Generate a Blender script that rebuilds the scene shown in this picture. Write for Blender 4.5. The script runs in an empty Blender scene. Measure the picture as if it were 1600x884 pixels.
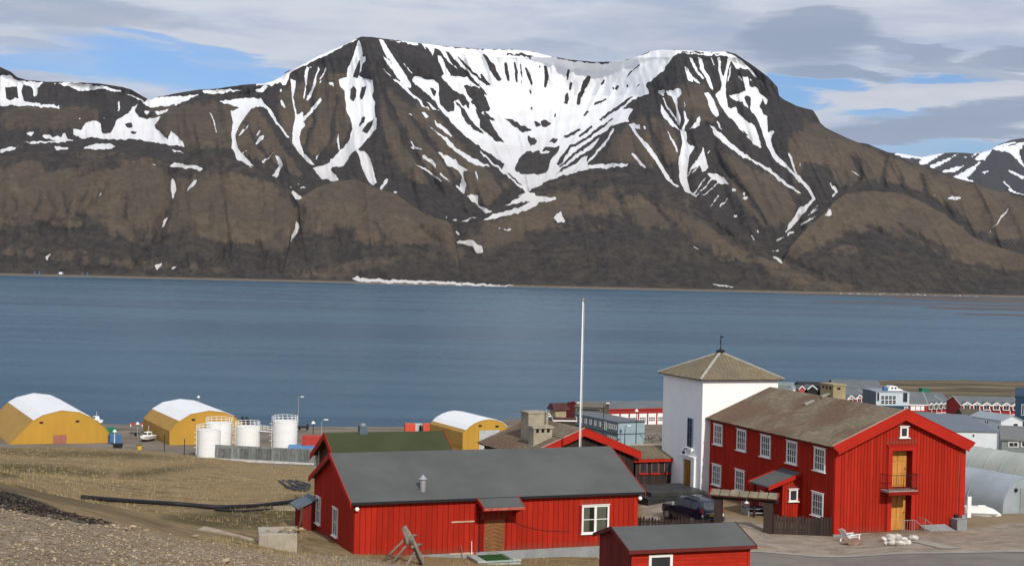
import bpy, bmesh, math, random
import numpy as np
from mathutils import Vector, Matrix
random.seed(7); rng = np.random.default_rng(11)
S = bpy.context.scene; COL = S.collection
# ------------------------------------------------------------------ camera
W0, H0, F = 1600., 884., 2300.
EYE = 43.0                                   # eye height above the sea (z = 0)
ROLL = math.radians(1.32); PITCH = math.atan((442 - 415.2) / F)
_F = Vector((0, math.cos(PITCH), -math.sin(PITCH))); _R = Vector((1, 0, 0)); _U = Vector((0, math.sin(PITCH), math.cos(PITCH)))
CR = _R * math.cos(ROLL) + _U * math.sin(ROLL); CU = _U * math.cos(ROLL) - _R * math.sin(ROLL)
cd = bpy.data.cameras.new('camera'); cam = bpy.data.objects.new('camera', cd); COL.objects.link(cam)
cam.matrix_world = Matrix(((CR.x, CU.x, -_F.x, 0), (CR.y, CU.y, -_F.y, 0), (CR.z, CU.z, -_F.z, EYE), (0, 0, 0, 1)))
cd.sensor_width = 36; cd.lens = 36 * F / W0; cd.clip_start = .5; cd.clip_end = 80000
S.camera = cam
def ray(px, py): return CR * ((px - 800) / F) - CU * ((py - 442) / F) + _F
def at(px, py, d):                           # the point seen at (px,py) at ground distance d
    r = ray(px, py); return Vector((0, 0, EYE)) + r * (d / r.y)
def topx(x, y, z):
    x = np.asarray(x, float); y = np.asarray(y, float); z = np.asarray(z, float) - EYE
    f = np.maximum(x * _F.x + y * _F.y + z * _F.z, .1)
    return 800 + F * (x * CR.x + y * CR.y + z * CR.z) / f, 442 - F * (x * CU.x + y * CU.y + z * CU.z) / f
# ------------------------------------------------------------------ sun, sky, exposure
SUN_EL = math.radians(34); SUN_AZ = math.radians(159)     # azimuth clockwise from the view direction +Y
sl = bpy.data.lights.new('sun', 'SUN'); sl.energy = 3.4; sl.angle = math.radians(.55); sl.color = (1, .95, .87)
so = bpy.data.objects.new('sun', sl); COL.objects.link(so)
sdir = Vector((math.sin(SUN_AZ) * math.cos(SUN_EL), math.cos(SUN_AZ) * math.cos(SUN_EL), math.sin(SUN_EL)))
so.rotation_euler = (-sdir).to_track_quat('-Z', 'Y').to_euler(); so.location = sdir * 300
S.view_settings.view_transform = 'Standard'; S.view_settings.look = 'None'; S.view_settings.exposure = 0.0; S.view_settings.gamma = 1
class NT:                                    # small node-writing helper
    def __init__(s, tree): s.t = tree; s.n = tree.nodes; s.l = tree.links
    def new(s, typ, **kw):
        n = s.n.new(typ)
        for k, v in kw.items(): setattr(n, k, v)
        return n
    def put(s, sock, v):
        if hasattr(v, 'is_output') or isinstance(v, bpy.types.NodeSocket): s.l.new(v, sock)
        elif v is not None:
            if sock.type == 'RGBA' and len(v) == 3: v = (*v, 1)
            sock.default_value = v
    def m(s, op, a, b=None, c=None, clamp=False):
        n = s.n.new('ShaderNodeMath'); n.operation = op; n.use_clamp = clamp
        for i, v in enumerate((a, b, c)): s.put(n.inputs[i], v)
        return n.outputs[0]
    def vm(s, op, a, b=None):
        n = s.n.new('ShaderNodeVectorMath'); n.operation = op
        s.put(n.inputs[0], a)
        if b is not None: s.put(n.inputs[3] if op == 'SCALE' else n.inputs[1], b)
        return n.outputs[0]
    def mix(s, fac, a, b, bt='MIX'):
        n = s.n.new('ShaderNodeMix'); n.data_type = 'RGBA'; n.blend_type = bt
        s.put(n.inputs[0], fac); s.put(n.inputs[6], a); s.put(n.inputs[7], b); return n.outputs[2]
    def noise(s, vec, scale, det=4, rough=.55, dist=0.):
        n = s.n.new('ShaderNodeTexNoise'); s.put(n.inputs['Vector'], vec); n.inputs['Scale'].default_value = scale
        n.inputs['Detail'].default_value = det; n.inputs['Roughness'].default_value = rough; n.inputs['Distortion'].default_value = dist
        return n.outputs[0]
    def step(s, x, lo, hi, a=0., b=1.):
        n = s.n.new('ShaderNodeMapRange'); n.interpolation_type = 'SMOOTHSTEP'
        s.put(n.inputs[0], x)
        for i, v in zip((1, 2, 3, 4), (lo, hi, a, b)): n.inputs[i].default_value = v
        return n.outputs[0]
    def map(s, vec, sc=(1, 1, 1), loc=(0, 0, 0), rot=(0, 0, 0)):
        n = s.n.new('ShaderNodeMapping'); s.put(n.inputs[0], vec); n.inputs[1].default_value = loc; n.inputs[2].default_value = rot; n.inputs[3].default_value = sc
        return n.outputs[0]
    def attr(s, name): return s.new('ShaderNodeAttribute', attribute_name=name).outputs['Fac']
wd = bpy.data.worlds.new('World'); S.world = wd; wd.use_nodes = True
def build_world():
    t = NT(wd.node_tree); t.n.clear()
    out = t.new('ShaderNodeOutputWorld'); bg = t.new('ShaderNodeBackground'); bg.inputs[1].default_value = .1
    sky = t.new('ShaderNodeTexSky', sky_type='NISHITA', sun_disc=False, sun_elevation=SUN_EL, sun_rotation=SUN_AZ, air_density=1.0, dust_density=.6, ozone_density=2.)
    g = t.new('ShaderNodeTexCoord').outputs['Generated']
    sp = t.new('ShaderNodeSeparateXYZ'); t.put(sp.inputs[0], g)
    az = t.m('ARCTAN2', sp.outputs[0], sp.outputs[1]); el = t.m('ARCSINE', sp.outputs[2])
    den = t.m('ADD', t.m('MAXIMUM', sp.outputs[2], 0.), .13)
    cb = t.new('ShaderNodeCombineXYZ'); t.put(cb.inputs[0], t.m('DIVIDE', sp.outputs[0], den)); t.put(cb.inputs[1], t.m('DIVIDE', sp.outputs[1], den))
    cp = cb.outputs[0]
    n1 = t.noise(t.map(cp, (1, .8, 1), (3.1, 1.7, 0)), 1.1, 6, .58, .3)
    n2 = t.noise(t.map(cp, (1, 1.3, 1), (9, 4, 2), (0, 0, .35)), 3.2, 5, .6, .2)
    # wobble, so that the gaps and banks keep uneven, streaky outlines
    cb2 = t.new('ShaderNodeCombineXYZ'); t.put(cb2.inputs[0], t.m('MULTIPLY', az, 14.)); t.put(cb2.inputs[1], t.m('MULTIPLY', el, 85.))
    w1 = t.m('SUBTRACT', t.noise(cb2.outputs[0], .8, 5, .6, .4), .5)
    w2 = t.m('SUBTRACT', t.noise(t.map(cb2.outputs[0], loc=(20, 7, 3)), .8, 5, .6, .4), .5)
    azw = t.m('ADD', az, t.m('MULTIPLY', w1, .075)); elw = t.m('ADD', el, t.m('MULTIPLY', w2, .028))
    def bank(px, py, hw, hh, tilt=0., soft=(.15, 2.1)):
        r = ray(px, py).normalized(); a0, e0 = math.atan2(r.x, r.y), math.asin(r.z); th = math.radians(tilt) + ROLL
        da = t.m('SUBTRACT', azw, a0); de = t.m('SUBTRACT', elw, e0)
        u = t.m('ADD', t.m('MULTIPLY', da, math.cos(th) / (hw / F)), t.m('MULTIPLY', de, -math.sin(th) / (hw / F)))
        v = t.m('ADD', t.m('MULTIPLY', da, math.sin(th) / (hh / F)), t.m('MULTIPLY', de, math.cos(th) / (hh / F)))
        q = t.m('ADD', t.m('MULTIPLY', u, u), t.m('MULTIPLY', v, v))
        return t.step(q, *soft, 1., 0.)
    def anyof(items, soft=(.15, 2.1)):
        r = None
        for it in items:
            k = bank(*it[:5], soft=soft)
            if len(it) > 5: k = t.m('MULTIPLY', k, it[5])
            r = k if r is None else t.m('MAXIMUM', r, k)
        return r
    gaps = anyof([(320, 120, 250, 34, 6), (330, 84, 170, 11, 8, .9), (80, 100, 150, 16, 2, .85), (1265, 130, 70, 15, 4), (1400, 119, 130, 6, 1, .9), (1230, 155, 60, 18, 5), (1395, 178, 80, 9, -3, .9), (1430, 233, 190, 14, -2, .95), (1350, 196, 90, 6, -2, .5)])
    dark = anyof([(1250, 62, 112, 36, -4), (1290, 36, 60, 24, 0, .9), (1420, 78, 130, 10, 14, .8), (1305, 113, 95, 11, 2), (1500, 188, 230, 23, -9), (1420, 212, 200, 12, -2), (1585, 92, 70, 16, -4, .9), (120, 22, 170, 22, -2, .5), (1060, 45, 130, 40, 0, .3), (850, 82, 90, 16, 0, .3), (1500, 108, 120, 9, 10, .6)], (.45, 1.5))
    lite = anyof([(1420, 146, 240, 18, -3), (120, 78, 190, 9, 9), (640, 45, 200, 30, -3, .5), (1100, 85, 120, 22, 0, .5), (1400, 30, 220, 20, 0, .5), (250, 52, 190, 16, 4, .6)])
    cov = t.step(t.m('SUBTRACT', t.m('ADD', n1, .24), t.m('MULTIPLY', gaps, .62)), .12, .56)
    tone = t.m('ADD', t.m('MULTIPLY', t.m('SUBTRACT', n1, .5), .9), t.m('ADD', t.m('MULTIPLY', t.m('SUBTRACT', n2, .5), 1.1), t.m('MULTIPLY', w1, .9)))
    ccol = t.mix(t.step(tone, -.28, .3), (4.5, 5.2, 6.7), (6.7, 7.1, 7.9))
    ccol = t.mix(t.m('MULTIPLY', lite, .55), ccol, (6.8, 6.85, 7.4))
    ccol = t.mix(t.m('MULTIPLY', dark, .88), ccol, (2.95, 3.6, 4.85))
    skyc = t.mix(1., sky.outputs[0], (.62, .80, 1.12), 'MULTIPLY')
    alpha = t.m('MAXIMUM', cov, t.m('MULTIPLY', dark, .95))
    t.put(bg.inputs[0], t.mix(alpha, skyc, ccol)); t.l.new(bg.outputs[0], out.inputs[0])
build_world()
# ------------------------------------------------------------------ object helpers
def tag(o, label=None, cat=None, group=None, kind=None):
    for k, v in (('label', label), ('category', cat), ('group', group), ('kind', kind)):
        if v: o[k] = v
    return o
def link(o, parent=None):
    COL.objects.link(o)
    if parent is not None: o.parent = parent
    return o
def empty(name, loc, rz=0., label=None, cat=None, group=None):
    o = bpy.data.objects.new(name, None); o.empty_display_size = .3; o.location = loc; o.rotation_euler = (0, 0, rz)
    link(o); return tag(o, label, cat, group)
def copy_tree(o, parent=None):
    c = o.copy(); link(c)
    if parent is not None: c.parent = parent
    for ch in list(o.children): copy_tree(ch, c)
    return c
def inst(name, mesh, parent, loc, rot=(0, 0, 0)):
    o = bpy.data.objects.new(name, mesh); o.location = loc; o.rotation_euler = rot; return link(o, parent)
class MB:                                    # collects shapes, then links them as one mesh object
    def __init__(s): s.v = []; s.f = []
    def add(s, vs, fs):
        b = len(s.v); s.v += [tuple(v) for v in vs]; s.f += [tuple(i + b for i in f) for f in fs]; return s
    def box(s, x0, y0, z0, x1, y1, z1):
        return s.add([(x0, y0, z0), (x1, y0, z0), (x1, y1, z0), (x0, y1, z0), (x0, y0, z1), (x1, y0, z1), (x1, y1, z1), (x0, y1, z1)],
                     [(0, 3, 2, 1), (4, 5, 6, 7), (0, 1, 5, 4), (1, 2, 6, 5), (2, 3, 7, 6), (3, 0, 4, 7)])
    def hexa(s, p):                          # eight corners: bottom ring 0-3, top ring 4-7
        return s.add(p, [(0, 3, 2, 1), (4, 5, 6, 7), (0, 1, 5, 4), (1, 2, 6, 5), (2, 3, 7, 6), (3, 0, 4, 7)])
    def prism(s, poly, y0, y1, ax='y'):      # polygon in xz (or yz for ax='x', xy for ax='z') extruded
        n = len(poly)
        if ax == 'y': a = [(p[0], y0, p[1]) for p in poly]; b = [(p[0], y1, p[1]) for p in poly]
        elif ax == 'x': a = [(y0, p[0], p[1]) for p in poly]; b = [(y1, p[0], p[1]) for p in poly]
        else: a = [(p[0], p[1], y0) for p in poly]; b = [(p[0], p[1], y1) for p in poly]
        return s.add(a + b, [tuple(range(n)), tuple(range(2 * n - 1, n - 1, -1))] + [(i, i + n, (i + 1) % n + n, (i + 1) % n) for i in range(n)])
    def tube(s, pts, r, n=8, caps=True):
        pts = [Vector(p) for p in pts]; rr = r if isinstance(r, (list, tuple)) else [r] * len(pts); vs = []; fs = []
        for i, p in enumerate(pts):
            d = (pts[min(i + 1, len(pts) - 1)] - pts[max(i - 1, 0)]).normalized()
            a = d.cross(Vector((0, 0, 1)) if abs(d.z) < .9 else Vector((1, 0, 0))).normalized(); b = d.cross(a)
            vs += [p + (a * math.cos(k * math.tau / n) + b * math.sin(k * math.tau / n)) * rr[i] for k in range(n)]
        for i in range(len(pts) - 1):
            fs += [(i * n + k, i * n + (k + 1) % n, (i + 1) * n + (k + 1) % n, (i + 1) * n + k) for k in range(n)]
        if caps: fs += [tuple(range(n - 1, -1, -1)), tuple(range((len(pts) - 1) * n, len(pts) * n))]
        return s.add(vs, fs)
    def bar(s, p, q, w, h, up=(0, 0, 1)):
        p, q = Vector(p), Vector(q); d = (q - p).normalized(); u = Vector(up)
        if abs(d.dot(u)) > .98: u = Vector((1, 0, 0))
        a = d.cross(u).normalized() * w / 2; b = a.cross(d).normalized() * h / 2
        return s.hexa([p - a - b, p + a - b, q + a - b, q - a - b, p - a + b, p + a + b, q + a + b, q - a + b])
    def ball(s, c, r, n=10, m=6, sc=(1, 1, 1)):
        vs = [(c[0], c[1], c[2] - r * sc[2])]
        for j in range(1, m):
            th = math.pi * j / m - math.pi / 2
            vs += [(c[0] + r * sc[0] * math.cos(th) * math.cos(k * math.tau / n), c[1] + r * sc[1] * math.cos(th) * math.sin(k * math.tau / n), c[2] + r * sc[2] * math.sin(th)) for k in range(n)]
        vs.append((c[0], c[1], c[2] + r * sc[2])); L = len(vs) - 1; fs = [(0, 1 + (k + 1) % n, 1 + k) for k in range(n)]
        for j in range(m - 2):
            a = 1 + j * n; fs += [(a + k, a + (k + 1) % n, a + n + (k + 1) % n, a + n + k) for k in range(n)]
        a = 1 + (m - 2) * n; fs += [(a + k, a + (k + 1) % n, L) for k in range(n)]
        return s.add(vs, fs)
    def mesh(s, name, mat, smooth=False):
        me = bpy.data.meshes.new(name); me.from_pydata(s.v, [], s.f); me.update()
        bm = bmesh.new(); bm.from_mesh(me); bmesh.ops.recalc_face_normals(bm, faces=bm.faces); bm.to_mesh(me); bm.free()
        for m in (mat if isinstance(mat, (list, tuple)) else [mat]): me.materials.append(m)
        if smooth: me.polygons.foreach_set('use_smooth', [True] * len(me.polygons))
        return me
    def out(s, name, mat, parent=None, smooth=False, bevel=0., **tg):
        o = bpy.data.objects.new(name, s.mesh(name, mat, smooth)); link(o, parent)
        if bevel:
            b = o.modifiers.new('bevel', 'BEVEL'); b.width = bevel; b.segments = 2; b.limit_method = 'ANGLE'
        return tag(o, **tg) if tg else o
def grid_mesh(name, X, Y, Z, mat, attrs=None, smooth=True):
    r, c = X.shape; me = bpy.data.meshes.new(name)
    co = np.stack([X, Y, Z], -1).reshape(-1, 3).astype(np.float32)
    i = np.arange((r - 1) * (c - 1)); j = i // (c - 1) * c + i % (c - 1)
    q = np.stack([j, j + 1, j + c + 1, j + c], 1).astype(np.int32)
    me.vertices.add(len(co)); me.vertices.foreach_set('co', co.ravel())
    me.loops.add(q.size); me.loops.foreach_set('vertex_index', q.ravel())
    me.polygons.add(len(q)); me.polygons.foreach_set('loop_start', np.arange(0, q.size, 4, dtype=np.int32))
    me.update(calc_edges=True)
    if smooth: me.polygons.foreach_set('use_smooth', np.ones(len(q), bool))
    for k, a in (attrs or {}).items():
        at_ = me.attributes.new(k, 'FLOAT', 'POINT'); at_.data.foreach_set('value', np.ascontiguousarray(a, np.float32).ravel())
    me.materials.append(mat); o = bpy.data.objects.new(name, me); return link(o)
# ------------------------------------------------------------------ materials
def material(name):
    m = bpy.data.materials.new(name); m.use_nodes = True; t = NT(m.node_tree)
    return m, t, m.node_tree.nodes['Principled BSDF']
def paint(name, col, rough=.6, var=.15, scale=1.5, col2=None, bump=0., bscale=25., stretch=(1, 1, 1), metal=0., spec=.16, rnd=0., dirt=0., dirtcol=(.12, .09, .06), splash=0.):
    m, t, b = material(name)
    oc = t.new('ShaderNodeTexCoord').outputs['Object']
    if rnd:
        ri = t.new('ShaderNodeObjectInfo').outputs['Random']
        oc2 = t.vm('ADD', oc, t.vm('SCALE', (13., 7., 5.), ri))
    else: oc2 = oc
    v = t.map(oc2, stretch); n = t.noise(v, scale, 5, .6)
    c2 = col2 or tuple(c * (1 - var) for c in col); c1 = col if col2 else tuple(min(1, c * (1 + var)) for c in col)
    c = t.mix(t.step(n, .3, .7), c2, c1)
    if rnd: c = t.mix(1., c, t.mix(ri, (1 - rnd,) * 3, (1 + rnd,) * 3), 'MULTIPLY')
    if dirt: c = t.mix(t.m('MULTIPLY', t.step(t.noise(t.map(oc2, (3, 3, .6)), scale * 1.7, 6, .65), .48, .75), dirt), c, dirtcol)
    if splash:                                         # mud splashed up from the ground
        sz = t.new('ShaderNodeSeparateXYZ'); t.put(sz.inputs[0], oc); c = t.mix(t.m('MULTIPLY', t.step(t.m('ADD', sz.outputs[2], t.m('MULTIPLY', n, .5)), .15, .75, 1., 0.), splash), c, (.13, .075, .05))
    t.put(b.inputs['Base Color'], c); b.inputs['Roughness'].default_value = rough; b.inputs['Metallic'].default_value = metal
    b.inputs['Specular IOR Level'].default_value = spec
    if bump:
        bn = t.new('ShaderNodeBump'); bn.inputs['Strength'].default_value = bump; bn.inputs['Distance'].default_value = .05
        t.put(bn.inputs['Height'], t.noise(v, bscale, 5, .6)); t.l.new(bn.outputs[0], b.inputs['Normal'])
    return m
# ------------------------------------------------------------------ far shore: fields of snow and soil traced on the slopes
RX0, RX1, RY0, RY1, RS = -60, 1660, 40, 490, 2         # traced region, two samples per unit
FW, FH = (RX1 - RX0) * RS, (RY1 - RY0) * RS
def fill(img, pts, val):
    p = np.array(pts, float); p = (p - (RX0, RY0)) * RS
    x0, y0 = np.maximum(np.floor(p.min(0)).astype(int) - 1, 0); x1 = min(int(p[:, 0].max()) + 2, FW); y1 = min(int(p[:, 1].max()) + 2, FH)
    if x1 <= x0 or y1 <= y0: return
    gx, gy = np.meshgrid(np.arange(x0, x1) + .5, np.arange(y0, y1) + .5); ins = np.zeros(gx.shape, bool)
    n = len(p)
    for i in range(n):
        (xa, ya), (xb, yb) = p[i], p[(i + 1) % n]
        if ya == yb: continue
        k = (ya > gy) != (yb > gy); ins ^= k & (gx < (xb - xa) * (gy - ya) / (yb - ya) + xa)
    img[y0:y1, x0:x1][ins] = val
def stroke(img, pts, w, val, taper=True):
    p = np.array(pts, float); n = len(p); L = []; R = []
    for i in range(n):
        d = p[min(i + 1, n - 1)] - p[max(i - 1, 0)]; d = d / (np.hypot(*d) + 1e-9); nn = np.array([-d[1], d[0]])
        k = w / 2 * (.45 + .55 * math.sin(math.pi * (i + .35) / (n - .3)) if taper else 1.)
        L.append(p[i] + nn * k); R.append(p[i] - nn * k)
    fill(img, L + R[::-1], val)
def blur(a, r):
    r = int(r)
    for _ in range(2):
        for ax in (0, 1):
            pad = [(0, 0), (0, 0)]; pad[ax] = (r + 1, r); c = np.cumsum(np.pad(a, pad, mode='edge'), ax)
            n = a.shape[ax]; a = (np.take(c, range(2 * r + 1, 2 * r + 1 + n), ax) - np.take(c, range(0, n), ax)) / (2 * r + 1)
    return a
def fbm(x, y, oct=5, seed=0, gain=.5, rot=1.):
    r = np.random.default_rng(seed); out = np.zeros(np.broadcast(x, y).shape); amp = 1.; tot = 0
    for o in range(oct):
        T = r.random((64, 64)); ox, oy = r.random(2) * 64; ca, sa = math.cos(.55 * o * rot), math.sin(.55 * o * rot); u = (x * ca - y * sa) * 2 ** o + ox; v = (x * sa + y * ca) * 2 ** o + oy
        iu = np.floor(u).astype(int); iv = np.floor(v).astype(int); fu = u - iu; fv = v - iv; fu = fu * fu * (3 - 2 * fu); fv = fv * fv * (3 - 2 * fv)
        a = T[iv % 64, iu % 64]; b = T[iv % 64, (iu + 1) % 64]; c = T[(iv + 1) % 64, iu % 64]; d = T[(iv + 1) % 64, (iu + 1) % 64]
        out += amp * ((a * (1 - fu) + b * fu) * (1 - fv) + (c * (1 - fu) + d * fu) * fv); tot += amp; amp *= gain
    return out / tot - .5
snow = np.zeros((FH, FW), np.float32); soil = np.zeros((FH, FW), np.float32); knoll = np.zeros((FH, FW), np.float32); bowl = np.zeros((FH, FW), np.float32)
class Tr:                                             # a tracing sheet: own origin and scale
    def __init__(s, ox, oy, k): s.o = (ox, oy); s.k = k
    def c(s, t):
        a = list(map(float, t.replace('-', ' ').replace(',', ' ').split())); return [(s.o[0] + a[i] * s.k, s.o[1] + a[i + 1] * s.k) for i in range(0, len(a), 2)]
    def P(s, *ts):
        for t in ts: fill(snow, s.c(t), 1)
    def N(s, *ts):
        for t in ts: fill(snow, s.c(t), 0)
    def L(s, w, *ts):
        for t in ts: stroke(snow, s.c(t), w * s.k, 1)
    def D(s, w, *ts):
        for t in ts: stroke(snow, s.c(t), w * s.k, 0)
A1 = Tr(0, 0, .3394); A2 = Tr(400, 40, .25); A3 = Tr(750, 50, .3125); A5 = Tr(0, 200, .3125); A6 = Tr(400, 220, .3125); A7 = Tr(800, 220, .3125); A8 = Tr(1150, 220, .3055)
# the great bowl, then its dark ribs
BOWL = '0,85 130,90 230,92 300,105 400,135 480,148 560,155 650,150 760,130 830,105 870,92 990,94 980,112 900,212 828,266 845,300 842,312 790,325 770,342 715,382 770,384 740,430 748,450 690,460 650,475 610,515 545,600 530,650 540,662 640,660 745,658 730,672 600,682 530,690 430,715 350,742 320,755 270,780 236,800 190,745 150,712 105,690 60,650 0,590'
A3.P(BOWL); fill(bowl, A3.c(BOWL), 1)
A2.P('805,85 930,95 1120,112 1190,135 1400,150 1600,150 1600,850 1540,800 1500,740 1450,690 1300,600 1240,540 1205,440 1140,340 1180,300 1150,240 1010,130')
A2.N('1005,90 1045,130 1080,180 1155,300 1085,318 1060,240 1030,180', '870,112 905,120 960,200 1010,300 985,285 930,215', '945,115 960,130 990,195 1015,250 1030,330 1000,300 985,240 960,170',
     '1020,115 1040,140 1080,220 1100,320 1070,280 1045,215 1030,170', '1055,125 1080,150 1110,200 1150,295 1130,290 1090,210', '1115,140 1140,150 1190,210 1250,270 1315,322 1220,322 1190,260 1160,195 1135,190 1140,240 1155,296 1130,270 1110,200')
A2.P('1135,200 1160,200 1180,250 1210,290 1222,322 1180,300 1150,250')
A2.N('1100,330 1165,315 1220,375 1290,395 1340,470 1330,520 1290,450 1235,470 1240,535 1200,545 1150,490 1140,400', '1240,400 1330,480 1290,500 1240,440')
A2.N('1175,145 1230,200 1310,280 1400,378 1380,374 1290,300 1220,230', '1240,165 1300,230 1390,315 1468,370 1440,372 1350,300 1280,225', '1432,200 1470,258 1535,345 1500,338 1460,275', '1300,372 1400,390 1445,475 1465,525 1400,545 1360,490 1320,460 1285,395',
     '1370,520 1440,570 1500,660 1555,738 1500,722 1440,640 1395,580', '1245,470 1310,530 1345,600 1435,685 1380,665 1310,605 1270,520')
A2.P('1155,318 1225,332 1300,382 1312,410 1352,470 1335,480 1290,430 1230,400 1190,360', '1330,530 1400,590 1450,650 1480,700 1420,650 1360,590')
A2.D(14, '1400 385 1420 410 1445 435', '1430 540 1460 575 1490 600', '1470 780 1520 810 1555 840')
A3.N('175,680 190,650 205,620 240,598 310,595 330,576 400,572 392,592 355,640 335,700 290,713 220,711 180,698'); A3.P('288,606 335,592 356,597 330,610')
A3.N('238,518 282,537 275,562 255,573 243,545', '270,448 300,455 303,473 280,475', '303,443 330,440 356,458 330,477 310,470', '118,428 165,440 200,463 262,494 215,505 183,480', '343,545 362,528 387,537 370,555', '0,580 60,620 122,660 110,685 130,712 60,668 0,630',
     '0,430 30,440 70,490 122,555 90,550 40,510 0,480', '0,310 30,350 48,395 20,385 0,360')
A3.D(15, '20 110 45 145 75 195 105 245'); A3.D(22, '60 180 80 215 98 245')
A3.D(13, '130 155 134 200 140 245', '172 156 180 205 184 248', '228 178 242 215 260 262', '0 208 20 235 48 265', '20 402 40 425 68 447'); A3.D(9, '200 160 207 195 212 228', '375 402 374 425', '258 375 259 390', '250 290 254 310', '298 170 300 182', '205 240 208 262')
A3.D(18, '325 170 333 225 325 275', '458 250 448 292'); A3.D(11, '447 190 438 215 437 248', '735 262 737 276', '660 275 668 285'); A3.D(21, '435 305 431 335 428 362'); A3.D(28, '548 222 528 258 510 290'); A3.D(24, '516 292 498 325 490 366'); A3.D(13, '620 238 612 252 604 264'); A3.D(18, '692 265 678 290')
A3.D(13, '500 485 460 510 420 528', '560 475 530 500 495 525', '668 432 600 480 520 540 440 582', '630 333 600 350 572 362', '765 326 690 378 640 410 595 444', '545 398 520 418'); A3.D(15, '655 480 560 545 470 615 395 680', '625 520 560 590 470 650 380 712'); A3.D(17, '452 568 415 625 388 668'); A3.D(8, '800 263 780 282', '800 165 760 195 730 225')
A3.D(10, '135 113 200 117 270 122'); A3.D(7, '240 115 255 140', '545 156 570 158', '595 153 645 156')
A3.L(14, '672 478 640 535 575 615 535 655'); A3.L(11, '0 598 60 655 110 695 190 762 236 798', '575 545 500 605 430 660 360 725')
# left wall of the massif
A2.P('0,372 100,345 200,295 330,215 470,148 600,92 642,82 600,105 440,186 300,250 215,302 190,335 190,372 165,372 160,352 90,374 0,376', '0,400 60,376 78,385 30,420 0,412',
     '640,85 655,120 665,180 650,205 630,240 605,320 640,322 690,330 730,340 735,400 730,440 742,480 745,575 755,577 750,640 720,690 650,760 600,800 540,880 430,880 500,810 550,760 590,700 600,650 590,600 565,520 555,410 520,370 510,340 570,325 572,270 610,180',
     '650,190 684,195 685,222 660,250 648,325 640,322 650,250')
A2.N('590,400 610,380 628,400 626,440 608,475 592,450', '660,390 690,370 680,430 655,468 650,440', '645,620 660,580 680,572 672,605 650,630', '738,585 700,610 658,665 692,668 720,640')
A2.P('215,332 248,345 242,400 236,450 245,520 260,558 290,532 300,545 290,600 307,622 282,650 270,700 285,760 300,800 372,880 330,868 270,800 225,730 228,640 245,570 228,480 222,400',
     '315,245 330,270 320,340 315,400 300,470 293,450 305,370 300,320 308,270', '385,258 397,270 380,320 370,380 352,430 330,470 308,472 322,440 345,400 360,350 375,300', '405,448 410,465 370,520 300,600 285,590 340,520 385,470', '450,352 485,362 495,382 465,370',
     '0,458 30,460 60,490 112,550 130,600 207,692 195,690 120,610 80,540 40,495 0,505', '0,680 30,650 30,665 10,690', '55,683 42,710 0,752 0,735 30,690', '120,812 135,818 168,860 168,880 150,880 140,850', '640,770 690,800 712,830 716,880 660,880 650,830 628,790')
A2.L(10, '438 265 420 305 397 340', '115 795 75 825 38 852', '515 670 513 720 523 780', '400 798 375 840'); A2.L(16, '152 395 152 415', '150 468 165 495 182 515', '405 350 398 362', '340 262 343 272')
A2.P('760,85 800,95 830,150 862,200 900,258 942,320 972,375 970,402 940,372 900,322 860,252 810,182', '783,168 830,215 880,285 905,332 962,390 940,388 880,332 858,290 820,242', '1030,535 1060,550 1085,575 1060,582', '1060,468 1150,538 1140,547 1090,512',
     '1040,592 1110,650 1200,708 1250,760 1350,828 1470,880 1380,880 1290,822 1230,772 1170,712 1100,652', '1115,588 1200,655 1238,707 1200,687 1120,622', '1130,783 1200,820 1260,860 1285,880 1200,880 1160,830', '1045,808 1110,850 1130,880 1090,862', '965,755 1030,772 1000,782 970,767',
     '970,340 1012,318 1060,338 1100,335 1145,370 1140,420 1150,490 1200,540 1242,530 1250,488 1280,520 1290,580 1330,620 1380,660 1440,690 1500,740 1600,840 1600,880 1540,852 1450,782 1380,742 1320,702 1250,632 1190,572 1150,532 1120,472 1080,432 1040,402')
A2.N('1088,385 1122,410 1122,442 1100,422'); A2.L(11, '785 265 815 295 850 318', '920 235 950 270 980 305', '955 548 975 556'); A2.L(17, '855 335 905 368 960 420 1015 468 1085 530')
# the right-hand cap with its flutes
A3.P('870,92 1000,88 1220,96 1262,110 1332,165 1424,258 1400,238 1340,192 1300,178 1285,188 1255,150 1240,122 1000,110 975,112', '1020,170 1040,188 1102,264 1085,262 1064,235 1066,252 1040,247 1032,215', '1045,124 1060,130 1095,198 1122,242 1105,236 1070,182', '1085,124 1112,130 1122,180 1150,228 1170,292 1150,282 1128,232 1100,180',
     '1185,124 1200,126 1206,180 1218,225 1232,160 1240,126 1254,150 1240,200 1232,260 1228,300 1236,350 1255,382 1280,368 1292,410 1340,450 1372,470 1402,540 1412,588 1380,572 1340,530 1290,472 1240,422 1205,375 1175,312 1200,290 1208,262 1196,200',
     '1120,298 1140,305 1165,332 1196,420 1180,432 1150,382', '1312,222 1342,230 1346,270 1386,280 1402,312 1442,340 1430,372 1412,332 1400,370 1420,420 1436,412 1442,500 1472,500 1456,540 1470,600 1520,650 1560,690 1600,740 1600,758 1550,702 1490,652 1460,622 1430,562 1405,482 1380,424 1350,384 1350,332 1330,312 1320,332 1346,392 1310,352 1260,342 1243,312 1290,310 1332,292')
A3.N('1240,345 1262,365 1240,380', '1310,485 1345,515 1330,518')
A3.D(6, '1005 103 1060 103 1130 106', '1150 105 1200 110'); A3.L(9, '1255 170 1250 215 1238 250', '1155 125 1170 170', '1295 220 1310 250', '1350 235 1360 250')
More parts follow.
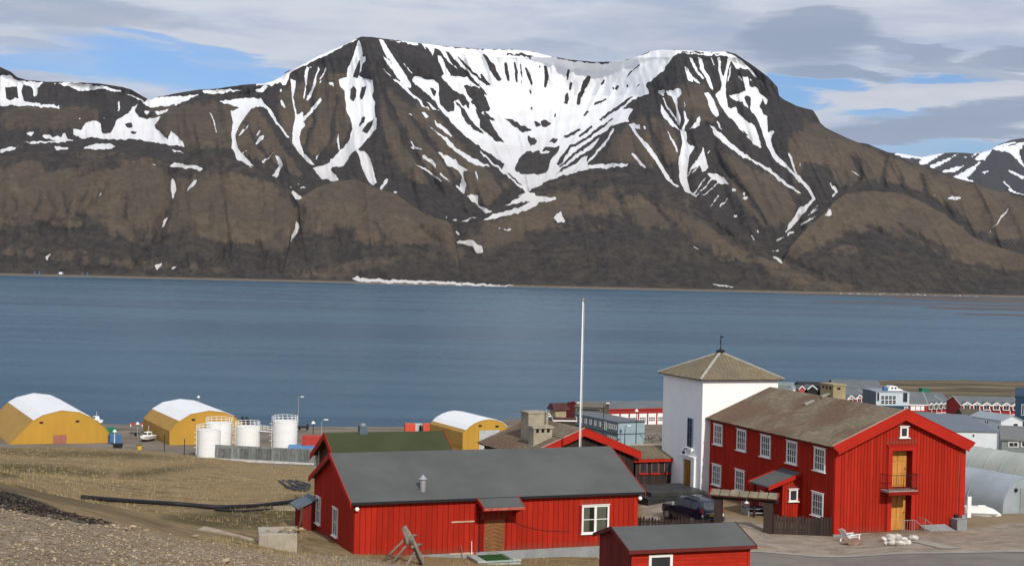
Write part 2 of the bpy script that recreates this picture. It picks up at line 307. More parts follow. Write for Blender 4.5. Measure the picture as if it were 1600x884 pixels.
A3.P('890,288 925,290 920,322 895,312', '930,296 1000,284 1006,310 985,332 986,372 1002,430 1002,472 985,462 980,382 965,332 940,312', '902,350 930,400 985,468 1002,497 970,477 920,432 905,405', '1100,415 1102,440 1095,475 1060,485 1035,505 1070,455',
     '1000,488 1032,500 1036,560 1078,568 1050,622 1040,672 1036,730 1052,790 1088,826 1060,816 1020,792 998,742 995,640 1015,560', '1115,568 1132,640 1142,682 1115,702 1098,665 1050,692 1102,612', '1128,703 1180,710 1220,730 1250,767 1200,757 1150,727',
     '740,465 770,458 798,470 800,490 770,482 792,512 852,572 882,622 912,672 952,732 1002,780 985,777 930,732 890,672 850,612 800,542 760,490', '1143,462 1200,500 1260,558 1312,600 1352,638 1300,622 1240,575 1180,520')
A3.L(10, '915 330 940 380 985 450', '935 490 960 540 990 600', '1150 590 1140 610', '1020 350 1022 380'); A3.L(15, '760 605 795 645 828 684', '1022 400 1030 440 1015 490'); A3.L(8, '1050 420 1040 448 1030 470', '1130 725 1100 765 1070 808', '1160 735 1120 780 1080 820', '1195 748 1150 790 1100 832', '1195 815 1150 878', '1240 830 1195 882', '1080 640 1055 690 1040 720', '1095 670 1060 705')
A3.L(14, '1270 570 1350 636 1440 690 1550 775 1605 808', '1185 450 1210 490', '820 470 828 490'); A3.L(18, '1262 790 1278 790', '1316 803 1326 810', '1318 830 1335 832')
# lower right gullies
A7.L(17, '1385 65 1402 120 1430 180 1480 240 1512 292 1470 332 1430 385 1385 440 1368 456'); A7.L(24, '1452 330 1420 385 1385 430'); A7.L(7, '1530 320 1490 362', '1530 338 1480 376', '1442 115 1440 135'); A7.L(9, '1515 378 1480 398 1440 420', '905 530 935 538', '1300 550 1335 550', '1195 468 1212 495'); A7.L(15, '1412 455 1378 470', '1305 575 1330 590 1352 617'); A7.L(9, '1000 718 1060 722 1112 733', '1360 485 1320 500')
A7.L(18, '1108 246 1122 246', '1110 378 1126 374', '1222 452 1234 452'); A7.L(12, '1156 260 1166 262', '1150 285 1180 290'); A7.P('1595,338 1600,372 1560,374')
A6.P('1135,396 1180,370 1290,342 1380,302 1300,312 1232,332 1300,290 1350,252 1395,262 1400,280 1500,282 1502,298 1420,308 1400,330 1320,358 1220,382 1150,399', '1525,350 1548,410 1510,412 1484,385 1500,370', '990,500 1070,494 1130,530 1137,560 1105,560 1080,530 1030,516', '983,390 1016,397 990,404',
     '475,690 510,672 522,688 700,695 900,701 1200,717 1352,730 1250,730 900,716 600,709 530,704', '508,40 545,58 575,110 592,160 606,210 590,230 565,210 540,160 522,100', '655,185 664,195 630,242 614,240', '830,68 880,94 907,147 880,122 840,92', '905,48 940,70 1000,94 1012,120 1062,145 1036,160 1042,200 1052,215 1040,277 1018,240 1030,180 1010,150 960,112 930,86',
     '1050,280 1075,267 1110,270 1112,320 1150,340 1188,350 1150,366 1120,336 1080,305', '280,140 400,98 372,150 388,170 417,190 390,202 350,192 328,190')
A6.N('1290,318 1380,285 1330,300'); A6.L(9, '785 110 850 145 928 207', '1030 402 1110 380', '1098 150 1110 197'); A6.L(12, '1000 455 1018 472', '1000 225 1025 247', '690 252 705 262', '920 160 970 206', '1210 438 1222 440', '1240 442 1276 443', '950 380 958 384'); A6.L(12, '775 5 790 32 832 46')
# left plateau and the two gullies under it
A1.P('0,350 40,344 76,370 205,380 170,402 170,446 155,446 150,402 110,386 100,420 110,470 272,487 272,500 150,490 0,486', '200,384 340,379 382,384 480,400 572,420 540,424 450,410 370,420 330,406 270,386', '640,478 620,510 640,540 680,552 742,530 710,580 740,612 770,642 790,608 830,640 858,677 780,667 700,652 620,642 500,642 430,632 380,637 338,622 338,590 370,600 390,570 430,553 466,570 472,620 510,610 540,550 590,520 610,490',
     '188,620 280,630 300,612 312,640 260,646 200,634', '112,608 140,605 160,615 140,627', '0,690 88,670 60,690 0,706', '245,673 270,669 328,685 260,692', '378,680 450,658 527,665 515,690 428,690', '786,688 852,706 800,706', '706,516 780,502 772,516 720,528', '658,515 692,514 675,532',
     '655,475 700,450 800,444 925,435 860,462 830,477 740,492 690,496', '930,414 1135,411 1000,433 940,433', '1000,465 1060,459 1170,449 1215,474 1222,490 1160,500 1132,532 1102,582 1082,622 1092,682 1132,730 1175,772 1130,757 1088,732 1068,682 1063,622 1073,562 1063,512 1100,492 1040,476', '1180,410 1232,398 1215,426 1190,427', '1180,390 1260,374 1335,338 1322,388 1300,372 1240,394', '1265,713 1302,760 1272,822 1250,812 1286,770', '780,765 800,748 900,763 937,775 920,792 880,774 800,770')
A1.N('22,400 78,398 86,452 30,462', '110,402 150,400 156,452 112,458', '575,570 605,568 610,585 580,590', '600,605 635,608 610,620'); A1.L(8, '580 430 620 450 660 470', '1260 705 1235 725 1210 748', '1145 575 1120 600 1098 628', '1140 690 1112 712', '965 515 985 560 998 612'); A1.L(12, '548 465 550 490 544 515', '1220 480 1250 532 1290 590 1328 632', '1200 600 1185 622', '362 545 368 552', '475 540 478 550'); A1.L(11, '110 657 200 655 340 645', '1215 625 1200 645 1178 667', '1290 465 1310 495', '1520 378 1535 392')
A5.P('858,250 872,255 882,300 862,362 852,300', '990,253 975,282 930,323 940,300 965,263', '850,433 820,492 798,504 820,460', '1465,308 1500,335 1507,358 1482,358 1452,325', '1480,460 1502,488 1482,530 1455,574 1448,560 1470,510', '225,640 260,624 235,660', '772,682 816,678 785,712', '897,685 850,712 865,690'); A5.L(7, '507 328 490 352', '760 180 778 192', '1500 305 1535 290'); A5.L(9, '1445 292 1460 296', '1490 280 1500 283', '220 348 232 346', '690 662 696 672')
# right slope and the distant range
A8.P('1075,300 1100,285 1157,295 1130,306', '1230,296 1190,315 1130,355 1088,405 1100,385 1150,338', '1400,345 1385,350 1340,408 1285,478 1300,465 1345,415', '475,343 487,382 453,384'); A8.L(15, '483 213 500 240 512 260 495 286'); A8.L(6, '590 150 632 187', '1010 275 1025 280', '1415 520 1435 535'); A8.L(5, '380 773 620 781 900 786 1200 795 1480 806')
FAR_SNOW = ['798,62 1062,64 985,112 960,125 928,116 952,94 860,90', '985,130 1145,63 1060,117 1000,145', '1042,158 1172,120 1120,162 1085,165', '1105,190 1255,103 1212,160 1178,190 1225,212 1150,205', '1310,30 1420,5 1480,-10 1442,60 1480,140 1400,62 1310,48 1272,102 1218,98 1252,60', '1388,148 1480,182 1465,197 1420,170', '1252,160 1302,148 1270,172', '1220,60 1260,50 1200,90', '1165,85 1185,75 1175,92']
farsnow = np.zeros_like(snow)
for t_ in FAR_SNOW: fill(farsnow, A8.c(t_), 1)
fill(farsnow, A8.c('1330,40 1440,5 1455,8 1345,42'), 0); stroke(farsnow, A8.c('1368 208 1412 252'), 3, 1); stroke(farsnow, A8.c('1395 250 1480 282'), 3, 1)
# brown weathered soil and grass against dark scree, cloud shadow painted in as well
def brown(val, *polys):
    for p in polys:
        a = list(map(float, p.split())); fill(soil, [(a[i], a[i + 1]) for i in range(0, len(a), 2)], val)
brown(.62, '-60 245 0 247 180 242 260 262 268 300 280 335 240 352 180 352 100 347 -60 340', '0 170 80 160 170 170 160 200 60 205 0 200')
brown(1, '290 302 330 280 390 274 440 300 462 330 455 362 420 375 380 382 330 378 292 350', '-60 280 0 282 110 276 215 288 262 306 276 332 235 340 160 336 100 342 40 332 -60 330', '472 322 500 300 530 287 585 300 640 320 690 352 640 348 590 338 520 344 480 348',
      '820 318 880 302 1000 300 1075 316 1132 350 1100 352 1000 348 930 342 890 344 880 320', '700 238 740 252 800 292 792 312 760 322 725 300', '1122 232 1180 262 1252 302 1232 352 1192 352 1162 322 1130 270', '1232 210 1270 200 1320 230 1310 262 1260 252 1240 300', '1250 180 1282 196 1400 250 1600 312 1660 320 1660 380 1560 372 1520 360 1450 318 1400 300 1310 300 1290 250',
      '1306 318 1360 302 1420 306 1480 340 1515 368 1440 366 1380 352 1320 356', '960 212 1010 176 1052 192 1064 252 1010 262 960 252 940 262', '432 142 500 118 545 118 555 170 540 215 500 245 460 230 440 200', '345 160 405 170 440 230 480 280 430 270 390 250 365 235')
brown(.8, '600 135 622 150 690 205 745 252 705 285 645 285 605 235 590 180', '640 130 690 190 770 280 740 250 660 190', '1030 140 1100 130 1130 170 1110 200 1050 180', '230 165 340 160 360 230 300 240 250 210')
brown(.75, '430 432 560 406 640 398 700 384 716 396 640 407 565 425 540 437', '1190 400 1240 415 1310 440 1430 460 1330 462 1250 455 1200 430', '0 428 0 420 120 424 300 432 430 434 430 438', '815 340 870 340 855 365 815 362')
for kx, ky, kw, kh in ((28, 342, 30, 13), (104, 345, 26, 13), (172, 362, 34, 16), (18, 392, 16, 9), (50, 394, 12, 8), (95, 400, 18, 11), (120, 392, 16, 8), (134, 408, 9, 9), (163, 408, 10, 9), (182, 407, 6, 8), (200, 411, 13, 9), (230, 413, 12, 9), (259, 415, 9, 7), (304, 418, 9, 8), (341, 421, 14, 6), (1285, 358, 30, 18), (1480, 410, 40, 14), (1390, 392, 34, 9), (1320, 390, 24, 8), (1150, 395, 26, 9), (930, 355, 22, 6), (560, 370, 40, 12), (640, 378, 40, 12)):
    if kw < 33: fill(knoll, [(kx + kw * math.cos(a) * (1 + .15 * math.sin(3 * a)), ky + kh * math.sin(a)) for a in np.linspace(0, math.tau, 14)[:-1]], 1)

for crest_ in ('0 243 60 233 180 234 220 240 270 254 330 238 360 245 400 260 430 277 453 290', '467 308 494 289 525 277 556 276 587 288 619 298 637 312 666 331 697 340', '756 337 800 309 840 284 862 279 909 267 940 262 987 265 1037 282 1069 296 1094 309 1119 331 1144 349 1175 368', '1262 350 1290 327 1303 311 1321 298 1364 293 1410 297 1440 310 1471 328 1501 349 1520 365'):
    a_ = list(map(float, crest_.split())); stroke(soil, [(a_[i], a_[i + 1] - 3) for i in range(0, len(a_), 2)], 15, 0, False)
knoll = blur(knoll, 4); soil_s = blur(soil, 6); soil_w = blur(soil, 16); snow_s = blur(snow, 1); snow_w = blur(snow, 5); bowl_w = blur(blur(bowl, 12), 12)
_g = np.where(bowl > 0, .25, snow); rel = np.clip(blur(blur(soil, 26) * 1.5 - blur(_g, 6) * .45 - blur(_g, 18) * 1.1 - blur(_g, 40) * 2.0, 6), -1.6, 2)
crease = np.zeros((FH, FW), np.float32)
for w_, t_ in ((9, '268 262 271 300 262 340 245 375 228 402 205 420'), (9, '455 306 470 330 465 360 455 385 440 430'), (5, '20 300 26 322 22 345'), (5, '66 296 58 325 46 350'), (6, '140 286 128 318 122 342'), (5, '172 276 160 300 138 326'), (6, '98 300 104 330 128 352'), (6, '200 300 196 335 215 370'), (7, '345 380 350 400 330 420'), (6, '400 375 410 400 408 425'), (6, '520 350 530 380 520 405'), (6, '585 345 600 370 592 398'), (6, '655 350 675 370 690 380'),
                (8, '712 350 716 376 735 392 750 410'), (7, '905 300 912 330 930 360'), (7, '960 296 972 325 985 345'), (7, '1012 300 1030 330 1060 356'), (9, '1090 330 1130 365 1170 400 1190 430'), (10, '1212 370 1225 395 1240 415 1290 436'), (7, '1330 240 1346 275 1338 302'), (7, '1385 246 1378 280 1380 305'), (8, '1218 262 1238 300 1252 330'), (7, '1440 270 1450 310 1490 340'), (6, '1345 345 1370 365 1420 380'), (7, '1400 345 1430 370 1490 392'),
                (8, '590 100 604 160 640 230 680 290 712 330 748 338'), (7, '480 130 492 190 470 240 480 280'), (6, '525 150 520 210 500 250'), (7, '640 180 680 230 720 290'), (6, '770 270 790 300 770 325'), (7, '1010 180 1030 240 1060 300'), (7, '1100 190 1120 250 1170 310 1200 350'), (6, '380 190 420 250 470 285'), (6, '140 140 160 175 158 205')):
    a_ = list(map(float, t_.split())); stroke(crease, [(a_[i], a_[i + 1]) for i in range(0, len(a_), 2)], w_, 1)
crease = blur(crease, 5); crease_w = blur(crease, 14)
def samp(img, px, py):
    x = np.clip((px - RX0) * RS - .5, 0, FW - 1.001); y = np.clip((py - RY0) * RS - .5, 0, FH - 1.001)
    i = x.astype(int); j = y.astype(int); u = x - i; v = y - j
    return (img[j, i] * (1 - u) + img[j, i + 1] * u) * (1 - v) + (img[j + 1, i] * (1 - u) + img[j + 1, i + 1] * u) * v
# ------------------------------------------------------------------ mountain materials
def rock_mat(name, distant=False):
    m, t, b = material(name); pos = t.new('ShaderNodeNewGeometry').outputs['Position']
    sn = t.attr('snow'); so_ = t.attr('soil'); vg = t.attr('veg')
    big = t.noise(pos, .006, 6, .65, .5); fine = t.noise(pos, .05, 6, .72); vfine = t.noise(pos, .16, 4, .7); strata = t.noise(t.map(pos, (.0012, .0012, .05)), 1., 3, .6, .4)
    low = t.new('ShaderNodeSeparateXYZ'); t.put(low.inputs[0], pos)
    k = t.m('ADD', so_, t.m('ADD', t.m('MULTIPLY', t.m('SUBTRACT', big, .5), .55), t.m('MULTIPLY', t.m('SUBTRACT', fine, .5), .5)))
    dark = t.mix(t.step(fine, .3, .7), (.030, .0255, .0235), (.064, .055, .047)); tan = t.mix(t.step(fine, .28, .72), (.086, .064, .043), (.140, .105, .071))
    tan = t.mix(t.step(big, .42, .62), t.mix(.45, tan, (.064, .054, .044)), tan)
    c = t.mix(t.step(k, .2, .8), dark, tan)
    c = t.mix(t.m('MULTIPLY', t.step(t.m('ADD', vg, t.m('MULTIPLY', t.m('SUBTRACT', fine, .5), .5)), .40, .90), .5), c, t.mix(fine, (.070, .059, .041), (.100, .085, .058)))
    c = t.mix(t.m('MULTIPLY', t.m('MULTIPLY', t.step(strata, .46, .60), t.step(low.outputs[2], 330, 520, 0., .5)), t.step(fine, .3, .6)), c, (.030, .028, .031))
    c = t.mix(t.step(t.m('ADD', low.outputs[2], t.m('MULTIPLY', fine, 5.)), 3.5, 8.5, .85, 0.), c, (.215, .17, .125))
    s = t.m('ADD', sn, t.m('MULTIPLY', t.m('SUBTRACT', vfine, .5), .34))
    scol = t.mix(t.step(t.noise(pos, .010, 4, .6), .35, .75), (.80, .81, .84), (.73, .72, .71))
    scol = t.mix(t.step(t.m('ADD', low.outputs[2], t.m('MULTIPLY', big, 260)), 180, 760, .75, 0.), scol, (.42, .39, .36))
    sf = t.step(s, .39, .63)
    t.put(b.inputs['Base Color'], t.mix(sf, c, scol)); b.inputs['Roughness'].default_value = .95; b.inputs['Specular IOR Level'].default_value = .08
    bn = t.new('ShaderNodeBump'); bn.inputs['Strength'].default_value = .9; bn.inputs['Distance'].default_value = 9.
    t.put(bn.inputs['Height'], t.m('MULTIPLY', t.m('ADD', t.m('MULTIPLY', big, 2.2), t.m('ADD', fine, t.m('MULTIPLY', vfine, .35))), t.step(sf, 0., 1., 1., .12))); t.l.new(bn.outputs[0], b.inputs['Normal'])
    return m
M_ROCK = rock_mat('scree_and_snow'); M_FARROCK = rock_mat('distant_scree_and_snow', True)
def curve(t):
    a = list(map(float, t.split())); return np.array(a[0::2]), np.array(a[1::2])
SHORE = curve('-800 2960 0 2979 815 3015 1100 3006 1300 3060 1600 3200 2400 3500')
def shore_y(px):                                    # picture height of the far waterline
    d = np.interp(px, *SHORE); return 415.2 + EYE / d * F + (px - 800) * math.tan(ROLL)
def slope_layer(name, crest, slope, mat, px0, px1, step, rows, seed, amp=1., base=None, field=None, d0=None, back=(350, -160), apron=None):
    px = np.arange(px0, px1 + step, step); cy = np.interp(px, *curve(crest))
    cy = cy + fbm(px / 24., px * 0 + seed, 4, seed) * 2.2
    by = np.maximum(shore_y(px) + 5 if base is None else np.interp(px, *curve(base)), cy + .5)
    v = np.linspace(0, 1, rows)[:, None]; PX = np.repeat(px[None], rows, 0); PY = cy[None] + (by - cy)[None] * v
    dx = (PX - 800) / F; dy = (PY - 442) / F
    X = CR.x * dx - CU.x * dy + _F.x; Y = CR.y * dx - CU.y * dy + _F.y; Z = CR.z * dx - CU.z * dy + _F.z
    T = Z / Y
    D0 = np.interp(px, *SHORE)[None] if d0 is None else d0
    s = slope(PX, PY) if callable(slope) else slope
    D = (s * D0 + EYE) / np.maximum(s - T, .03)
    bw = samp(bowl_w, PX, PY); ang = np.arctan2(PX - 838, np.maximum(345 - PY, 4)); rad = np.hypot(PX - 838, 345 - PY)
    lean = np.interp(px, [0, 500, 760, 1000, 1250, 1600], [.05, .1, .25, .2, .45, .5])[None]; QX = PX - lean * (PY - 250)
    gul = np.abs(fbm(QX / 34. + .25 * fbm(PX / 60., PY / 60., 3, seed + 1), PY / 240., 4, seed + 5, .5, .12)) * -1.
    rl = fbm(PX / 80., PY / 140., 5, seed + 3, .55) * .026 - gul * (.040 if apron is None else .017) * (1 - .85 * bw) + np.abs(fbm(ang * 9., rad / 160., 3, seed + 6, .5, .1)) * .016 * bw
    rl = rl - .0022 * samp(knoll, PX, PY) - .0085 * (1. if apron is None else .35) * samp(rel, PX, PY); cw = fbm(PX / 14., PY / 20., 3, seed + 51) * 9.; cr = samp(crease, PX + cw, PY); rl = rl + (.0035 * cr + .018 * samp(crease_w, PX + cw, PY)) * (1. if apron is None else .6)
    fade = np.clip((PY - cy[None]) / 14., 0, 1) * np.clip((by[None] - PY) / 20. - .2, 0, 1)
    D = D * (1 + amp * rl * (.3 + .7 * fade) * np.clip((by[None] - PY) / 25., 0, 1))
    GX = X / Y * D; GY = D; GZ = EYE + T * D
    # the crest turns over and falls away behind
    bx = []; 
    for dd, dz in ((40, -6), (140, -45), back): bx.append((GX[:1] * (1 + dd / D[:1]), GY[:1] + dd, GZ[:1] + dz))
    GX = np.concatenate([b_[0] for b_ in bx[::-1]] + [GX]); GY = np.concatenate([b_[1] for b_ in bx[::-1]] + [GY]); GZ = np.concatenate([b_[2] for b_ in bx[::-1]] + [GZ])
    wx = fbm(PX / 7., PY / 11., 4, seed + 21) * 6.; wy = fbm(PX / 6., PY / 9., 4, seed + 22) * 9.
    st = np.where(bw > .30, fbm(ang * 34., rad / 34., 4, seed + 23, .6, .04), fbm(QX / 4.2, PY / 36., 4, seed + 24, .6, .04)); fn = fbm(PX / 2.6, PY / 3.4, 3, seed + 25)
    if field is None: fs = .82 * samp(snow_s, PX + wx * .5, PY + wy * .7) + .18 * samp(snow_w, PX, PY) - .04 * np.clip((820 - PX) / 60., 0, 1) * np.clip((PX - 560) / 40., 0, 1) * np.clip((230 - PY) / 60., 0, 1)
    else: fs = samp(field, PX + wx * .3, PY + wy * .3)
    nz = 1 - .75 * np.clip((PY - by[None] + 34) / 14., 0, 1); fs = fs + nz * st * (.80 + .35 * np.clip((820 - PX) / 60., 0, 1) * bw) + nz * fn * .44
    fo = .55 * samp(soil_s, PX + wx * 1.6, PY + wy * 2.2 + st * 10) + .45 * samp(soil_w, PX, PY) + st * .10
    if apron:                                          # brown upper slope breaking up downhill into dark scree and heath
        a0, a1, a2, kk = apron; vv = np.repeat(v, len(px), 1) + st * .12 + fbm(PX / 40., PY / 30., 4, seed + 41) * .34 + fbm(PX / 9., PY / 14., 4, seed + 42) * .07
        ap = np.clip((a2 - vv) / (a2 - a1), 0, 1); ap = ap * ap * (3 - 2 * ap) * np.clip(.45 + .55 * (vv - a0) / .08, .3, 1); ap = ap * np.clip(((by - cy)[None] - 25) / 45., .12, 1); fo = np.maximum(ap * kk, fo * np.clip((PY - 330) / 20., 0, 1) * .8)
    fo = fo * (1 - (.8 if apron is None else .55) * np.clip(cr * 1.4 + fbm(PX / 5., PY / 9., 3, seed + 52) * .5 * (cr > .02), 0, 1))
    kn = samp(knoll, PX + wx * 1.3, PY + wy) * (.8 + st * .7 + 1.2 * fbm(PX / 11., PY / 8., 3, seed + 60)); fo = np.maximum(fo, .78 * np.clip(kn, 0, 1))
    vg = (fbm(QX / 22., PY / 9. - QX / 40., 5, seed + 31, .66) + .5 + st * .2) * np.clip((PY - np.interp(px, [0, 400, 700, 1000, 1300, 1600], [330, 330, 340, 330, 360, 370])[None]) / 40., 0, 1); ext = lambda a: np.concatenate([a[:1]] * 3 + [a])
    o = grid_mesh(name, GX, GY, GZ, mat, {'snow': ext(fs), 'soil': ext(fo), 'veg': ext(vg)}); o['kind'] = 'structure'; return o
def s_main(PX, PY):
    s = .43 + 0 * PX
    s = s - .075 * np.exp(-(((PX - 850) / 150.) ** 2 + ((PY - 190) / 120.) ** 2))           # the bowl lies farther back
    s = s + .06 * np.exp(-(((PX - 585) / 60.) ** 2)) * np.clip((300 - PY) / 120., 0, 1) + .06 * np.exp(-(((PX - 1080) / 70.) ** 2)) * np.clip((300 - PY) / 120., 0, 1)
    s = s + .05 * np.clip((150 - PY) / 60., 0, 1) - .05 * np.clip((PX - 1250) / 250., 0, 1) - .03 * np.clip((420 - PX) / 300, 0, 1)
    return s
slope_layer('mountain', '-800 60 -400 85 -60 100 0 105 17 112 27 121 40 125 75 128 130 129 155 131 190 136 205 140 222 150 235 157 245 152 270 147 310 140 345 138 380 133 410 131 425 127 440 120 447 112 465 105 500 87 540 69 556 61 565 57.5 580 58.5 600 61 650 67 700 73 750 77 800 78 825 80 840 83 865 89 890 94 930 97 955 97 980 93 1000 87 1015 80 1030 78 1110 81 1135 81 1150 85 1165 95 1180 105 1200 120 1215 136 1217 149 1225 156 1245 166 1270 172 1277 183 1282 193 1290 200 1310 210 1340 223 1355 225 1375 233 1394 240 1425 255 1449 260 1492 278 1520 286 1547 296 1600 305 1800 330 2100 390 2500 455',
    s_main, M_ROCK, -700, 2400, 1.3, 310, 3)
slope_layer('foothill', '-800 250 0 245 60 236 180 237 220 243 270 258 310 243 330 241 360 248 400 264 430 281 453 294 466 320 470 350 476 395 490 434 520 445', .62, M_ROCK, -700, 515, 1.6, 140, 21, 1.15, apron=(.10, .42, .72, 1.))
slope_layer('foothill', '440 440 452 384 458 335 467 311 494 293 525 282 556 281 587 293 619 303 637 317 666 336 697 345 705 350 711 368 716 400 722 446', .6, M_ROCK, 440, 722, 1.4, 110, 37, 1.1, apron=(-.2, .30, .62, 1.))
slope_layer('foothill', '690 446 712 384 735 352 756 342 800 314 840 289 862 284 909 272 940 267 987 270 1037 287 1069 301 1094 314 1119 336 1144 354 1175 373 1197 389 1237 414 1300 437 1340 458 1380 466', .52, M_ROCK, 690, 1375, 1.6, 130, 53, .9, apron=(.16, .30, .52, .9))
slope_layer('foothill', '1205 460 1218 420 1235 385 1262 355 1290 332 1303 316 1321 303 1364 298 1410 302 1440 315 1471 333 1501 354 1520 370 1547 382 1600 398 1700 430 1800 470', .56, M_ROCK, 1205, 1790, 1.6, 110, 71, .9, apron=(-.2, .28, .52, .95))
slope_layer('distant_mountain', '1200 250 1330 236 1400 239 1440 246 1455 243 1470 240 1490 238 1520 240 1545 235 1560 226 1580 219 1600 216 1680 205 1760 230 1900 215 2200 300 2500 380', .35, M_FARROCK, 1200, 2450, 2.4, 90, 91, .5, base='1200 440 2500 440', field=farsnow, d0=9000., back=(900, -500))
# ------------------------------------------------------------------ water
def water_mat():
    m, t, b = material('fjord_water'); pos = t.new('ShaderNodeNewGeometry').outputs['Position']
    band = t.noise(t.map(pos, (.0016, .006, 1)), 1., 5, .6, .5); band2 = t.noise(t.map(pos, (.0022, .028, 1), (40, 9, 0)), 1., 4, .6)
    c = t.mix(t.step(t.m('ADD', t.m('MULTIPLY', band, .6), t.m('MULTIPLY', band2, .4)), .38, .62), (.028, .080, .136), (.058, .120, .170))
    t.put(b.inputs['Base Color'], c); b.inputs['IOR'].default_value = 1.33; b.inputs['Specular IOR Level'].default_value = .12
    t.put(b.inputs['Roughness'], t.step(band, .3, .7, .22, .34))
    bn = t.new('ShaderNodeBump'); bn.inputs['Strength'].default_value = .9; bn.inputs['Distance'].default_value = 1.2
    h = t.m('ADD', t.noise(t.map(pos, (.5, 1.1, 1), rot=(0, 0, .4)), .35, 6, .65), t.m('MULTIPLY', t.noise(t.map(pos, (.04, .12, 1)), 1., 4, .6), 1.5))
    t.put(bn.inputs['Height'], h); t.l.new(bn.outputs[0], b.inputs['Normal']); return m
wx = np.array([[-30000, 30000.]] * 2); wy = np.array([[-500, -500], [40000, 40000.]])
grid_mesh('water', wx, wy, wx * 0, water_mat(), smooth=False)['kind'] = 'structure'
# ------------------------------------------------------------------ near ground
GC = []                                               # control points (x, y, z)
def ctl(px, py, d): p = at(px, py, d); GC.append((p.x, p.y, p.z))
def ctlx(px, d, drop): GC.append(((px - 800) / F * d, d, EYE - drop))
for t_ in ('0 884 32', '200 884 36', '300 884 45', '300 846 60', '420 862 72', '490 864 79', '541 867 82.5', '620 881 80', '700 884 81.5', '0 776 48', '100 800 52', '200 823 56', '-120 770 42', '-300 800 30',
           '0 753 70', '150 791 75', '280 819 80', '370 828 84', '0 735 100', '125 779 96', '300 791 101', '470 787 105', '300 812 90', '420 822 93', '230 752 140', '430 754 130', '0 720 150', '90 699 200', '250 707 190', '330 714 182', '480 727 190', '-200 720 150', '-200 700 200',
           '928 869 89', '780 886 83.5', '830 872.5 87', '1030 806 95', '1080 815 93.3', '1304 840 88', '1506 827 91', '1093 769 104', '1145 822 87', '1198 841 86', '1180 849 82', '1400 856 81', '1600 852 80', '1600 884 74', '1300 884 77', '1100 884 77.5', '900 890 83', '1560 800 104', '1560 830 92', '1620 796 108', '1750 850 80', '1750 800 105', '880 876 86', '1000 868 90', '1000 858 92', '960 872 88'):
    ctl(*map(float, t_.split()))
for px in (-600, -200, 200, 600, 1000, 1400, 1800, 2200):
    ctlx(px, 3, 2.2); ctlx(px, 14, 4.4 if px > 300 else 4.0); 
    ctlx(px, 300, 39.3); ctlx(px, 345, 40.3)
    sd = float(np.interp(px, [-600, 0, 500, 700, 900, 1040, 1230, 1400, 1600, 2200], [372, 376, 381, 392, 436, 468, 560, 600, 640, 700]))
    ctlx(px, sd, 43.0); ctlx(px, sd * 1.04 + 6, 44.6)
    if sd > 420: ctlx(px, sd - 40, 41.6); ctlx(px, 380, 40.8)
for px in (700, 900, 1100, 1300, 1500, 1800, 2200): ctlx(px, 62, 14.2 if px < 1300 else 13.2); ctlx(px, 40, 9.6)
for px in (400, 700, 1000, 1300, 1600, 1900): ctlx(px, 150, 22.5); ctlx(px, 200, 30); ctlx(px, 250, 36.5)
for px in (-200, 100, 350): ctlx(px, 240, 35)
ctlx(1000, 120, 17.4); ctlx(1300, 112, 16.2); ctlx(750, 112, 17.6); ctlx(560, 105, 17.4); ctlx(620, 95, 17)
GC = np.array(GC)
def gk(x, y): return np.stack([x / np.maximum(y + 10, 1) * 5., np.log(np.maximum(y, 0) + 8) * 3.2], -1)
_K = gk(GC[:, 0], GC[:, 1]); _n = len(_K)
_A = np.zeros((_n + 3, _n + 3)); _A[:_n, :_n] = -np.linalg.norm(_K[:, None] - _K[None], axis=-1) - np.eye(_n) * .004
_A[:_n, _n] = 1; _A[:_n, _n + 1:] = _K; _A[_n:, :_n] = _A[:_n, _n:].T
_w = np.linalg.solve(_A, np.concatenate([GC[:, 2], np.zeros(3)]))
def gz(x, y):
    x = np.atleast_1d(np.asarray(x, float)); y = np.atleast_1d(np.asarray(y, float)); k = gk(x.ravel(), y.ravel()); out = np.empty(len(k))
    for i in range(0, len(k), 20000):
        q = k[i:i + 20000]; out[i:i + 20000] = -np.linalg.norm(q[:, None] - _K[None], axis=-1) @ _w[:_n] + _w[_n] + q @ _w[_n + 1:]
    return out.reshape(x.shape)
def ground_at(px, py, lo=25., hi=680.):               # where the line of sight meets the ground
    d = np.geomspace(lo, hi, 500); r = ray(px, py); x = r.x / r.y * d; z = EYE + r.z / r.y * d; below = z <= gz(x, d)
    i = int(np.argmax(below)) if below.any() else len(d) - 1
    a = d[max(i - 1, 0)]; b = d[i]
    for _ in range(18):
        m_ = (a + b) / 2
        if EYE + r.z / r.y * m_ <= gz(r.x / r.y * m_, m_)[0]: b = m_
        else: a = m_
    return Vector((r.x / r.y * b, b, gz(r.x / r.y * b, b)[0]))
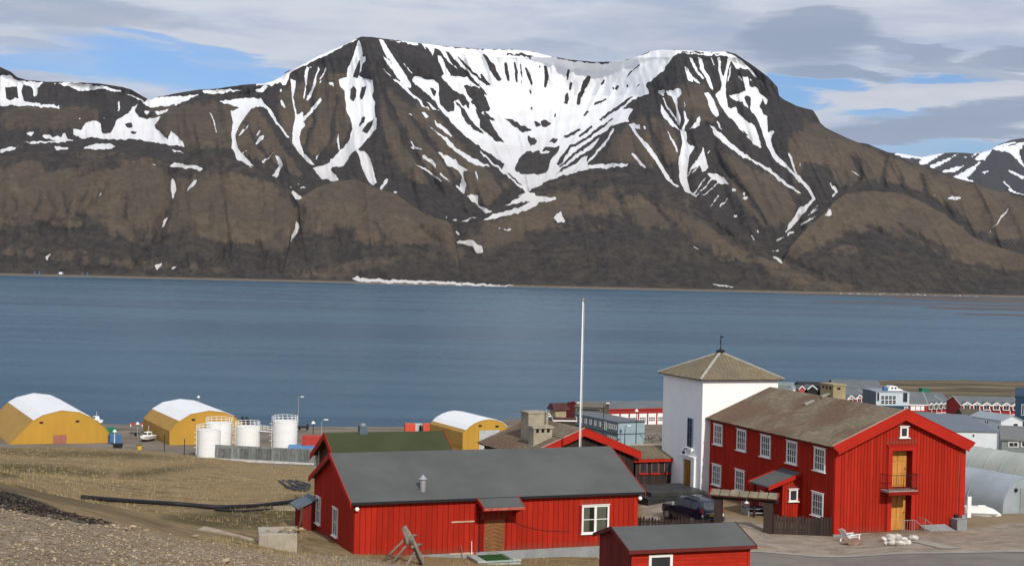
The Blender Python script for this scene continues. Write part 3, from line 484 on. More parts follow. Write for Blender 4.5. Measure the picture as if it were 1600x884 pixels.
def make_ground():
    u = np.concatenate([np.linspace(-1.6, -.42, 40)[:-1], np.linspace(-.42, .42, 560), np.linspace(.42, 1.6, 40)[1:]])
    d = np.concatenate([np.geomspace(1.5, 28, 40)[:-1], np.geomspace(28, 130, 420)[:-1], np.geomspace(130, 760, 300)])
    Y = np.repeat(d[:, None], len(u), 1); X = Y * u[None]
    # the wide-angle flanks keep the level of the nearest controlled bearing
    Zs = gz(np.clip(u, -.75, .75)[None] * Y, Y)
    PX, PY = topx(X, Y, Zs)
    zx0, zy0, zs = -100, 560, 1; ZW, ZH = 1900, 480
    def zone(polys, r):
        a = np.zeros((ZH, ZW), np.float32)
        for p in polys:
            q = list(map(float, p.split())); pts = [((q[i] - zx0), (q[i + 1] - zy0)) for i in range(0, len(q), 2)]
            gx, gy = np.meshgrid(np.arange(ZW) + .5, np.arange(ZH) + .5); ins = np.zeros(gx.shape, bool)
            for i in range(len(pts)):
                (xa, ya), (xb, yb) = pts[i], pts[(i + 1) % len(pts)]
                if ya != yb: ins ^= ((ya > gy) != (yb > gy)) & (gx < (xb - xa) * (gy - ya) / (yb - ya) + xa)
            a[ins] = 1
        a = blur(a, r); x = np.clip(PX - zx0, 0, ZW - 1).astype(int); y = np.clip(PY - zy0, 0, ZH - 1).astype(int)
        return a[y, x]
    far = (Y > 235).astype(float)
    fr = zone(['-100 760 0 766 100 800 200 822 300 844 420 860 540 868 640 884 900 884 900 1040 -100 1040'], 3) * (Y < 84)
    soilb = zone(['-100 740 0 764 23 769 46 778 69 785 92 794 127 808 175 817 138 818 92 811 58 806 30 799 0 794 -100 785'], 1) * (Y < 75) + zone(['-100 735 0 752 120 776 190 796 280 820 250 822 180 800 100 782 0 764 -100 750'], 2) * .45 * (Y > 62)
    yard = zone(['1003 770 1100 760 1110 800 1300 838 1510 828 1700 800 1700 900 1300 900 1215 900 1212 872 1195 858 1180 856 1003 830'], 3) * (Y < 140) + zone(['1500 788 1700 788 1700 848 1500 846'], 2) * .3 * (Y < 140)
    olive_band = zone(['0 722 90 728 180 738 160 746 90 742 0 744', '180 738 260 730 330 728 250 742 190 748', '0 700 100 704 200 706 330 720 250 716 100 712 0 708', '300 800 420 790 470 800 430 826 330 824 240 806'], 3) * (Y > 80)  # darker olive-brown bands along the ditches
    quay = np.clip((Y - 215) / 30., 0, 1) * (1 - np.clip((X / Y - .15) / .1, 0, 1) * np.clip((Y - 420) / 60, 0, 1))
    Z = Zs + np.clip(1 - quay, 0, 1) * (fbm(X / 9., Y / 9., 4, 5) * .5 + fbm(X / 2., Y / 2., 4, 6) * .14) * np.clip((-7 - X) / 5., 0, 1) * (Y > 30) * (1 - yard)
    Z = Z + fr * (fbm(X / 1.2, Y / 1.2, 4, 8) * .16)
    global GRU, GRD, GRZ
    GRU, GRD, GRZ = u, d, Z
    m, t, b = material('ground'); pos = t.new('ShaderNodeNewGeometry').outputs['Position']
    n1 = t.noise(pos, .09, 6, .6); n2 = t.noise(pos, .9, 6, .68); n3 = t.noise(pos, 7., 6, .78); n4 = t.noise(t.map(pos, (.25, 1.2, 1)), .5, 5, .65)
    grass = t.mix(t.step(t.m('ADD', t.m('MULTIPLY', n2, .55), t.m('MULTIPLY', n4, .45)), .36, .62), (0.156, 0.109, 0.059), (0.332, 0.243, 0.131))
    grass = t.mix(t.step(n1, .42, .62), grass, t.mix(n3, (0.182, 0.122, 0.069), (0.390, 0.282, 0.138)))
    grass = t.mix(t.m('MULTIPLY', t.attr('olive_band'), t.step(n2, .3, .6, .55, 1.)), grass, t.mix(n3, (.034, .029, .015), (0.150, 0.122, 0.056)))
    grav = t.mix(t.step(n3, .3, .7), (.150, .110, .070), (.42, .335, .235)); grav = t.mix(t.step(n2, .5, .72), grav, (.48, .40, .30)); grav = t.mix(t.m('MULTIPLY', t.step(n1, .45, .65), .5), grav, (.29, .20, .12))
    yardc = t.mix(t.step(t.m('ADD', t.m('MULTIPLY', n2, .6), t.m('MULTIPLY', n3, .4)), .34, .64), (.235, .185, .140), (.45, .365, .285)); yardc = t.mix(t.m('MULTIPLY', t.step(n3, .45, .8), .4), yardc, (.17, .125, .095))
    quayc = t.mix(t.step(n1, .35, .65), (0.169, 0.140, 0.110), (0.250, 0.207, 0.162)); quayc = t.mix(t.m('MULTIPLY', t.step(t.noise(t.map(pos, (.02, .08, 1)), 1., 5, .6), .5, .68), .55), quayc, (.085, .070, .050))
    delta = t.mix(t.step(t.noise(t.map(pos, (.010, .045, 1)), 1., 7, .7, .8), .38, .64), (.085, .066, .042), (.235, .185, .115)); delta = t.mix(t.m('MULTIPLY', t.step(t.noise(t.map(pos, (.02, .16, 1), (7, 3, 0)), 1., 5, .65), .54, .62), .6), delta, (.060, .048, .033))
    c = t.mix(t.attr('gravel'), grass, grav); c = t.mix(t.attr('yard'), c, yardc); c = t.mix(t.attr('quay'), c, quayc); c = t.mix(t.attr('delta'), c, delta)
    c = t.mix(t.m('MULTIPLY', t.attr('soil'), t.step(n2, .3, .5, .8, 1.)), c, t.mix(n3, (.016, .014, .013), (.060, .048, .038)))
    t.put(b.inputs['Base Color'], c); b.inputs['Roughness'].default_value = .95; b.inputs['Specular IOR Level'].default_value = .08
    bn = t.new('ShaderNodeBump'); bn.inputs['Strength'].default_value = .8; bn.inputs['Distance'].default_value = .25
    t.put(bn.inputs['Height'], t.m('ADD', n2, t.m('MULTIPLY', n3, .6))); t.l.new(bn.outputs[0], b.inputs['Normal'])
    o = grid_mesh('ground', X, Y, Z, m, {'gravel': fr, 'soil': np.clip(soilb, 0, 1), 'yard': np.clip(yard, 0, 1), 'olive_band': olive_band, 'quay': quay, 'delta': np.clip((Y - 395) / 60, 0, 1) * np.clip((X / Y - .12) / .08, 0, 1)})
    o['kind'] = 'structure'; return o
ground = make_ground()
def mesh_z(x, y):                                     # height of the finished ground sheet
    i = np.interp(y, GRD, np.arange(len(GRD))); j = np.interp(np.asarray(x) / np.asarray(y), GRU, np.arange(len(GRU))); a = np.minimum(i.astype(int), len(GRD) - 2); b = np.minimum(j.astype(int), len(GRU) - 2); p = i - a; q = j - b
    return (GRZ[a, b] * (1 - q) + GRZ[a, b + 1] * q) * (1 - p) + (GRZ[a + 1, b] * (1 - q) + GRZ[a + 1, b + 1] * q) * p
# ------------------------------------------------------------------ shared paints
RED = paint('red_boards', (.37, .023, .011), .75, .13, .7, spec=.06, rnd=.08, dirt=.45, splash=.55, dirtcol=(.21, .018, .012), stretch=(1, 1, .25))
REDW = paint('red_wall', (.22, .013, .009), .8, .1, spec=.05)
REDT = paint('red_trim', (.40, .022, .012), .65, .08, .8, spec=.08)
WHITE = paint('white_paint', (.80, .79, .76), .5, .04, 2, dirt=.12, dirtcol=(.5, .47, .42))
FELT = paint('grey_roofing_felt', (.098, .099, .096), .85, .12, .35, bump=.25, bscale=30, dirt=.12, dirtcol=(.085, .082, .078))
TAR = paint('black_edge', (.018, .018, .020), .6, .1)
DARKB = paint('dark_brown_boards', (.042, .028, .024), .7, .2, 1., rnd=.25, stretch=(1, 1, .2))
CONC = paint('concrete', (.36, .315, .245), .9, .15, 1.3, dirt=.4, dirtcol=(.2, .17, .13), bump=.3)
CONCG = paint('grey_concrete', (.26, .27, .27), .9, .12, 1.3, dirt=.3, dirtcol=(.15, .14, .12))
YDOOR = paint('varnished_pine', (.52, .24, .055), .5, .2, 1.2, stretch=(3, 3, .5), dirt=.3, dirtcol=(.33, .14, .035))
BDOOR = paint('brown_door_boards', (.24, .105, .042), .6, .18, 1.4, stretch=(4, 4, .4), rnd=.1, dirt=.3, dirtcol=(.12, .06, .03))
IRON = paint('black_iron', (.02, .02, .022), .5, .1)
GALV = paint('galvanised_steel', (.45, .46, .47), .4, .12, 2, metal=.6)
GREYW = paint('weathered_wood', (.20, .165, .135), .9, .25, 2, stretch=(6, 6, .6), rnd=.2)
PALEW = paint('bare_wood', (.50, .34, .24), .8, .15, 2)
BULB = paint('white_glass_globe', (.85, .84, .80), .3, .02)
DARKIN = paint('dark_interior', (.012, .011, .012), .9, .1)
CURT = paint('curtain_cloth', (.34, .31, .24), .9, .2, 3, stretch=(6, 1, .3))
def glass_mat():
    m, t, b = material('window_glass'); t.n.remove(b); o = [n for n in t.n if n.type == 'OUTPUT_MATERIAL'][0]
    a = t.new('ShaderNodeBsdfTransparent'); a.inputs[0].default_value = (.75, .8, .8, 1); g = t.new('ShaderNodeBsdfGlossy'); g.inputs['Roughness'].default_value = .03
    fr = t.new('ShaderNodeFresnel'); fr.inputs[0].default_value = 1.5; x = t.new('ShaderNodeMixShader')
    t.l.new(t.m('ADD', fr.outputs[0], .04), x.inputs[0]); t.l.new(a.outputs[0], x.inputs[1]); t.l.new(g.outputs[0], x.inputs[2]); t.l.new(x.outputs[0], o.inputs[0]); return m
GLASS = glass_mat()
def dglass():
    m, t, b = material('dark_window_glass'); n = t.noise(t.new('ShaderNodeNewGeometry').outputs['Position'], .8, 3)
    t.put(b.inputs['Base Color'], t.mix(n, (.012, .014, .018), (.05, .055, .06))); b.inputs['Roughness'].default_value = .06; b.inputs['Specular IOR Level'].default_value = .6; return m
DGLASS = dglass()
def slate_mat(name, cols, patch):
    m, t, b = material(name); pos = t.new('ShaderNodeNewGeometry'); oc = t.new('ShaderNodeTexCoord').outputs['Object']; r = pos.outputs['Random Per Island']
    cr = t.new('ShaderNodeValToRGB'); e = cr.color_ramp.elements; e[0].color = (*cols[0], 1); e[1].color = (*cols[-1], 1)
    for i, c in enumerate(cols[1:-1]): k = e.new((i + 1) / (len(cols) - 1)); k.color = (*c, 1)
    t.l.new(r, cr.inputs[0]); n = t.noise(oc, .22, 5, .6, .4); n2 = t.noise(oc, 7., 5, .7)
    c = t.mix(t.step(n, .42, .60), cr.outputs[0], t.mix(.7, cr.outputs[0], patch)); c = t.mix(1., c, t.mix(n2, (.82,) * 3, (1.14,) * 3), 'MULTIPLY')
    t.put(b.inputs['Base Color'], c); b.inputs['Roughness'].default_value = .9; b.inputs['Specular IOR Level'].default_value = .2
    bn = t.new('ShaderNodeBump'); bn.inputs['Strength'].default_value = .4; bn.inputs['Distance'].default_value = .04; t.put(bn.inputs['Height'], n2); t.l.new(bn.outputs[0], b.inputs['Normal']); return m
SLATE = slate_mat('slate_roof', [(.155, .125, .088), (.205, .165, .112), (.175, .150, .110), (.215, .172, .115), (.185, .150, .102), (.27, .21, .14)], (.135, .072, .046))
SLATE2 = slate_mat('mossy_slate_roof', [(.165, .130, .082), (.215, .170, .105), (.19, .155, .098), (.235, .185, .115)], (.15, .125, .09))
class Fr:                                             # a building's own frame: x along its front, y into the depth, z up
    def __init__(s, o, yaw): s.o = Vector(o); s.a = yaw; s.u = Vector((math.cos(yaw), math.sin(yaw), 0)); s.v = Vector((-math.sin(yaw), math.cos(yaw), 0))
    def w(s, x, y, z): return s.o + s.u * x + s.v * y + Vector((0, 0, z))
    def loc(s, p): q = Vector(p) - s.o; return Vector((q.dot(s.u), q.dot(s.v), q.z))
    def front(s, px, py, y=0.):                       # local x, z of the point seen at (px,py) on the plane y
        r = ray(px, py); k = ((s.o + s.v * y - Vector((0, 0, EYE))).dot(s.v)) / r.dot(s.v); q = s.loc(Vector((0, 0, EYE)) + r * k); return q.x, q.z
    def side(s, px, py, x=0.):
        r = ray(px, py); k = ((s.o + s.u * x - Vector((0, 0, EYE))).dot(s.u)) / r.dot(s.u); q = s.loc(Vector((0, 0, EYE)) + r * k); return q.y, q.z
    def top(s, px, py, z):
        r = ray(px, py); k = (s.o.z + z - EYE) / r.z; q = s.loc(Vector((0, 0, EYE)) + r * k); return q.x, q.y
def slates(name, parent, mat, P, U, V, nu, nv, clip=None, seed=1, th=.045):
    # overlapping stone slates on the plane P + a*U + b*V (a, b in 0..1), one joined piece
    rg = random.Random(seed); mb = MB(); P, U, V = Vector(P), Vector(U), Vector(V); N = U.cross(V).normalized()
    if N.z < 0: N = -N
    for j in range(nv):
        off = rg.random()
        for i in range(-1, nu + 1):
            a0 = (i + off) / nu; a1 = a0 + 1 / nu; g = .04 / nu
            lo, hi = (0., 1.) if clip is None else clip((j + .5) / nv)
            a0 = max(a0 + g * rg.random() * 2, lo); a1 = min(a1 - g, hi)
            if a1 - a0 < .15 / nu: continue
            b0 = max((j - .12 + rg.uniform(-.12, .12)) / nv, -.015); b1 = min((j + 1.12) / nv, 1.); t0 = th * rg.uniform(.8, 1.7)
            q = [P + U * a0 + V * b0, P + U * a1 + V * b0, P + U * a1 + V * b1, P + U * a0 + V * b1]; top = [q[0] + N * t0, q[1] + N * t0 * rg.uniform(.8, 1.1), q[2] + N * .012, q[3] + N * .012]
            mb.add([q[0], q[1]] + top, [(2, 3, 4, 5), (0, 1, 3, 2), (0, 2, 5), (1, 4, 3)])
    o = mb.out(name, mat, parent); o['kind'] = 'stuff'; return o
_wc = {}
def window(parent, loc, w, h, cols, rows, rot=0., mull=0, trim=.09, glass=None, sill=.06, curtain=None, frame=None, cap=.04, deep=.05):
    """casement window facing local -y, lower left corner at loc"""
    frame = frame or WHITE
    key = (round(w, 2), round(h, 2), cols, rows, mull, trim, sill, cap, frame.name)
    if key not in _wc:
        f = MB(); f.box(-trim, -deep, -trim * .8, 0, .05, h + trim); f.box(w, -deep, -trim * .8, w + trim, .05, h + trim); f.box(-.001, -deep + .003, h, w + .001, .05, h + trim); f.box(-.001, -deep + .003, -trim * .8, w + .001, .05, 0)
        for i in range(1, cols):
            t_ = .022 if not (mull and i == mull) else .075; f.box(w * i / cols - t_, -deep + .012, 0, w * i / cols + t_, .02, h)
        for j in range(1, rows): f.box(0, -deep + .02, h * j / rows - .02, w, .02, h * j / rows + .02)
        if cap: f.box(-trim - cap, -deep - .05, h + trim + .002, w + trim + cap, .05, h + trim + .045)
        s_ = MB().box(-trim - sill, -deep - .09, -trim * .8 - .05, w + trim + sill, .05, -trim * .8 - .004) if sill else None
        _wc[key] = (f.mesh('window', frame), MB().box(0, .004, 0, w, .012, h).mesh('pane', glass or DGLASS), s_.mesh('sill', frame) if s_ else None)
    a = _wc[key]; o = inst('window', a[0], parent, loc, (0, 0, rot)); inst('pane', a[1], o, (0, 0, 0))
    if a[2]: inst('sill', a[2], o, (0, 0, 0))
    if curtain:
        MB().box(0, .02, 0, w, .03, h).out('dark_room_backing', DARKIN, o)  # dark sheet standing in for the unlit room behind the glass
        for x0, x1 in curtain: MB().box(w * x0, .0125, 0.01, w * x1, .018, h - .01).out('curtain', CURT, o)
    return o
def planks(parent, x0, x1, zb, ztop, n, mat, y=-.025, rot=0., org=(0, 0, 0), gap=.036, holes=(), name='plank', th=.025, ytop=None):
    """upright boards on a wall facing local -y, each its own piece, cut round openings (x0, z0, x1, z1)"""
    wd_ = (x1 - x0) / n; cache = {}
    for i in range(n):
        a, b = x0 + i * wd_ + gap / 2, x0 + (i + 1) * wd_ - gap / 2; segs = [(zb, None)]
        for hx0, hz0, hx1, hz1 in holes:
            if b > hx0 + .02 and a < hx1 - .02:
                segs = [s2 for s_ in segs for s2 in (((s_[0], hz0), (hz1, s_[1])) if (s_[1] is None or hz1 < s_[1]) and hz0 > s_[0] + .02 else (((hz1, s_[1]),) if hz0 <= s_[0] + .02 else (s_,)))]
        for z0, z1 in segs:
            ta, tb = (ztop(a), ztop(b)) if z1 is None else (z1, z1)
            if min(ta, tb) - z0 < .04: continue
            tm = ztop((a + b) / 2) if z1 is None else z1
            key = (round(ta - z0, 3), round(tb - z0, 3))
            if key not in cache:
                w_ = b - a
                mb = MB(); poly = [(0, 0), (w_, 0), (w_, tb - z0)] + ([(w_ / 2, tm - z0)] if tm > max(ta, tb) + .01 else []) + [(0, ta - z0)]; mb.prism(poly, 0, th); cache[key] = mb.mesh(name, mat)
            c_, s_ = math.cos(rot), math.sin(rot); lx, ly = a, y
            inst(name, cache[key], parent, (org[0] + lx * c_ - ly * s_, org[1] + lx * s_ + ly * c_, org[2] + z0), (0, 0, rot))
def globe(parent, loc, name='globe_lamp'):
    o = MB().ball((0, 0, 0), .13, 12, 8).out(name, BULB, parent, True); o.location = loc
    MB().tube([(0, .0, .1), (0, .1, .16), (0, .2, .16)], .025, 6).out('bracket', IRON, o); return o
# ------------------------------------------------------------------ the long red house
YL = math.radians(20.99)
_fel = Vector((-8.817, 83.0, EYE - 13.555))
FL = Fr(_fel + Vector((math.cos(YL), math.sin(YL), 0)) * .3 + Vector((-math.sin(YL), math.cos(YL), 0)) * .3 - Vector((0, 0, 3.85)), YL)
LL, LW, LE, LR = 17.85, 9.7, 3.85, 2.139; lsl = LR / ((LW + .6) / 2)
lh = empty('red_house', FL.o, YL, 'long low red boarded house with a plain grey felt roof and brown porch door', 'house')
LH_ = lh
ev = LE + .3 * lsl - .14                               # underside of the roof at the wall line
MB().prism([(0, 0), (LW, 0), (LW, ev), (LW / 2, ev + lsl * LW / 2), (0, ev)], 0.03, LL - .03, 'x').out('wall', REDW, lh)
MB().box(-.06, -.07, -.5, LL + .06, LW + .06, .62).out('foundation', CONCG, lh)
mid = LW / 2; zr = LE + LR
MB().prism([(-.3, LE), (mid, zr), (LW + .3, LE), (LW + .3, LE - .12), (mid, zr - .13), (-.3, LE - .12)], -.29, LL + .29, 'x').out('roof', FELT, lh)
MB().box(-.25, -.37, LE - .16, LL + .25, -.302, LE - .025).out('gutter', TAR, lh)
for x0, x1 in ((-.335, -.293), (LL + .293, LL + .335)):
    for sgn in (0, 1):
        p = [(-.34, LE + .0), (mid, zr + .035), (mid, zr - .30), (-.34, LE - .33)]
        if sgn: p = [(LW - a, b) for a, b in p]
        MB().prism(p, x0 - .001 * sgn, x1 + .001 * sgn, 'x').out('bargeboard', REDT, lh)
# openings of the front, from where they are seen
wx0, wz1 = FL.front(911.5, 792); wx1, wz0 = FL.front(948, 829); dx0, dz1 = FL.front(757, 812); dx1, dz0 = FL.front(787, 866)
cx0 = FL.front(743, 780)[0]; cx1 = FL.front(806, 775)[0]
planks(lh, 0, LL, .60, lambda x: ev - .02, 54, RED, holes=[(wx0 - .09, wz0 - .1, wx1 + .09, wz1 + .1), (dx0 - .06, dz0 - .05, dx1 + .06, dz1 + .06)])
planks(lh, 0, LW, .62, lambda x: ev - .08 + lsl * (x if x < mid else LW - x), 30, RED, rot=-math.pi / 2, org=(0, LW, 0), holes=[])
window(lh, (wx0, -.03, wz0), wx1 - wx0, wz1 - wz0, 2, 2, mull=1, trim=.11, glass=GLASS, curtain=((0, .26), (.52, .95)))
for pa, pb in (((495.5, 776), (501.5, 818)), ((521, 793), (529, 838))):
    ya, za = FL.side(pa[0], pa[1]); yb, zb_ = FL.side(pb[0], pb[1]); yc = (ya + yb) / 2; hh = abs(za - zb_)
    zc = (za + zb_) / 2; window(lh, (-.04, yc + .47, zc - hh / 2), .94, hh, 2, 2, rot=-math.pi / 2, trim=.1)
d_ = MB().box(0, 0, 0, dx1 - dx0, .03, dz1 - dz0); d_ = d_.out('door', BDOOR, lh); d_.location = (dx0, -.035, dz0)
dw, dh = dx1 - dx0, dz1 - dz0
for k in range(9):                                     # herringbone boards of the door
    z0 = dh * (k / 9.); MB().bar((.04, -.001, min(dh - .06, z0 + .02)), (dw / 2, -.001, max(.05, min(dh - .04, z0 + .32 - .1))), .02, .085, (0, 1, 0)).out('board', BDOOR, d_)
    MB().bar((dw / 2, -.002, max(.05, min(dh - .04, z0 + .22))), (dw - .04, -.002, min(dh - .06, z0 + .02)), .02, .085, (0, 1, 0)).out('board', BDOOR, d_)
MB().ball((.1, -.05, 1.0), .045, 8, 6).out('handle', GALV, d_)
MB().box(0, -.012, 0, dw, -.004, .24).out('kick_plate', paint('worn_kickboard', (.16, .085, .045), .8), d_)
MB().box(dx0 - .06, -.05, dz0, dx0, 0, dz1 + .06).box(dx1, -.05, dz0, dx1 + .06, 0, dz1 + .06).box(dx0, -.048, dz1, dx1, 0, dz1 + .06).out('door_frame', REDT, lh)
# porch canopy
cy = -1.5; cz1 = LE - .03; cxa, cza = FL.front(761, 793, cy); cxb, _ = FL.front(817, 791, cy); cza = min(cza, cz1 - .3)
MB().hexa([(cx0, -.34, cz1 - .08), (cx1, -.34, cz1 - .08), (cx1, cy, cza - .08), (cx0, cy, cza - .08), (cx0, -.34, cz1), (cx1, -.34, cz1), (cx1, cy, cza), (cx0, cy, cza)]).out('porch_roof', FELT, lh)
for x_ in (cx0 - .045, cx1): MB().hexa([(x_, -.2, cz1 - .16), (x_ + .045, -.2, cz1 - .16), (x_ + .045, cy - .05, cza - .2), (x_, cy - .05, cza - .2), (x_, -.2, cz1 + .07), (x_ + .045, -.2, cz1 + .07), (x_ + .045, cy - .05, cza + .03), (x_, cy - .05, cza + .03)]).out('porch_bargeboard', REDT, lh)
MB().box(cx0, cy - .03, cza - .17, cx1, cy - .002, cza - .03).out('porch_fascia', paint('weathered_red_fascia', (.42, .16, .11), .8, .3, 3, col2=(.40, .05, .03)), lh)
for x_ in (cx0 + .02, cx1 - .12):
    MB().bar((x_ + .05, -.04, cza - .62), (x_ + .05, cy + .15, cza - .12), .08, .08).box(x_, -.11, cza - .75, x_ + .1, -.028, cz1 - .1).out('bracket', REDW, lh)
MB().box(cx0 - .06, -.13, .05, cx0 + .06, -.03, cz1 - .12).out('corner_post', REDT, lh)
globe(lh, (.10, -.20, LE - .42)); globe(lh, (LL + .02, -.20, LE - .42))
ax_, az_ = FL.front(705, 815); bx_, _ = FL.front(742, 815); _, az2 = FL.front(720, 864)
MB().box(ax_, -.09, az_ - .04, bx_, -.03, az_ + .04).out('rail', PALEW, lh); MB().box(ax_ - .05, -.09, az2 - .05, bx_, -.03, az2 + .05).out('rail', PALEW, lh)
MB().tube([(FL.front(806 + 104 * k / 12., 0)[0] , -.045, FL.front(806 + 104 * k / 12., 809 + 19 * math.sin(min(1, k / 9.) * math.pi / 2) + (0 if k < 10 else 0))[1]) for k in range(13)], .016, 5).out('cable', TAR, lh)
rx, ry = FL.top(661, 752, LE + LR * .42)
vz = LE + lsl * (ry + .3); v_ = MB().tube([(rx, ry, vz - .2), (rx, ry, vz + .62)], .17, 12).tube([(rx, ry, vz + .66), (rx, ry, vz + .92)], [.25, .02], 12).out('roof_vent', GALV, lh)
ct = MB().tube([(.0, 0, .6), (.0, 0, ev - .2)], .035, 6).out('conduit', TAR, lh); ct.location = (cx0 + .25, -.06, 0)
# the tools leaning by the porch
for nm, lb, ct_, px0, py0, px1, py1, mt in (('broom', 'thin wooden broom leaning on the red wall below the lower rail', 'broom', 724, 877, 720, 852, GREYW), ('ski_pole', 'short white pole standing against the red wall beside the porch post', 'pole', 737, 866, 737, 845, WHITE)):
    a = FL.front(px0, py0, -.35); b = FL.front(px1, py1, -.1)
    e_ = MB().tube([FL.w(a[0], -.35, a[1]), FL.w(b[0], -.1, b[1])], .022, 6).out(nm, mt); tag(e_, lb, ct_)
# porch step box with the green mat
sx0 = FL.front(748, 875, -1.9)[0]; sx1 = FL.front(812, 875, -1.9)[0]; zt = FL.front(780, 867, -1.0)[1]
stp = empty('porch_step', FL.w((sx0 + sx1) / 2, -1.05, zt - .75), YL, 'pale grey green wooden entrance step in front of the brown door', 'step'); sw = (sx1 - sx0) / 2
PGRN = paint('pale_grey_green_paint', (.36, .41, .38), .7, .1, 2, dirt=.2)
MB().box(-sw, -.75, -.3, sw, .95, .55).out('base', PGRN, stp)
for k in range(2): MB().box(-sw - .06, -.85 + k * 0, .16 + .2 * k, sw + .06, -.752 - .03 * k, .30 + .2 * k).out('board', PGRN, stp)
MB().box(-sw - .08, -.9, .552, -sw + .42, .96, .68).out('side_ledge', PGRN, stp); MB().box(sw - .42, -.9, .552, sw + .08, .96, .68).out('side_ledge', PGRN, stp); MB().box(-sw + .424, -.9, .552, sw - .424, .96, .62).out('tread', PGRN, stp)
mt_ = MB().box(-sw + .5, -.7, 0, sw - .55, .8, .05).out('doormat', paint('green_turf_mat', (.025, .085, .022), .95, .3, 20, bump=.6, bscale=80)); mt_.location = FL.w((sx0 + sx1) / 2, -1.05, zt - .75 + .62); mt_.rotation_euler = (0, 0, YL); tag(mt_, 'green artificial grass doormat lying on the pale entrance step', 'doormat')
# ------------------------------------------------------------------ the big red house with the tower
YB = math.radians(19.57); _L = Vector((19.472, 88.003, EYE - 10.363)); uB = Vector((math.cos(YB), math.sin(YB), 0)); vB = Vector((-math.sin(YB), math.cos(YB), 0))
FB = Fr(_L + uB * .35 + vB * .35 - Vector((0, 0, 5.6)), YB); BW, BL, BE, BR = 9.334, 16.4, 5.6, 2.124; bsl = BR / 5.017
bh = empty('red_house', FB.o, YB, 'tall two storey red boarded house with two yellow doors in its gable', 'house')
be = BE + .35 * bsl - .16; bm_ = BW / 2; bz = BE + BR
DX0, DZ1 = FB.front(1394.5, 704); DX1, _ = FB.front(1424, 704); _, UZ0 = FB.front(1405, 762); LX0, LZ1 = FB.front(1392.5, 774); LX1, LZ0 = FB.front(1422, 829)
# gable wall left open at the two recessed doors
for a, b, z0, z1 in ((0, LX0, 0, None), (LX0, LX1, LZ1, UZ0), (LX0, LX1, 0, LZ0), (LX1, BW, 0, None)):
    pass
MB().prism([(0, -.3), (BW, -.3), (BW, be), (bm_, be + bsl * bm_), (0, be)], .62, BL, 'y').out('wall', REDW, bh)
g0, g1 = min(DX0, LX0), max(DX1, LX1); top = lambda x: be + bsl * (x if x < bm_ else BW - x)
gw = MB(); gw.prism([(0, -.3), (g0, -.3), (g0, top(g0)), (0, be)], 0, .618); gw.prism([(g1, -.3), (BW, -.3), (BW, be), (g1, top(g1))], 0, .618)
gw.prism([(g0 + .0005, DZ1), (g1 - .0005, DZ1), (g1 - .0005, top(g1)), (bm_, top(bm_)), (g0 + .0005, top(g0))], 0, .618); gw.box(g0 + .0005, 0, LZ1, g1 - .0005, .618, UZ0); gw.box(g0 + .0005, 0, -.3, g1 - .0005, .618, LZ0); gw.out('gable_wall', REDW, bh)
holes = [(g0 - .32, LZ0 - 3, g1 + .32, DZ1 + .42)]
sx_, sz1 = FB.front(1408, 668.5); sx2, sz0 = FB.front(1416, 681)
planks(bh, 0, BW, .25, lambda x: top(x) - .05, 42, RED, gap=.03, holes=[(g0 - .30, .2, g1 + .30, DZ1 + .40), (sx_ - .1, sz0 - .1, sx2 + .1, sz1 + .1)])
planks(bh, 0, BL, .3, lambda x: be - .02, 66, RED, gap=.03, rot=-math.pi / 2, org=(0, BL, 0))
MB().box(g0 - .30, -.06, .25, g0, -.002, DZ1 + .28).box(g1, -.06, .25, g1 + .30, -.002, DZ1 + .28).box(g0 - .001, -.058, DZ1, g1 + .001, -.002, DZ1 + .28).box(g0 - .4, -.1, DZ1 + .285, g1 + .4, -.002, DZ1 + .36).box(g0 - .001, -.055, LZ1, g1 + .001, -.002, UZ0 - .1).out('door_surround', REDT, bh)
MB().box(0, -.055, .25, .38, -.026, be - .1).out('corner_board', REDT, bh); MB().box(BW - .38, -.055, .25, BW, -.026, be - .1).out('corner_board', REDT, bh)
MB().box(-.05, -.09, -.5, BW + .05, BL, .26).out('foundation', CONCG, bh)
for (z0, z1) in ((UZ0, DZ1), (LZ0, LZ1)):
    d_ = MB().box(0, 0, 0, g1 - g0, .06, z1 - z0).out('door', YDOOR, bh); d_.location = (g0, .55, z0); dw = g1 - g0; dh = z1 - z0
    for i in range(2):
        for j in range(3): MB().box(dw * (.08 + .46 * i), -.03, dh * (.05 + .32 * j), dw * (.46 + .46 * i), -.002, dh * (.31 + .32 * j)).out('panel', YDOOR, d_)
    MB().ball((dw * .9, -.06, dh * .48), .04, 8, 6).out('handle', IRON, d_)
window(bh, (sx_, -.03, sz0), sx2 - sx_, sz1 - sz0, 1, 1, trim=.1, cap=.08, sill=.12)
VERGE = paint('pale_red_verge', (.46, .25, .20), .7, .1)
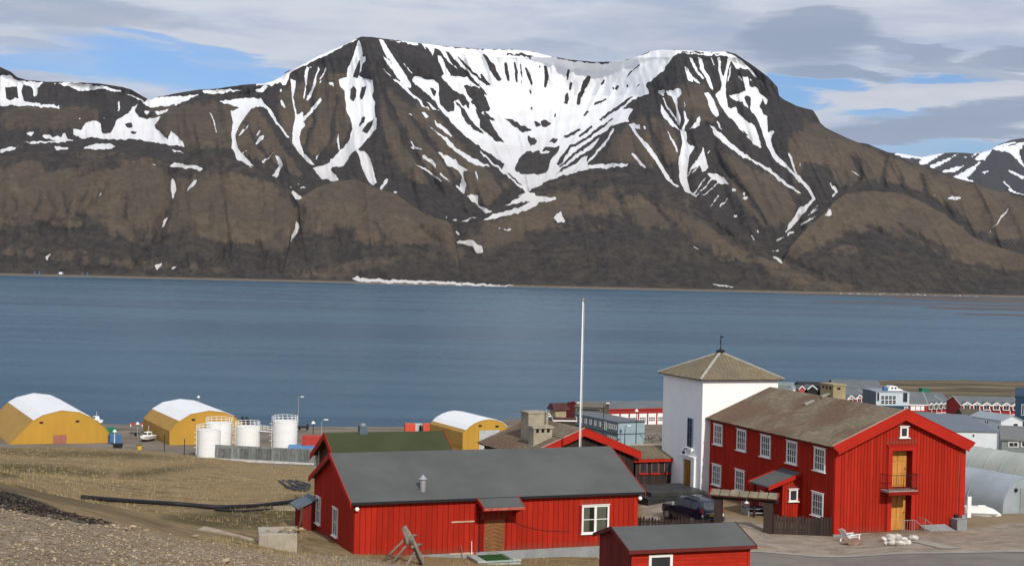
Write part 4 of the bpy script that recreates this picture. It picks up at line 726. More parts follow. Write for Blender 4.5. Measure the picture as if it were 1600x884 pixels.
# roof with stone slates
MB().prism([(-.35, BE), (bm_, bz), (BW + .35, BE), (BW + .35, BE - .12), (bm_, bz - .13), (-.35, BE - .12)], -.33, BL + .3, 'y').out('roof', paint('roof_boards', (.10, .075, .055), .9), bh)
slates('slate', bh, SLATE, (-.42, -.34, BE - .025), (0, BL + .6, 0), (bm_ + .42, 0, BR + .03), 58, 25, seed=4, th=.016)
slates('slate', bh, SLATE, (BW + .42, -.34, BE - .025), (0, BL + .6, 0), (-bm_ - .42, 0, BR + .03), 50, 22, seed=5, th=.016)
for sgn in (0, 1):
    p = [(-.42, BE + .03), (bm_, bz + .08), (bm_, bz - .62), (.0, BE - .50), (-.02, BE - .34), (-.30, BE - .14)] if not sgn else [(BW + .42, BE + .03), (bm_, bz + .08), (bm_, bz - .62), (BW, BE - .50), (BW + .02, BE - .34), (BW + .30, BE - .14)]
    MB().prism(p, -.40 - .003 * sgn, -.34).out('bargeboard', REDT, bh)
    q = [(-.44, BE + .032), (bm_, bz + .084), (bm_, bz + .115), (-.44, BE + .062)]
    if sgn: q = [(BW - a, b) for a, b in q]
    MB().prism(q, -.43 - .002 * sgn, -.30).out('verge_strip', VERGE if not sgn else REDT, bh)
for pa in ((1366, 630), (1379, 632)):                  # the two raised slates that lie loose on the roof
    pass
for i, (px, py) in enumerate(((1264, 630), (1290, 630))):
    y_ = FB.top(px, py, BE + BR * .78); xq = y_[0]; zq = BE + .42 * bsl + bsl * xq
    MB().hexa([(xq - .35, y_[1] - .17, zq - .35 * bsl + .02), (xq + .35, y_[1] - .17, zq + .35 * bsl + .02), (xq + .35, y_[1] + .17, zq + .35 * bsl + .02), (xq - .35, y_[1] + .17, zq - .35 * bsl + .02), (xq - .35, y_[1] - .17, zq - .35 * bsl + .16), (xq + .35, y_[1] - .17, zq + .35 * bsl + .08), (xq + .35, y_[1] + .17, zq + .35 * bsl + .08), (xq - .35, y_[1] + .17, zq - .35 * bsl + .16)]).out('roof_hatch', paint('pale_hatch', (.32, .29, .25), .8), bh)
TAN = paint('tan_render', (.33, .27, .155), .9, .12, 1.4, dirt=.3, dirtcol=(.2, .16, .1), bump=.3)
cxl = bm_ + .25; cyl = FB.side(1302, 606, cxl)[0]; ck = MB().box(cxl, cyl, bz - .9, cxl + .95, cyl + 1.6, bz + .75).out('chimney', TAN, bh)
MB().box(cxl - .05, cyl - .05, bz + .752, cxl + 1.0, cyl + 1.65, bz + .85).out('cap_slab', TAN, ck)
for k in range(3): MB().box(cxl - .012, cyl + .25 + .45 * k, bz + .5, cxl - .002, cyl + .45 + .45 * k, bz + .66).out('flue_hole', DARKIN, ck)
MB().box(cxl + .3, cyl - .012, bz + .5, cxl + .55, cyl - .002, bz + .64).out('flue_hole', DARKIN, ck)
# windows along the shaded flank
for x0, y0, x1, y1 in ((1116.5, 667, 1130, 690), (1152.5, 675.5, 1167, 699), (1189.5, 684, 1205.5, 709), (1230.5, 693.5, 1246.5, 719.5), (1273, 703.5, 1291, 731), (1114, 728, 1127.5, 755), (1149.5, 737.5, 1164.5, 763), (1269, 772, 1288.5, 803)):
    ya, _ = FB.side(x0, (y0 + y1) / 2); yb, _ = FB.side(x1, (y0 + y1) / 2); zc = FB.side((x0 + x1) / 2, (y0 + y1) / 2)[1]
    window(bh, (-.04, (ya + yb) / 2 + .52, zc - .62), 1.04, 1.22, 4, 3, rot=-math.pi / 2, trim=.12, sill=.1, cap=.06)
# lean-to porch on the flank
py1, pz1 = FB.side(1252.5, 738); py2, _ = FB.side(1222, 731); pxf, pzf = FB.front(1200, 760, py1); pw = FB.front(1222.5, 770, py1)[0]
po = lambda d: pz1 + (pzf - pz1) * (-d / -pxf)
MB().hexa([(pxf, py1 - .12, pzf - .1), (-.0, py1 - .12, pz1 - .1), (-.0, py2, pz1 - .1), (pxf, py2, pzf - .1), (pxf, py1 - .12, pzf), (-.0, py1 - .12, pz1), (-.0, py2, pz1), (pxf, py2, pzf)]).out('porch_roof', FELT, bh)
MB().hexa([(pxf - .05, py1 - .18, pzf - .22), (.0, py1 - .18, pz1 - .2), (0, py1 - .122, pz1 - .2), (pxf - .05, py1 - .122, pzf - .22), (pxf - .05, py1 - .18, pzf + .04), (.0, py1 - .18, pz1 + .05), (0, py1 - .122, pz1 + .05), (pxf - .05, py1 - .122, pzf + .04)]).out('porch_bargeboard', REDT, bh)
MB().hexa([(pxf - .05, py2, pzf - .15), (0, py2, pz1 - .15), (0, py2 + .05, pz1 - .15), (pxf - .05, py2 + .05, pzf - .15), (pxf - .05, py2, pzf + .04), (0, py2, pz1 + .05), (0, py2 + .05, pz1 + .05), (pxf - .05, py2 + .05, pzf + .04)]).out('porch_bargeboard', REDT, bh)
slp = (pzf - pz1) / pxf
MB().prism([(pw, -.3), (-.03, -.3), (-.03, pz1 - .11), (pw, pz1 - .11 + slp * pw)], py1 + .03, py2 - .2).out('porch_wall', REDW, bh)
sqx0, sqz1 = FB.front(1234.5, 766, py1); sqx1, sqz0 = FB.front(1243.5, 780.5, py1)
planks(bh, pw, -.03, .1, lambda x: pz1 - .14 + slp * x, 7, RED, y=py1 + .0, gap=.03, holes=[(sqx0 - .08, sqz0 - .1, sqx1 + .08, sqz1 + .1)])
window(bh, (sqx0, py1 - .03, sqz0), sqx1 - sqx0, sqz1 - sqz0, 1, 1, trim=.09, cap=.07, sill=.09)
MB().box(pxf + .1, py2 - .5, -.3, pxf + .22, py2 - .38, pzf - .1).out('porch_post', DARKB, bh)
# balcony
by0, bd = FB.front(1390.5, 765)[0], -.95; bx1 = FB.front(1434.5, 762, bd)[0]; bx0 = FB.front(1389, 765, bd)[0]; bzf = UZ0 - .02
bal = MB().box(bx0, bd, bzf - .12, bx1, -.06, bzf).out('balcony', paint('grey_boards', (.34, .29, .26), .8, .15, 3), bh)
MB().box(bx0 - .02, bd - .03, bzf - .26, bx1 + .02, bd - .002, bzf - .05).out('edge_beam', REDW, bal)
rl = MB(); hr = .95
for x_ in np.arange(bx0, bx1 + .01, (bx1 - bx0) / 12): rl.bar((x_, bd + .02, bzf), (x_, bd + .02, bzf + hr), .016, .016)
for y_ in (-.2, -.4, -.6, -.8): rl.bar((bx0 + .01, y_, bzf), (bx0 + .01, y_, bzf + hr), .016, .016); rl.bar((bx1 - .01, y_, bzf), (bx1 - .01, y_, bzf + hr), .016, .016)
for z_ in (.1, hr): rl.bar((bx0, bd + .02, bzf + z_), (bx1, bd + .02, bzf + z_), .03, .03); rl.bar((bx0, bd, bzf + z_ + .001), (bx0, -.05, bzf + z_ + .001), .03, .03); rl.bar((bx1, bd, bzf + z_ + .001), (bx1, -.05, bzf + z_ + .001), .03, .03)
rl.out('railing', IRON, bal)
# entrance stair of the gable
st = empty('entrance_stair', FB.w((g0 + g1) / 2 + .15, -.1, 0), YB, 'small steel entrance stair with thin railings under the lower yellow door', 'stair')
MB().box(-.85, -1.1, LZ0 - .16, .95, -.02, LZ0 - .05).out('landing', paint('pale_grating', (.46, .47, .44), .7), st)
for k in range(2): MB().box(.0 + .28 * k + .3, -1.4 - .28 * k, LZ0 - .38 - .2 * k, 1.2 + .2 * k, -1.105 - .28 * k, LZ0 - .33 - .2 * k).out('tread', GALV, st)
MB().box(-.83, -1.05, -.3, .93, -1.0, LZ0 - .165).out('riser', IRON, st); MB().bar((1.0, -.9, LZ0 - .2), (1.6, -1.9, -.1), .05, .2).out('stringer', IRON, st); MB().bar((.1, -1.1, LZ0 - .2), (.5, -1.9, -.1), .05, .2).out('stringer', IRON, st)
r_ = MB()
for x_ in np.linspace(-.82, .05, 6): r_.bar((x_, -1.08, LZ0 - .05), (x_, -1.08, LZ0 + .9), .018, .018)
for y_ in (-.15, -.5, -.8): r_.bar((.92, y_, LZ0 - .05), (.92, y_, LZ0 + .9), .018, .018)
r_.bar((-.82, -1.08, LZ0 + .9), (.06, -1.08, LZ0 + .9), .03, .03).bar((.06, -1.08, LZ0 + .9), (.7, -1.9, LZ0 + .1), .03, .03).bar((.7, -1.9, LZ0 + .1), (.7, -1.9, -.1), .025, .025).bar((.92, 0, LZ0 + .9), (.92, -.9, LZ0 + .901), .03, .03).bar((.92, -.9, LZ0 + .9), (1.6, -1.9, LZ0 + .15), .03, .03).bar((1.6, -1.9, LZ0 + .15), (1.6, -1.9, -.1), .025, .025).bar((.06, -1.08, LZ0 + .9), (.06, -1.08, -.1), .025, .025).bar((.92, -.9, LZ0 + .9), (.92, -.9, -.1), .025, .025).bar((-.82, -1.08, LZ0 + .9), (-.82, -1.08, -.1), .025, .025)
r_.out('railing', GALV, st)
rm = empty('loading_ramp', FB.w(FB.front(1473, 846, -1.0)[0], -1.2, 0), YB, 'grey steel loading ramp at the right foot of the tall red gable', 'ramp')
MB().hexa([(-1.05, -1.0, -.2), (1.15, -1.0, -.2), (.75, 1.08, -.2), (-1.0, 1.08, -.2), (-.75, -1.0, .02), (1.15, -1.0, .02), (.75, 1.08, .62), (-1.0, 1.08, .62)]).out('deck', CONCG, rm)
pl = empty('concrete_pedestal', FB.w(FB.front(1500, 846, -.6)[0], -.45, 0), YB, 'grey concrete pedestal at the right corner of the tall red gable', 'pedestal')
MB().box(-.38, -.35, -.3, .32, .33, .98).out('block', CONCG, pl); MB().box(-.05, -.36, -.3, .46, -.352, .28).out('side_panel', CONC, pl)
mx, mz = FB.front(1492, 809); MB().box(mx - .12, -.2, mz - .25, mx + .12, -.06, mz + .25).out('fuse_box', IRON, bh); mx, mz = FB.front(1503, 810.5); MB().box(mx - .16, -.22, mz - .28, mx + .14, -.058, mz + .28).out('meter_box', GALV, bh)
MB().tube([(FB.front(1499, 700)[0], -.07, FB.front(1499, 705)[1]), (FB.front(1496, 760)[0], -.07, FB.front(1496, 760)[1]), (FB.front(1494, 826)[0], -.07, .3)], .02, 5).out('conduit', paint('conduit', (.35, .12, .08), .7), bh)
wp = MB().box(0, 0, 0, .28, .1, 1.3).out('white_board', WHITE); wp.location = FB.w(BW + .08, -.25, .98); wp.rotation_euler = (0, 0, YB); tag(wp, 'white board standing on edge past the right corner of the tall red house', 'board')
# ------------------------------------------------------------------ white tower
_n0 = Vector((13.407, 103.118, EYE - 7.648)); FT = Fr(_n0 + uB * .3 + vB * .3 - Vector((0, 0, 8.2)), YB); TW_, TD_, TH_, TR_ = 6.01, 6.4, 8.2, 1.695
WHW = paint('white_render', (.86, .86, .85), .85, .03, .8, dirt=.10, dirtcol=(.6, .6, .6), bump=.12, bscale=40)
tw = empty('white_tower', FT.o, YB, 'square white rendered tower with a slate pyramid roof and thin spire', 'tower')
MB().box(0, 0, -.4, TW_, TD_, TH_ + .1).out('wall', WHW, tw)
MB().box(-.3, -.3, TH_ - .10, TW_ + .3, TD_ + .3, TH_ - .02).out('eave', paint('eave_boards', (.10, .085, .065), .9), tw)
c0 = [(-.32, -.32, TH_ - .02), (TW_ + .32, -.32, TH_ - .02), (TW_ + .32, TD_ + .32, TH_ - .02), (-.32, TD_ + .32, TH_ - .02)]; ap = Vector((TW_ / 2, TD_ / 2, TH_ + TR_))
MB().add(c0 + [tuple(ap - Vector((0, 0, .06)))], [(0, 1, 4), (1, 2, 4), (2, 3, 4), (3, 0, 4), (3, 2, 1, 0)]).out('roof', paint('roof_boards', (.10, .075, .055), .9), tw)
for i in range(4):
    a, b = Vector(c0[i]), Vector(c0[(i + 1) % 4]); m_ = (a + b) / 2; slates('slate', tw, SLATE2, a, b - a, ap - m_, 22, 14, clip=lambda t_: (t_ / 2, 1 - t_ / 2), seed=20 + i, th=.016)
    MB().bar(a + Vector((0, 0, .05)), ap + Vector((0, 0, .03)), .16, .08).out('hip_strip', paint('grey_lead', (.40, .38, .33), .7), tw)
MB().tube([ap, ap + Vector((0, 0, .12)), ap + Vector((0, 0, .25))], [.3, .34, .05], 10).tube([ap + Vector((0, 0, .2)), ap + Vector((0, 0, 1.25))], .03, 6).ball(ap + Vector((0, 0, .75)), .07).bar(ap + Vector((-.02, 0, 1.1)), ap + Vector((.22, 0, 1.12)), .02, .1).out('spire', IRON, tw)
yv, zv = FT.side(1079, 676); wdt = window(tw, (-.03, yv + .33, zv - .95), .66, 1.95, 2, 4, rot=-math.pi / 2, trim=.06, frame=paint('blue_window_frame', (.10, .14, .24), .5), sill=0, cap=0)
MB().box(-.2, yv - .55, zv - 1.25, .02, yv + .55, zv - 1.05).box(-.14, yv - .35, zv - 1.4, .02, yv + .35, zv - 1.252).out('stone_sill', WHW, tw)
yd, zd = FT.side(1076, 742); yd0, yd1 = yd - .62, yd + .62; _, zdt = FT.side(1076, 717)
MB().box(-.16, yd0 - .5, 0, .0, yd0, zdt + .2).box(-.16, yd1, 0, .0, yd1 + .5, zdt + .2).box(-.158, yd0 + .001, zdt, .0, yd1 - .001, zdt + .2).box(-.24, yd0 - .55, zdt + .2, 0, yd1 + .55, zdt + .3).out('portal', WHW, tw)
d_ = MB().box(-.05, yd0, 0, -.004, yd1, zdt).out('door', paint('dark_pine_door', (.30, .135, .03), .5, .2, 1.5, stretch=(3, 3, .4)), tw)
for j in range(4):
    for i in range(2): MB().box(-.07, yd0 + .08 + .58 * i, zdt * (.04 + .24 * j), -.052, yd0 + .56 + .58 * i, zdt * (.25 + .24 * j)).out('panel', d_.data.materials[0], d_)
MB().tube([(0, yd, zdt + .75), (-.35, yd, zdt + .8), (-.45, yd, zdt + .6)], .04, 6).ball((-.45, yd, zdt + .5), .12).out('lantern', IRON, tw)
pp = at(1045, 768, 103); plf = empty('plinth', Vector((0, 0, 0)), YB, 'low black slate plinth of two steps before the tower door', 'plinth'); zpl = gz(pp.x, pp.y)[0]; plf.location = (pp.x, pp.y, zpl)
MB().box(-2.6, -2.2, -.4, 2.3, 2.6, .28).out('lower_step', paint('black_slate', (.03, .03, .03), .5, .3, 1), plf); MB().box(-2.0, -1.4, .282, 2.2, 2.6, .55).out('upper_step', paint('black_slate', (.045, .045, .043), .5, .3, 1), plf)
# ------------------------------------------------------------------ brown annex with arched windows, brown slate house with chimneys
_a = at(993, 716, 107); FA = Fr((_a.x, _a.y, _a.z - 3.0), YB); AW = FA.front(1064, 717)[0]
an = empty('brown_annex', FA.o, YB, 'dark brown boarded annex with three arched windows under a red eave', 'annex')
MB().box(0.02, .03, -.4, AW, 2.8, 2.9).out('wall', DARKB, an)
planks(an, 0, AW, -.3, lambda x: 2.85, 18, DARKB, y=-.005, gap=.04)
MB().box(-.2, -.26, 2.75, AW + .25, -.2, 3.02).out('fascia', REDT, an)
MB().hexa([(-.2, -.2, 2.85), (AW + .25, -.2, 2.85), (AW + .25, 2.9, 3.41), (-.2, 2.9, 3.41), (-.2, -.2, 2.99), (AW + .25, -.2, 2.99), (AW + .25, 2.9, 3.55), (-.2, 2.9, 3.55)]).out('roof', paint('roof_boards', (.10, .075, .055), .9), an)
slates('slate', an, SLATE2, (-.22, -.28, 2.99), (AW + .47, 0, 0), (0, 3.18, .575), 14, 11, seed=31, th=.03)
for px in (1005, 1023.5, 1043):
    x_, z_ = FA.front(px, 728); ar = [(-.25, 0), (.25, 0), (.25, .6)] + [(.25 * math.cos(a), .6 + .25 * math.sin(a)) for a in np.linspace(.3, math.pi - .3, 6)] + [(-.25, .6)]
    o = MB().prism([(a * 1.22, b * 1.04 + (-.02)) for a, b in ar], -.05, -.032).out('arched_window', paint('red_grey_trim', (.30, .13, .11), .6), an); o.location = (x_, 0, z_ - .45)
    MB().prism(ar, -.07, -.053).out('pane', DGLASS, o); MB().box(-.38, -.1, -.15, .38, -.03, -.03).out('sill', REDT, o)
_g = at(1001, 707, 106.5); YG = math.radians(24); gl = 9.2
FG = Fr(_g - Vector((math.cos(YG), math.sin(YG), 0)) * gl - Vector((0, 0, 3.2)), YG); GE = 3.2; gm = gl / 2; GR = FG.front(911, 670)[1] - GE; GL_ = 8.5; gs = GR / gm
bg_ = empty('brown_house', FG.o, YG, 'dark brown house with a red gable edge, slate roof and two stone chimneys', 'house')
MB().prism([(.35, -.5), (gl - .35, -.5), (gl - .35, GE - .05 + .2), (gm, GE + GR - .15), (.35, GE - .05 + .2)], .38, GL_ - .35).out('wall', DARKB, bg_)
planks(bg_, .35, gl - .35, -.3, lambda x: GE - .2 + gs * (x if x < gm else gl - x), 26, DARKB, y=.34, gap=.04)
MB().prism([(0, GE), (gm, GE + GR), (gl, GE), (gl, GE - .12), (gm, GE + GR - .13), (0, GE - .12)], .02, GL_).out('roof', paint('roof_boards', (.10, .075, .055), .9), bg_)
slates('slate', bg_, SLATE, (-.06, 0, GE - .02), (0, GL_ + .1, 0), (gm + .06, 0, GR + .03), 30, 20, seed=41, th=.03); slates('slate', bg_, SLATE, (gl + .06, 0, GE - .02), (0, GL_ + .1, 0), (-gm - .06, 0, GR + .03), 30, 20, seed=42, th=.03)
for s_ in (0, 1):
    p = [(-.05, GE + .04), (gm, GE + GR + .07), (gm, GE + GR - .50), (-.0, GE - .46)]
    if s_: p = [(gl - a, b) for a, b in p]
    MB().prism(p, -.05 - .003 * s_, 0).out('bargeboard', REDT, bg_); q = [(-.08, GE + .042), (gm, GE + GR + .072), (gm, GE + GR + .115), (-.08, GE + .085)]
    if s_: q = [(gl - a, b) for a, b in q]
    MB().prism(q, -.08 - .002 * s_, .05).out('verge_strip', VERGE if not s_ else REDT, bg_)
STONE = paint('pale_stone_render', (.34, .30, .22), .95, .18, 1.6, dirt=.35, dirtcol=(.2, .165, .11), bump=.5, bscale=12)
cxa, cz_ = FG.front(834, 667, 1.4); cxb, _ = FG.front(863, 667, 1.4); ch = MB().box(cxa, 1.4, GE - .6, cxb, 2.3, cz_ - .42).out('chimney', STONE, bg_)
nx = (cxb - cxa)
for k in range(4): MB().box(cxa + nx * (k / 3.) * .87, 1.4 + .0, cz_ - .42, cxa + nx * (k / 3.) * .87 + nx * .13, 2.3, cz_ - .12).out('cap_pier', STONE, ch)
MB().box(cxa + .08, 1.5, cz_ - .42, cxb - .08, 2.2, cz_ - .14).out('flue', DARKIN, ch); MB().box(cxa - .1, 1.3, cz_ - .118, cxb + .1, 2.4, cz_ + .04).out('cap_slab', STONE, ch)
MB().box(cxa - .05, 1.34, GE - .6, cxb + .05, 2.36, cz_ - 1.35).out('flashing', CONCG, ch)
cxa, cz_ = FG.front(826, 646, 3.2); cxb, _ = FG.front(857, 646, 3.2); ch = MB().box(cxa, 3.2, GE - .2, cxb, 4.5, cz_).out('chimney', STONE, bg_); MB().box(cxa - .06, 3.14, cz_ + .002, cxb + .06, 4.56, cz_ + .1).out('cap_slab', STONE, ch)
# ------------------------------------------------------------------ red house with the green roof, behind the long house
_q = at(507, 676, 102); YQ = math.radians(20.5); FQ0 = Fr(_q, YQ); qlen = FQ0.front(692, 675)[0]; FQ = Fr(_q - Vector((0, 0, 5.4)), YQ)
gh = empty('green_roofed_house', FQ.o, YQ, 'red house with a mossy green felt roof directly behind the long red house', 'house'); QW, QR = 8.4, 2.0
GREENR = paint('green_roofing_felt', (.050, .058, .027), .9, .12, .4, dirt=.25, dirtcol=(.075, .065, .03), bump=.2)
yq0 = -QW / 2
MB().prism([(yq0 + .4, -.5), (-yq0 - .4, -.5), (-yq0 - .4, 3.4), (0, 5.3), (yq0 + .4, 3.4)], .45, qlen - .2, 'x').out('wall', paint('brown_red_boards', (.085, .022, .017), .7, .15, 1), gh)
MB().prism([(yq0, 5.4 - QR), (0, 5.4), (-yq0, 5.4 - QR), (-yq0, 5.28 - QR), (0, 5.27), (yq0, 5.28 - QR)], .0, qlen, 'x').out('roof', GREENR, gh)
for x0 in (-.05, qlen + .003):
    for s_ in (1, -1): MB().prism([(s_ * yq0, 5.42 - QR), (0, 5.45), (0, 5.0), (s_ * yq0, 4.98 - QR)], x0 - .001 * s_, x0 + .047 + .001 * s_, 'x').out('bargeboard', REDT, gh)
yw, zw = FQ.side(497, 718, .45); window(gh, (.42, yw + .3, zw - .5), .6, 1.2, 1, 2, rot=-math.pi / 2, trim=.08)
for px in (562, 581, 600, 622, 645, 663):
    xx, yy = FQ.top(px, 679, 5.1); MB().box(xx - .05, yy - .12, 5.0, xx + .05, yy + .12, 5.1).out('snow_guard', IRON, gh)
vx = FQ.front(567, 675)[0]; vt = MB().box(vx - .28, -.25, 5.2, vx + .28, .3, 5.85).out('chimney', paint('slate_blue_sheet', (.10, .13, .16), .6), gh); MB().tube([(vx, 0, 5.852), (vx, 0, 6.0)], .2, 10).out('cowl', GALV, vt)
fx, fy = FQ.top(535, 700, 4.05); MB().box(fx - .55, fy - .5, 3.4, fx + .55, fy + .5, 4.05).out('dormer_hatch', CONCG, gh); MB().tube([(fx - .05, fy, 4.05), (fx - .05, fy, 4.25)], .09, 8).out('roof_vent', GALV, gh)
# ------------------------------------------------------------------ yard in front: shed, gateway, fences
_s = at(983.4, 860, 62.0); YS = math.radians(18.5); FS = Fr(Vector((_s.x, _s.y, _s.z - 2.35)), YS); SL = FS.front(1182, 852)[0]; SWd = 4.1
FS.o = FS.w(.22, .25, 0); SL -= .44; SWd -= .5; SE = 2.35; SRr = .66; ss = SRr / (SWd / 2 + .25)
sh = empty('small_red_shed', FS.o, YS, 'small red shed with grey felt roof and white window nearest the camera', 'shed')
MB().prism([(0, -.4), (SWd, -.4), (SWd, SE - .02), (SWd / 2, SE + ss * SWd / 2), (0, SE - .02)], .01, SL - .01, 'x').out('wall', REDW, sh)
wa, wz1 = FS.front(1017, 870); wb, _ = FS.front(1046, 870); wz0 = wz1 - 1.05
for k in range(14):
    z0 = SE - .06 - (k + 1) * .165
    for a, b in (((0, wa - .1), (wb + .1, SL)) if z0 < wz1 + .1 and z0 + .16 > wz0 - .1 else ((0, SL),)):
        MB().hexa([(a, -.045, z0), (b, -.045, z0), (b, 0, z0), (a, 0, z0), (a, -.02, z0 + .16), (b, -.02, z0 + .16), (b, 0, z0 + .16), (a, 0, z0 + .16)]).out('plank', RED, sh)
planks(sh, 0, SWd, -.2, lambda x: SE - .03 + ss * (x if x < SWd / 2 else SWd - x), 14, paint('dark_red_boards', (.15, .018, .015), .7, .15, .9, rnd=.15), rot=-math.pi / 2, org=(0, SWd, 0))
MB().box(-.03, -.06, -.2, .09, -.046, SE - .1).out('corner_board', REDT, sh); MB().box(SL - .09, -.06, -.2, SL + .03, -.046, SE - .1).out('corner_board', REDT, sh)
window(sh, (wa, -.04, wz0), wb - wa, wz1 - wz0, 1, 1, trim=.12, cap=0)
MB().prism([(-.25, SE), (SWd / 2, SE + SRr), (SWd + .25, SE), (SWd + .25, SE - .07), (SWd / 2, SE + SRr - .08), (-.25, SE - .07)], -.22, SL + .22, 'x').out('roof', FELT, sh)
DRED = paint('dark_red_trim', (.12, .022, .018), .6, .1)
MB().box(-.22, -.29, SE - .14, SL + .22, -.252, SE + .015).out('fascia', DRED, sh)
for x0 in (-.25, SL + .222):
    for s_ in (0, 1):
        p = [(-.28, SE + .02), (SWd / 2, SE + SRr + .03), (SWd / 2, SE + SRr - .15), (-.28, SE - .16)]
        if s_: p = [(SWd - a, b) for a, b in p]
        MB().prism(p, x0 - .001 * s_, x0 + .03, 'x').out('bargeboard', DRED, sh)
# gateway with stone slabs
pL = at(1121.5, 836, 88.6); pR = at(1200, 841, 87.6); gv = pR - pL; YW_ = math.atan2(gv.y, gv.x); gl_ = Vector((gv.x, gv.y, 0)).length; zg = gz(pL.x, pL.y)[0]
gt = empty('gateway', (pL.x, pL.y, zg), YW_, 'dark timber gateway with a row of stone slabs on its beam', 'gateway'); FW_ = Fr((pL.x, pL.y, zg), YW_); zb = FW_.front(1160, 781)[1]
for x_, w_ in ((0, .23), (gl_, .26)): MB().box(x_ - w_, -w_, -.4, x_ + w_, w_, zb).out('post', DARKB, gt)
MB().box(-.42, -.2, zb + .001, gl_ + .55, .2, zb + .33).out('beam', DARKB, gt)
MB().prism([(-.5, zb + .26), (0, zb + .47), (.5, zb + .26), (.5, zb + .20), (0, zb + .40), (-.5, zb + .20)], -.40, gl_ + .52, 'x').out('roof_boards', paint('red_brown_boards', (.10, .03, .024), .8), gt)
for k in range(7):
    w_ = (gl_ + 1.0) / 7; x0 = -.44 + w_ * k; rr = random.Random(k); t0 = rr.uniform(.05, .08)
    for s_ in (1, -1): MB().hexa([(x0 + .015, -.55 * s_, zb + .27), (x0 + w_ - .015, -.55 * s_, zb + .265), (x0 + w_ - .02, .03 * s_, zb + .50), (x0 + .02, .03 * s_, zb + .50), (x0 + .015, -.55 * s_, zb + .27 + t0), (x0 + w_ - .015, -.53 * s_, zb + .27 + t0), (x0 + w_ - .03 - rr.random() * .04, .03 * s_, zb + .515 + t0), (x0 + .02, .03 * s_, zb + .51 + t0)]).out('stone_slab', paint('lichened_slab', (.21, .18, .125), .95, .2, 1.5, rnd=.12, dirt=.3, dirtcol=(.2, .17, .10), bump=.5, bscale=10) if k + s_ == 1 else bpy.data.materials['lichened_slab'], gt, bevel=.02)
MB().prism([(-.58, zb + .20), (0, zb + .46), (0, zb + .62), (-.58, zb + .34)], -.49, -.445, 'x').out('bargeboard', REDT, gt); MB().prism([(-.58, zb + .20), (0, zb + .46), (0, zb + .62), (-.58, zb + .34)], gl_ + .565, gl_ + .60, 'x').out('bargeboard', REDT, gt)
lx_, lz_ = FW_.front(1168, 780); l_ = MB().tube([(lx_, -.3, zb - .02), (lx_, -.3, zb + .1), (lx_, -.15, zb + .1)], .02, 6).tube([(lx_, -.3, zb - .10), (lx_, -.3, zb - .01)], [.15, .05], 10).out('lamp', WHITE, gt)
def picket_fence(name, label, p0, p1, n, h, pointed, tops=None):
    p0, p1 = Vector(p0), Vector(p1); d = p1 - p0; yaw = math.atan2(d.y, d.x); L = math.hypot(d.x, d.y); z0 = gz(p0.x, p0.y)[0]
    e = empty(name, (p0.x, p0.y, z0), yaw, label, 'fence', 'picket fences of the yard'); w = L / n; ms = []
    for v in range(3):
        hh = h + .05 * (v - 1); k = w * .86; ms.append(MB().prism([(0, -.8), (k, -.8), (k, hh - (.14 if pointed else .05)), (k / 2, hh), (0, hh - (.14 if pointed else .03))], -.015, .015).mesh('picket', DARKB))
    rg = random.Random(n)
    for i in range(n):
        x = w * i; zz = (gz(p0.x + d.x * i / n, p0.y + d.y * i / n)[0] if tops is None else tops[0] + (tops[1] - tops[0]) * i / n - h) - z0; inst('picket', rg.choice(ms), e, (x, 0, zz), (0, rg.uniform(-.02, .02), 0))
    for z in (.3, h - .3): MB().bar((0, .05, z + (0 if tops is None else tops[0] - h - z0)), (L, .05, z + (gz(p1.x, p1.y)[0] if tops is None else tops[1] - h) - z0), .05, .09).out('rail', DARKB, e)
    return e
fa = FL.w(LL + .1, .4, 0); picket_fence('picket_fence', 'dark brown picket fence with pointed tops between long house and gateway', fa, pL + gv.normalized() * -.25, 26, 1.15, True, (at(1004, 807, fa.y).z, at(1116, 811, pL.y).z))
picket_fence('picket_fence', 'dark brown picket fence with blunt tops between gateway and tall gable', pR + gv.normalized() * .3, FB.w(-.02, .1, 0), 19, 1.12, False)
# galvanised stair by the porch
es = at(1181, 824, 94.0); s2 = empty('metal_stair', (es.x, es.y, gz(es.x, es.y)[0]), YB - .2, 'small galvanised stair with tubular railings seen through the gateway', 'stair')
for k in range(2): MB().box(-.55, -.3 + .35 * k, .16 + .2 * k, .6, .02 + .35 * k, .2 + .2 * k).out('tread', GALV, s2)
MB().box(-.55, .42, .0, .6, 1.3, .45).out('landing', IRON, s2); MB().box(-.6, -.3, .0, -.56, 1.3, .3).out('stringer', GALV, s2); MB().box(.61, -.3, .0, .65, 1.3, .3).out('stringer', GALV, s2)
r_ = MB()
for x_ in (-.58, .63):
    r_.tube([(x_, -.3, 0), (x_, -.3, 1.0), (x_, .45, 1.4), (x_, 1.25, 1.4), (x_, 1.25, .4)], .022, 6)
    for y_ in (-.05, .2, .45, .7, .95): r_.tube([(x_, y_, .3), (x_, y_, 1.1 + max(0, min(.3, y_ * .5)))], .012, 5)
r_.out('railing', WHITE, s2)
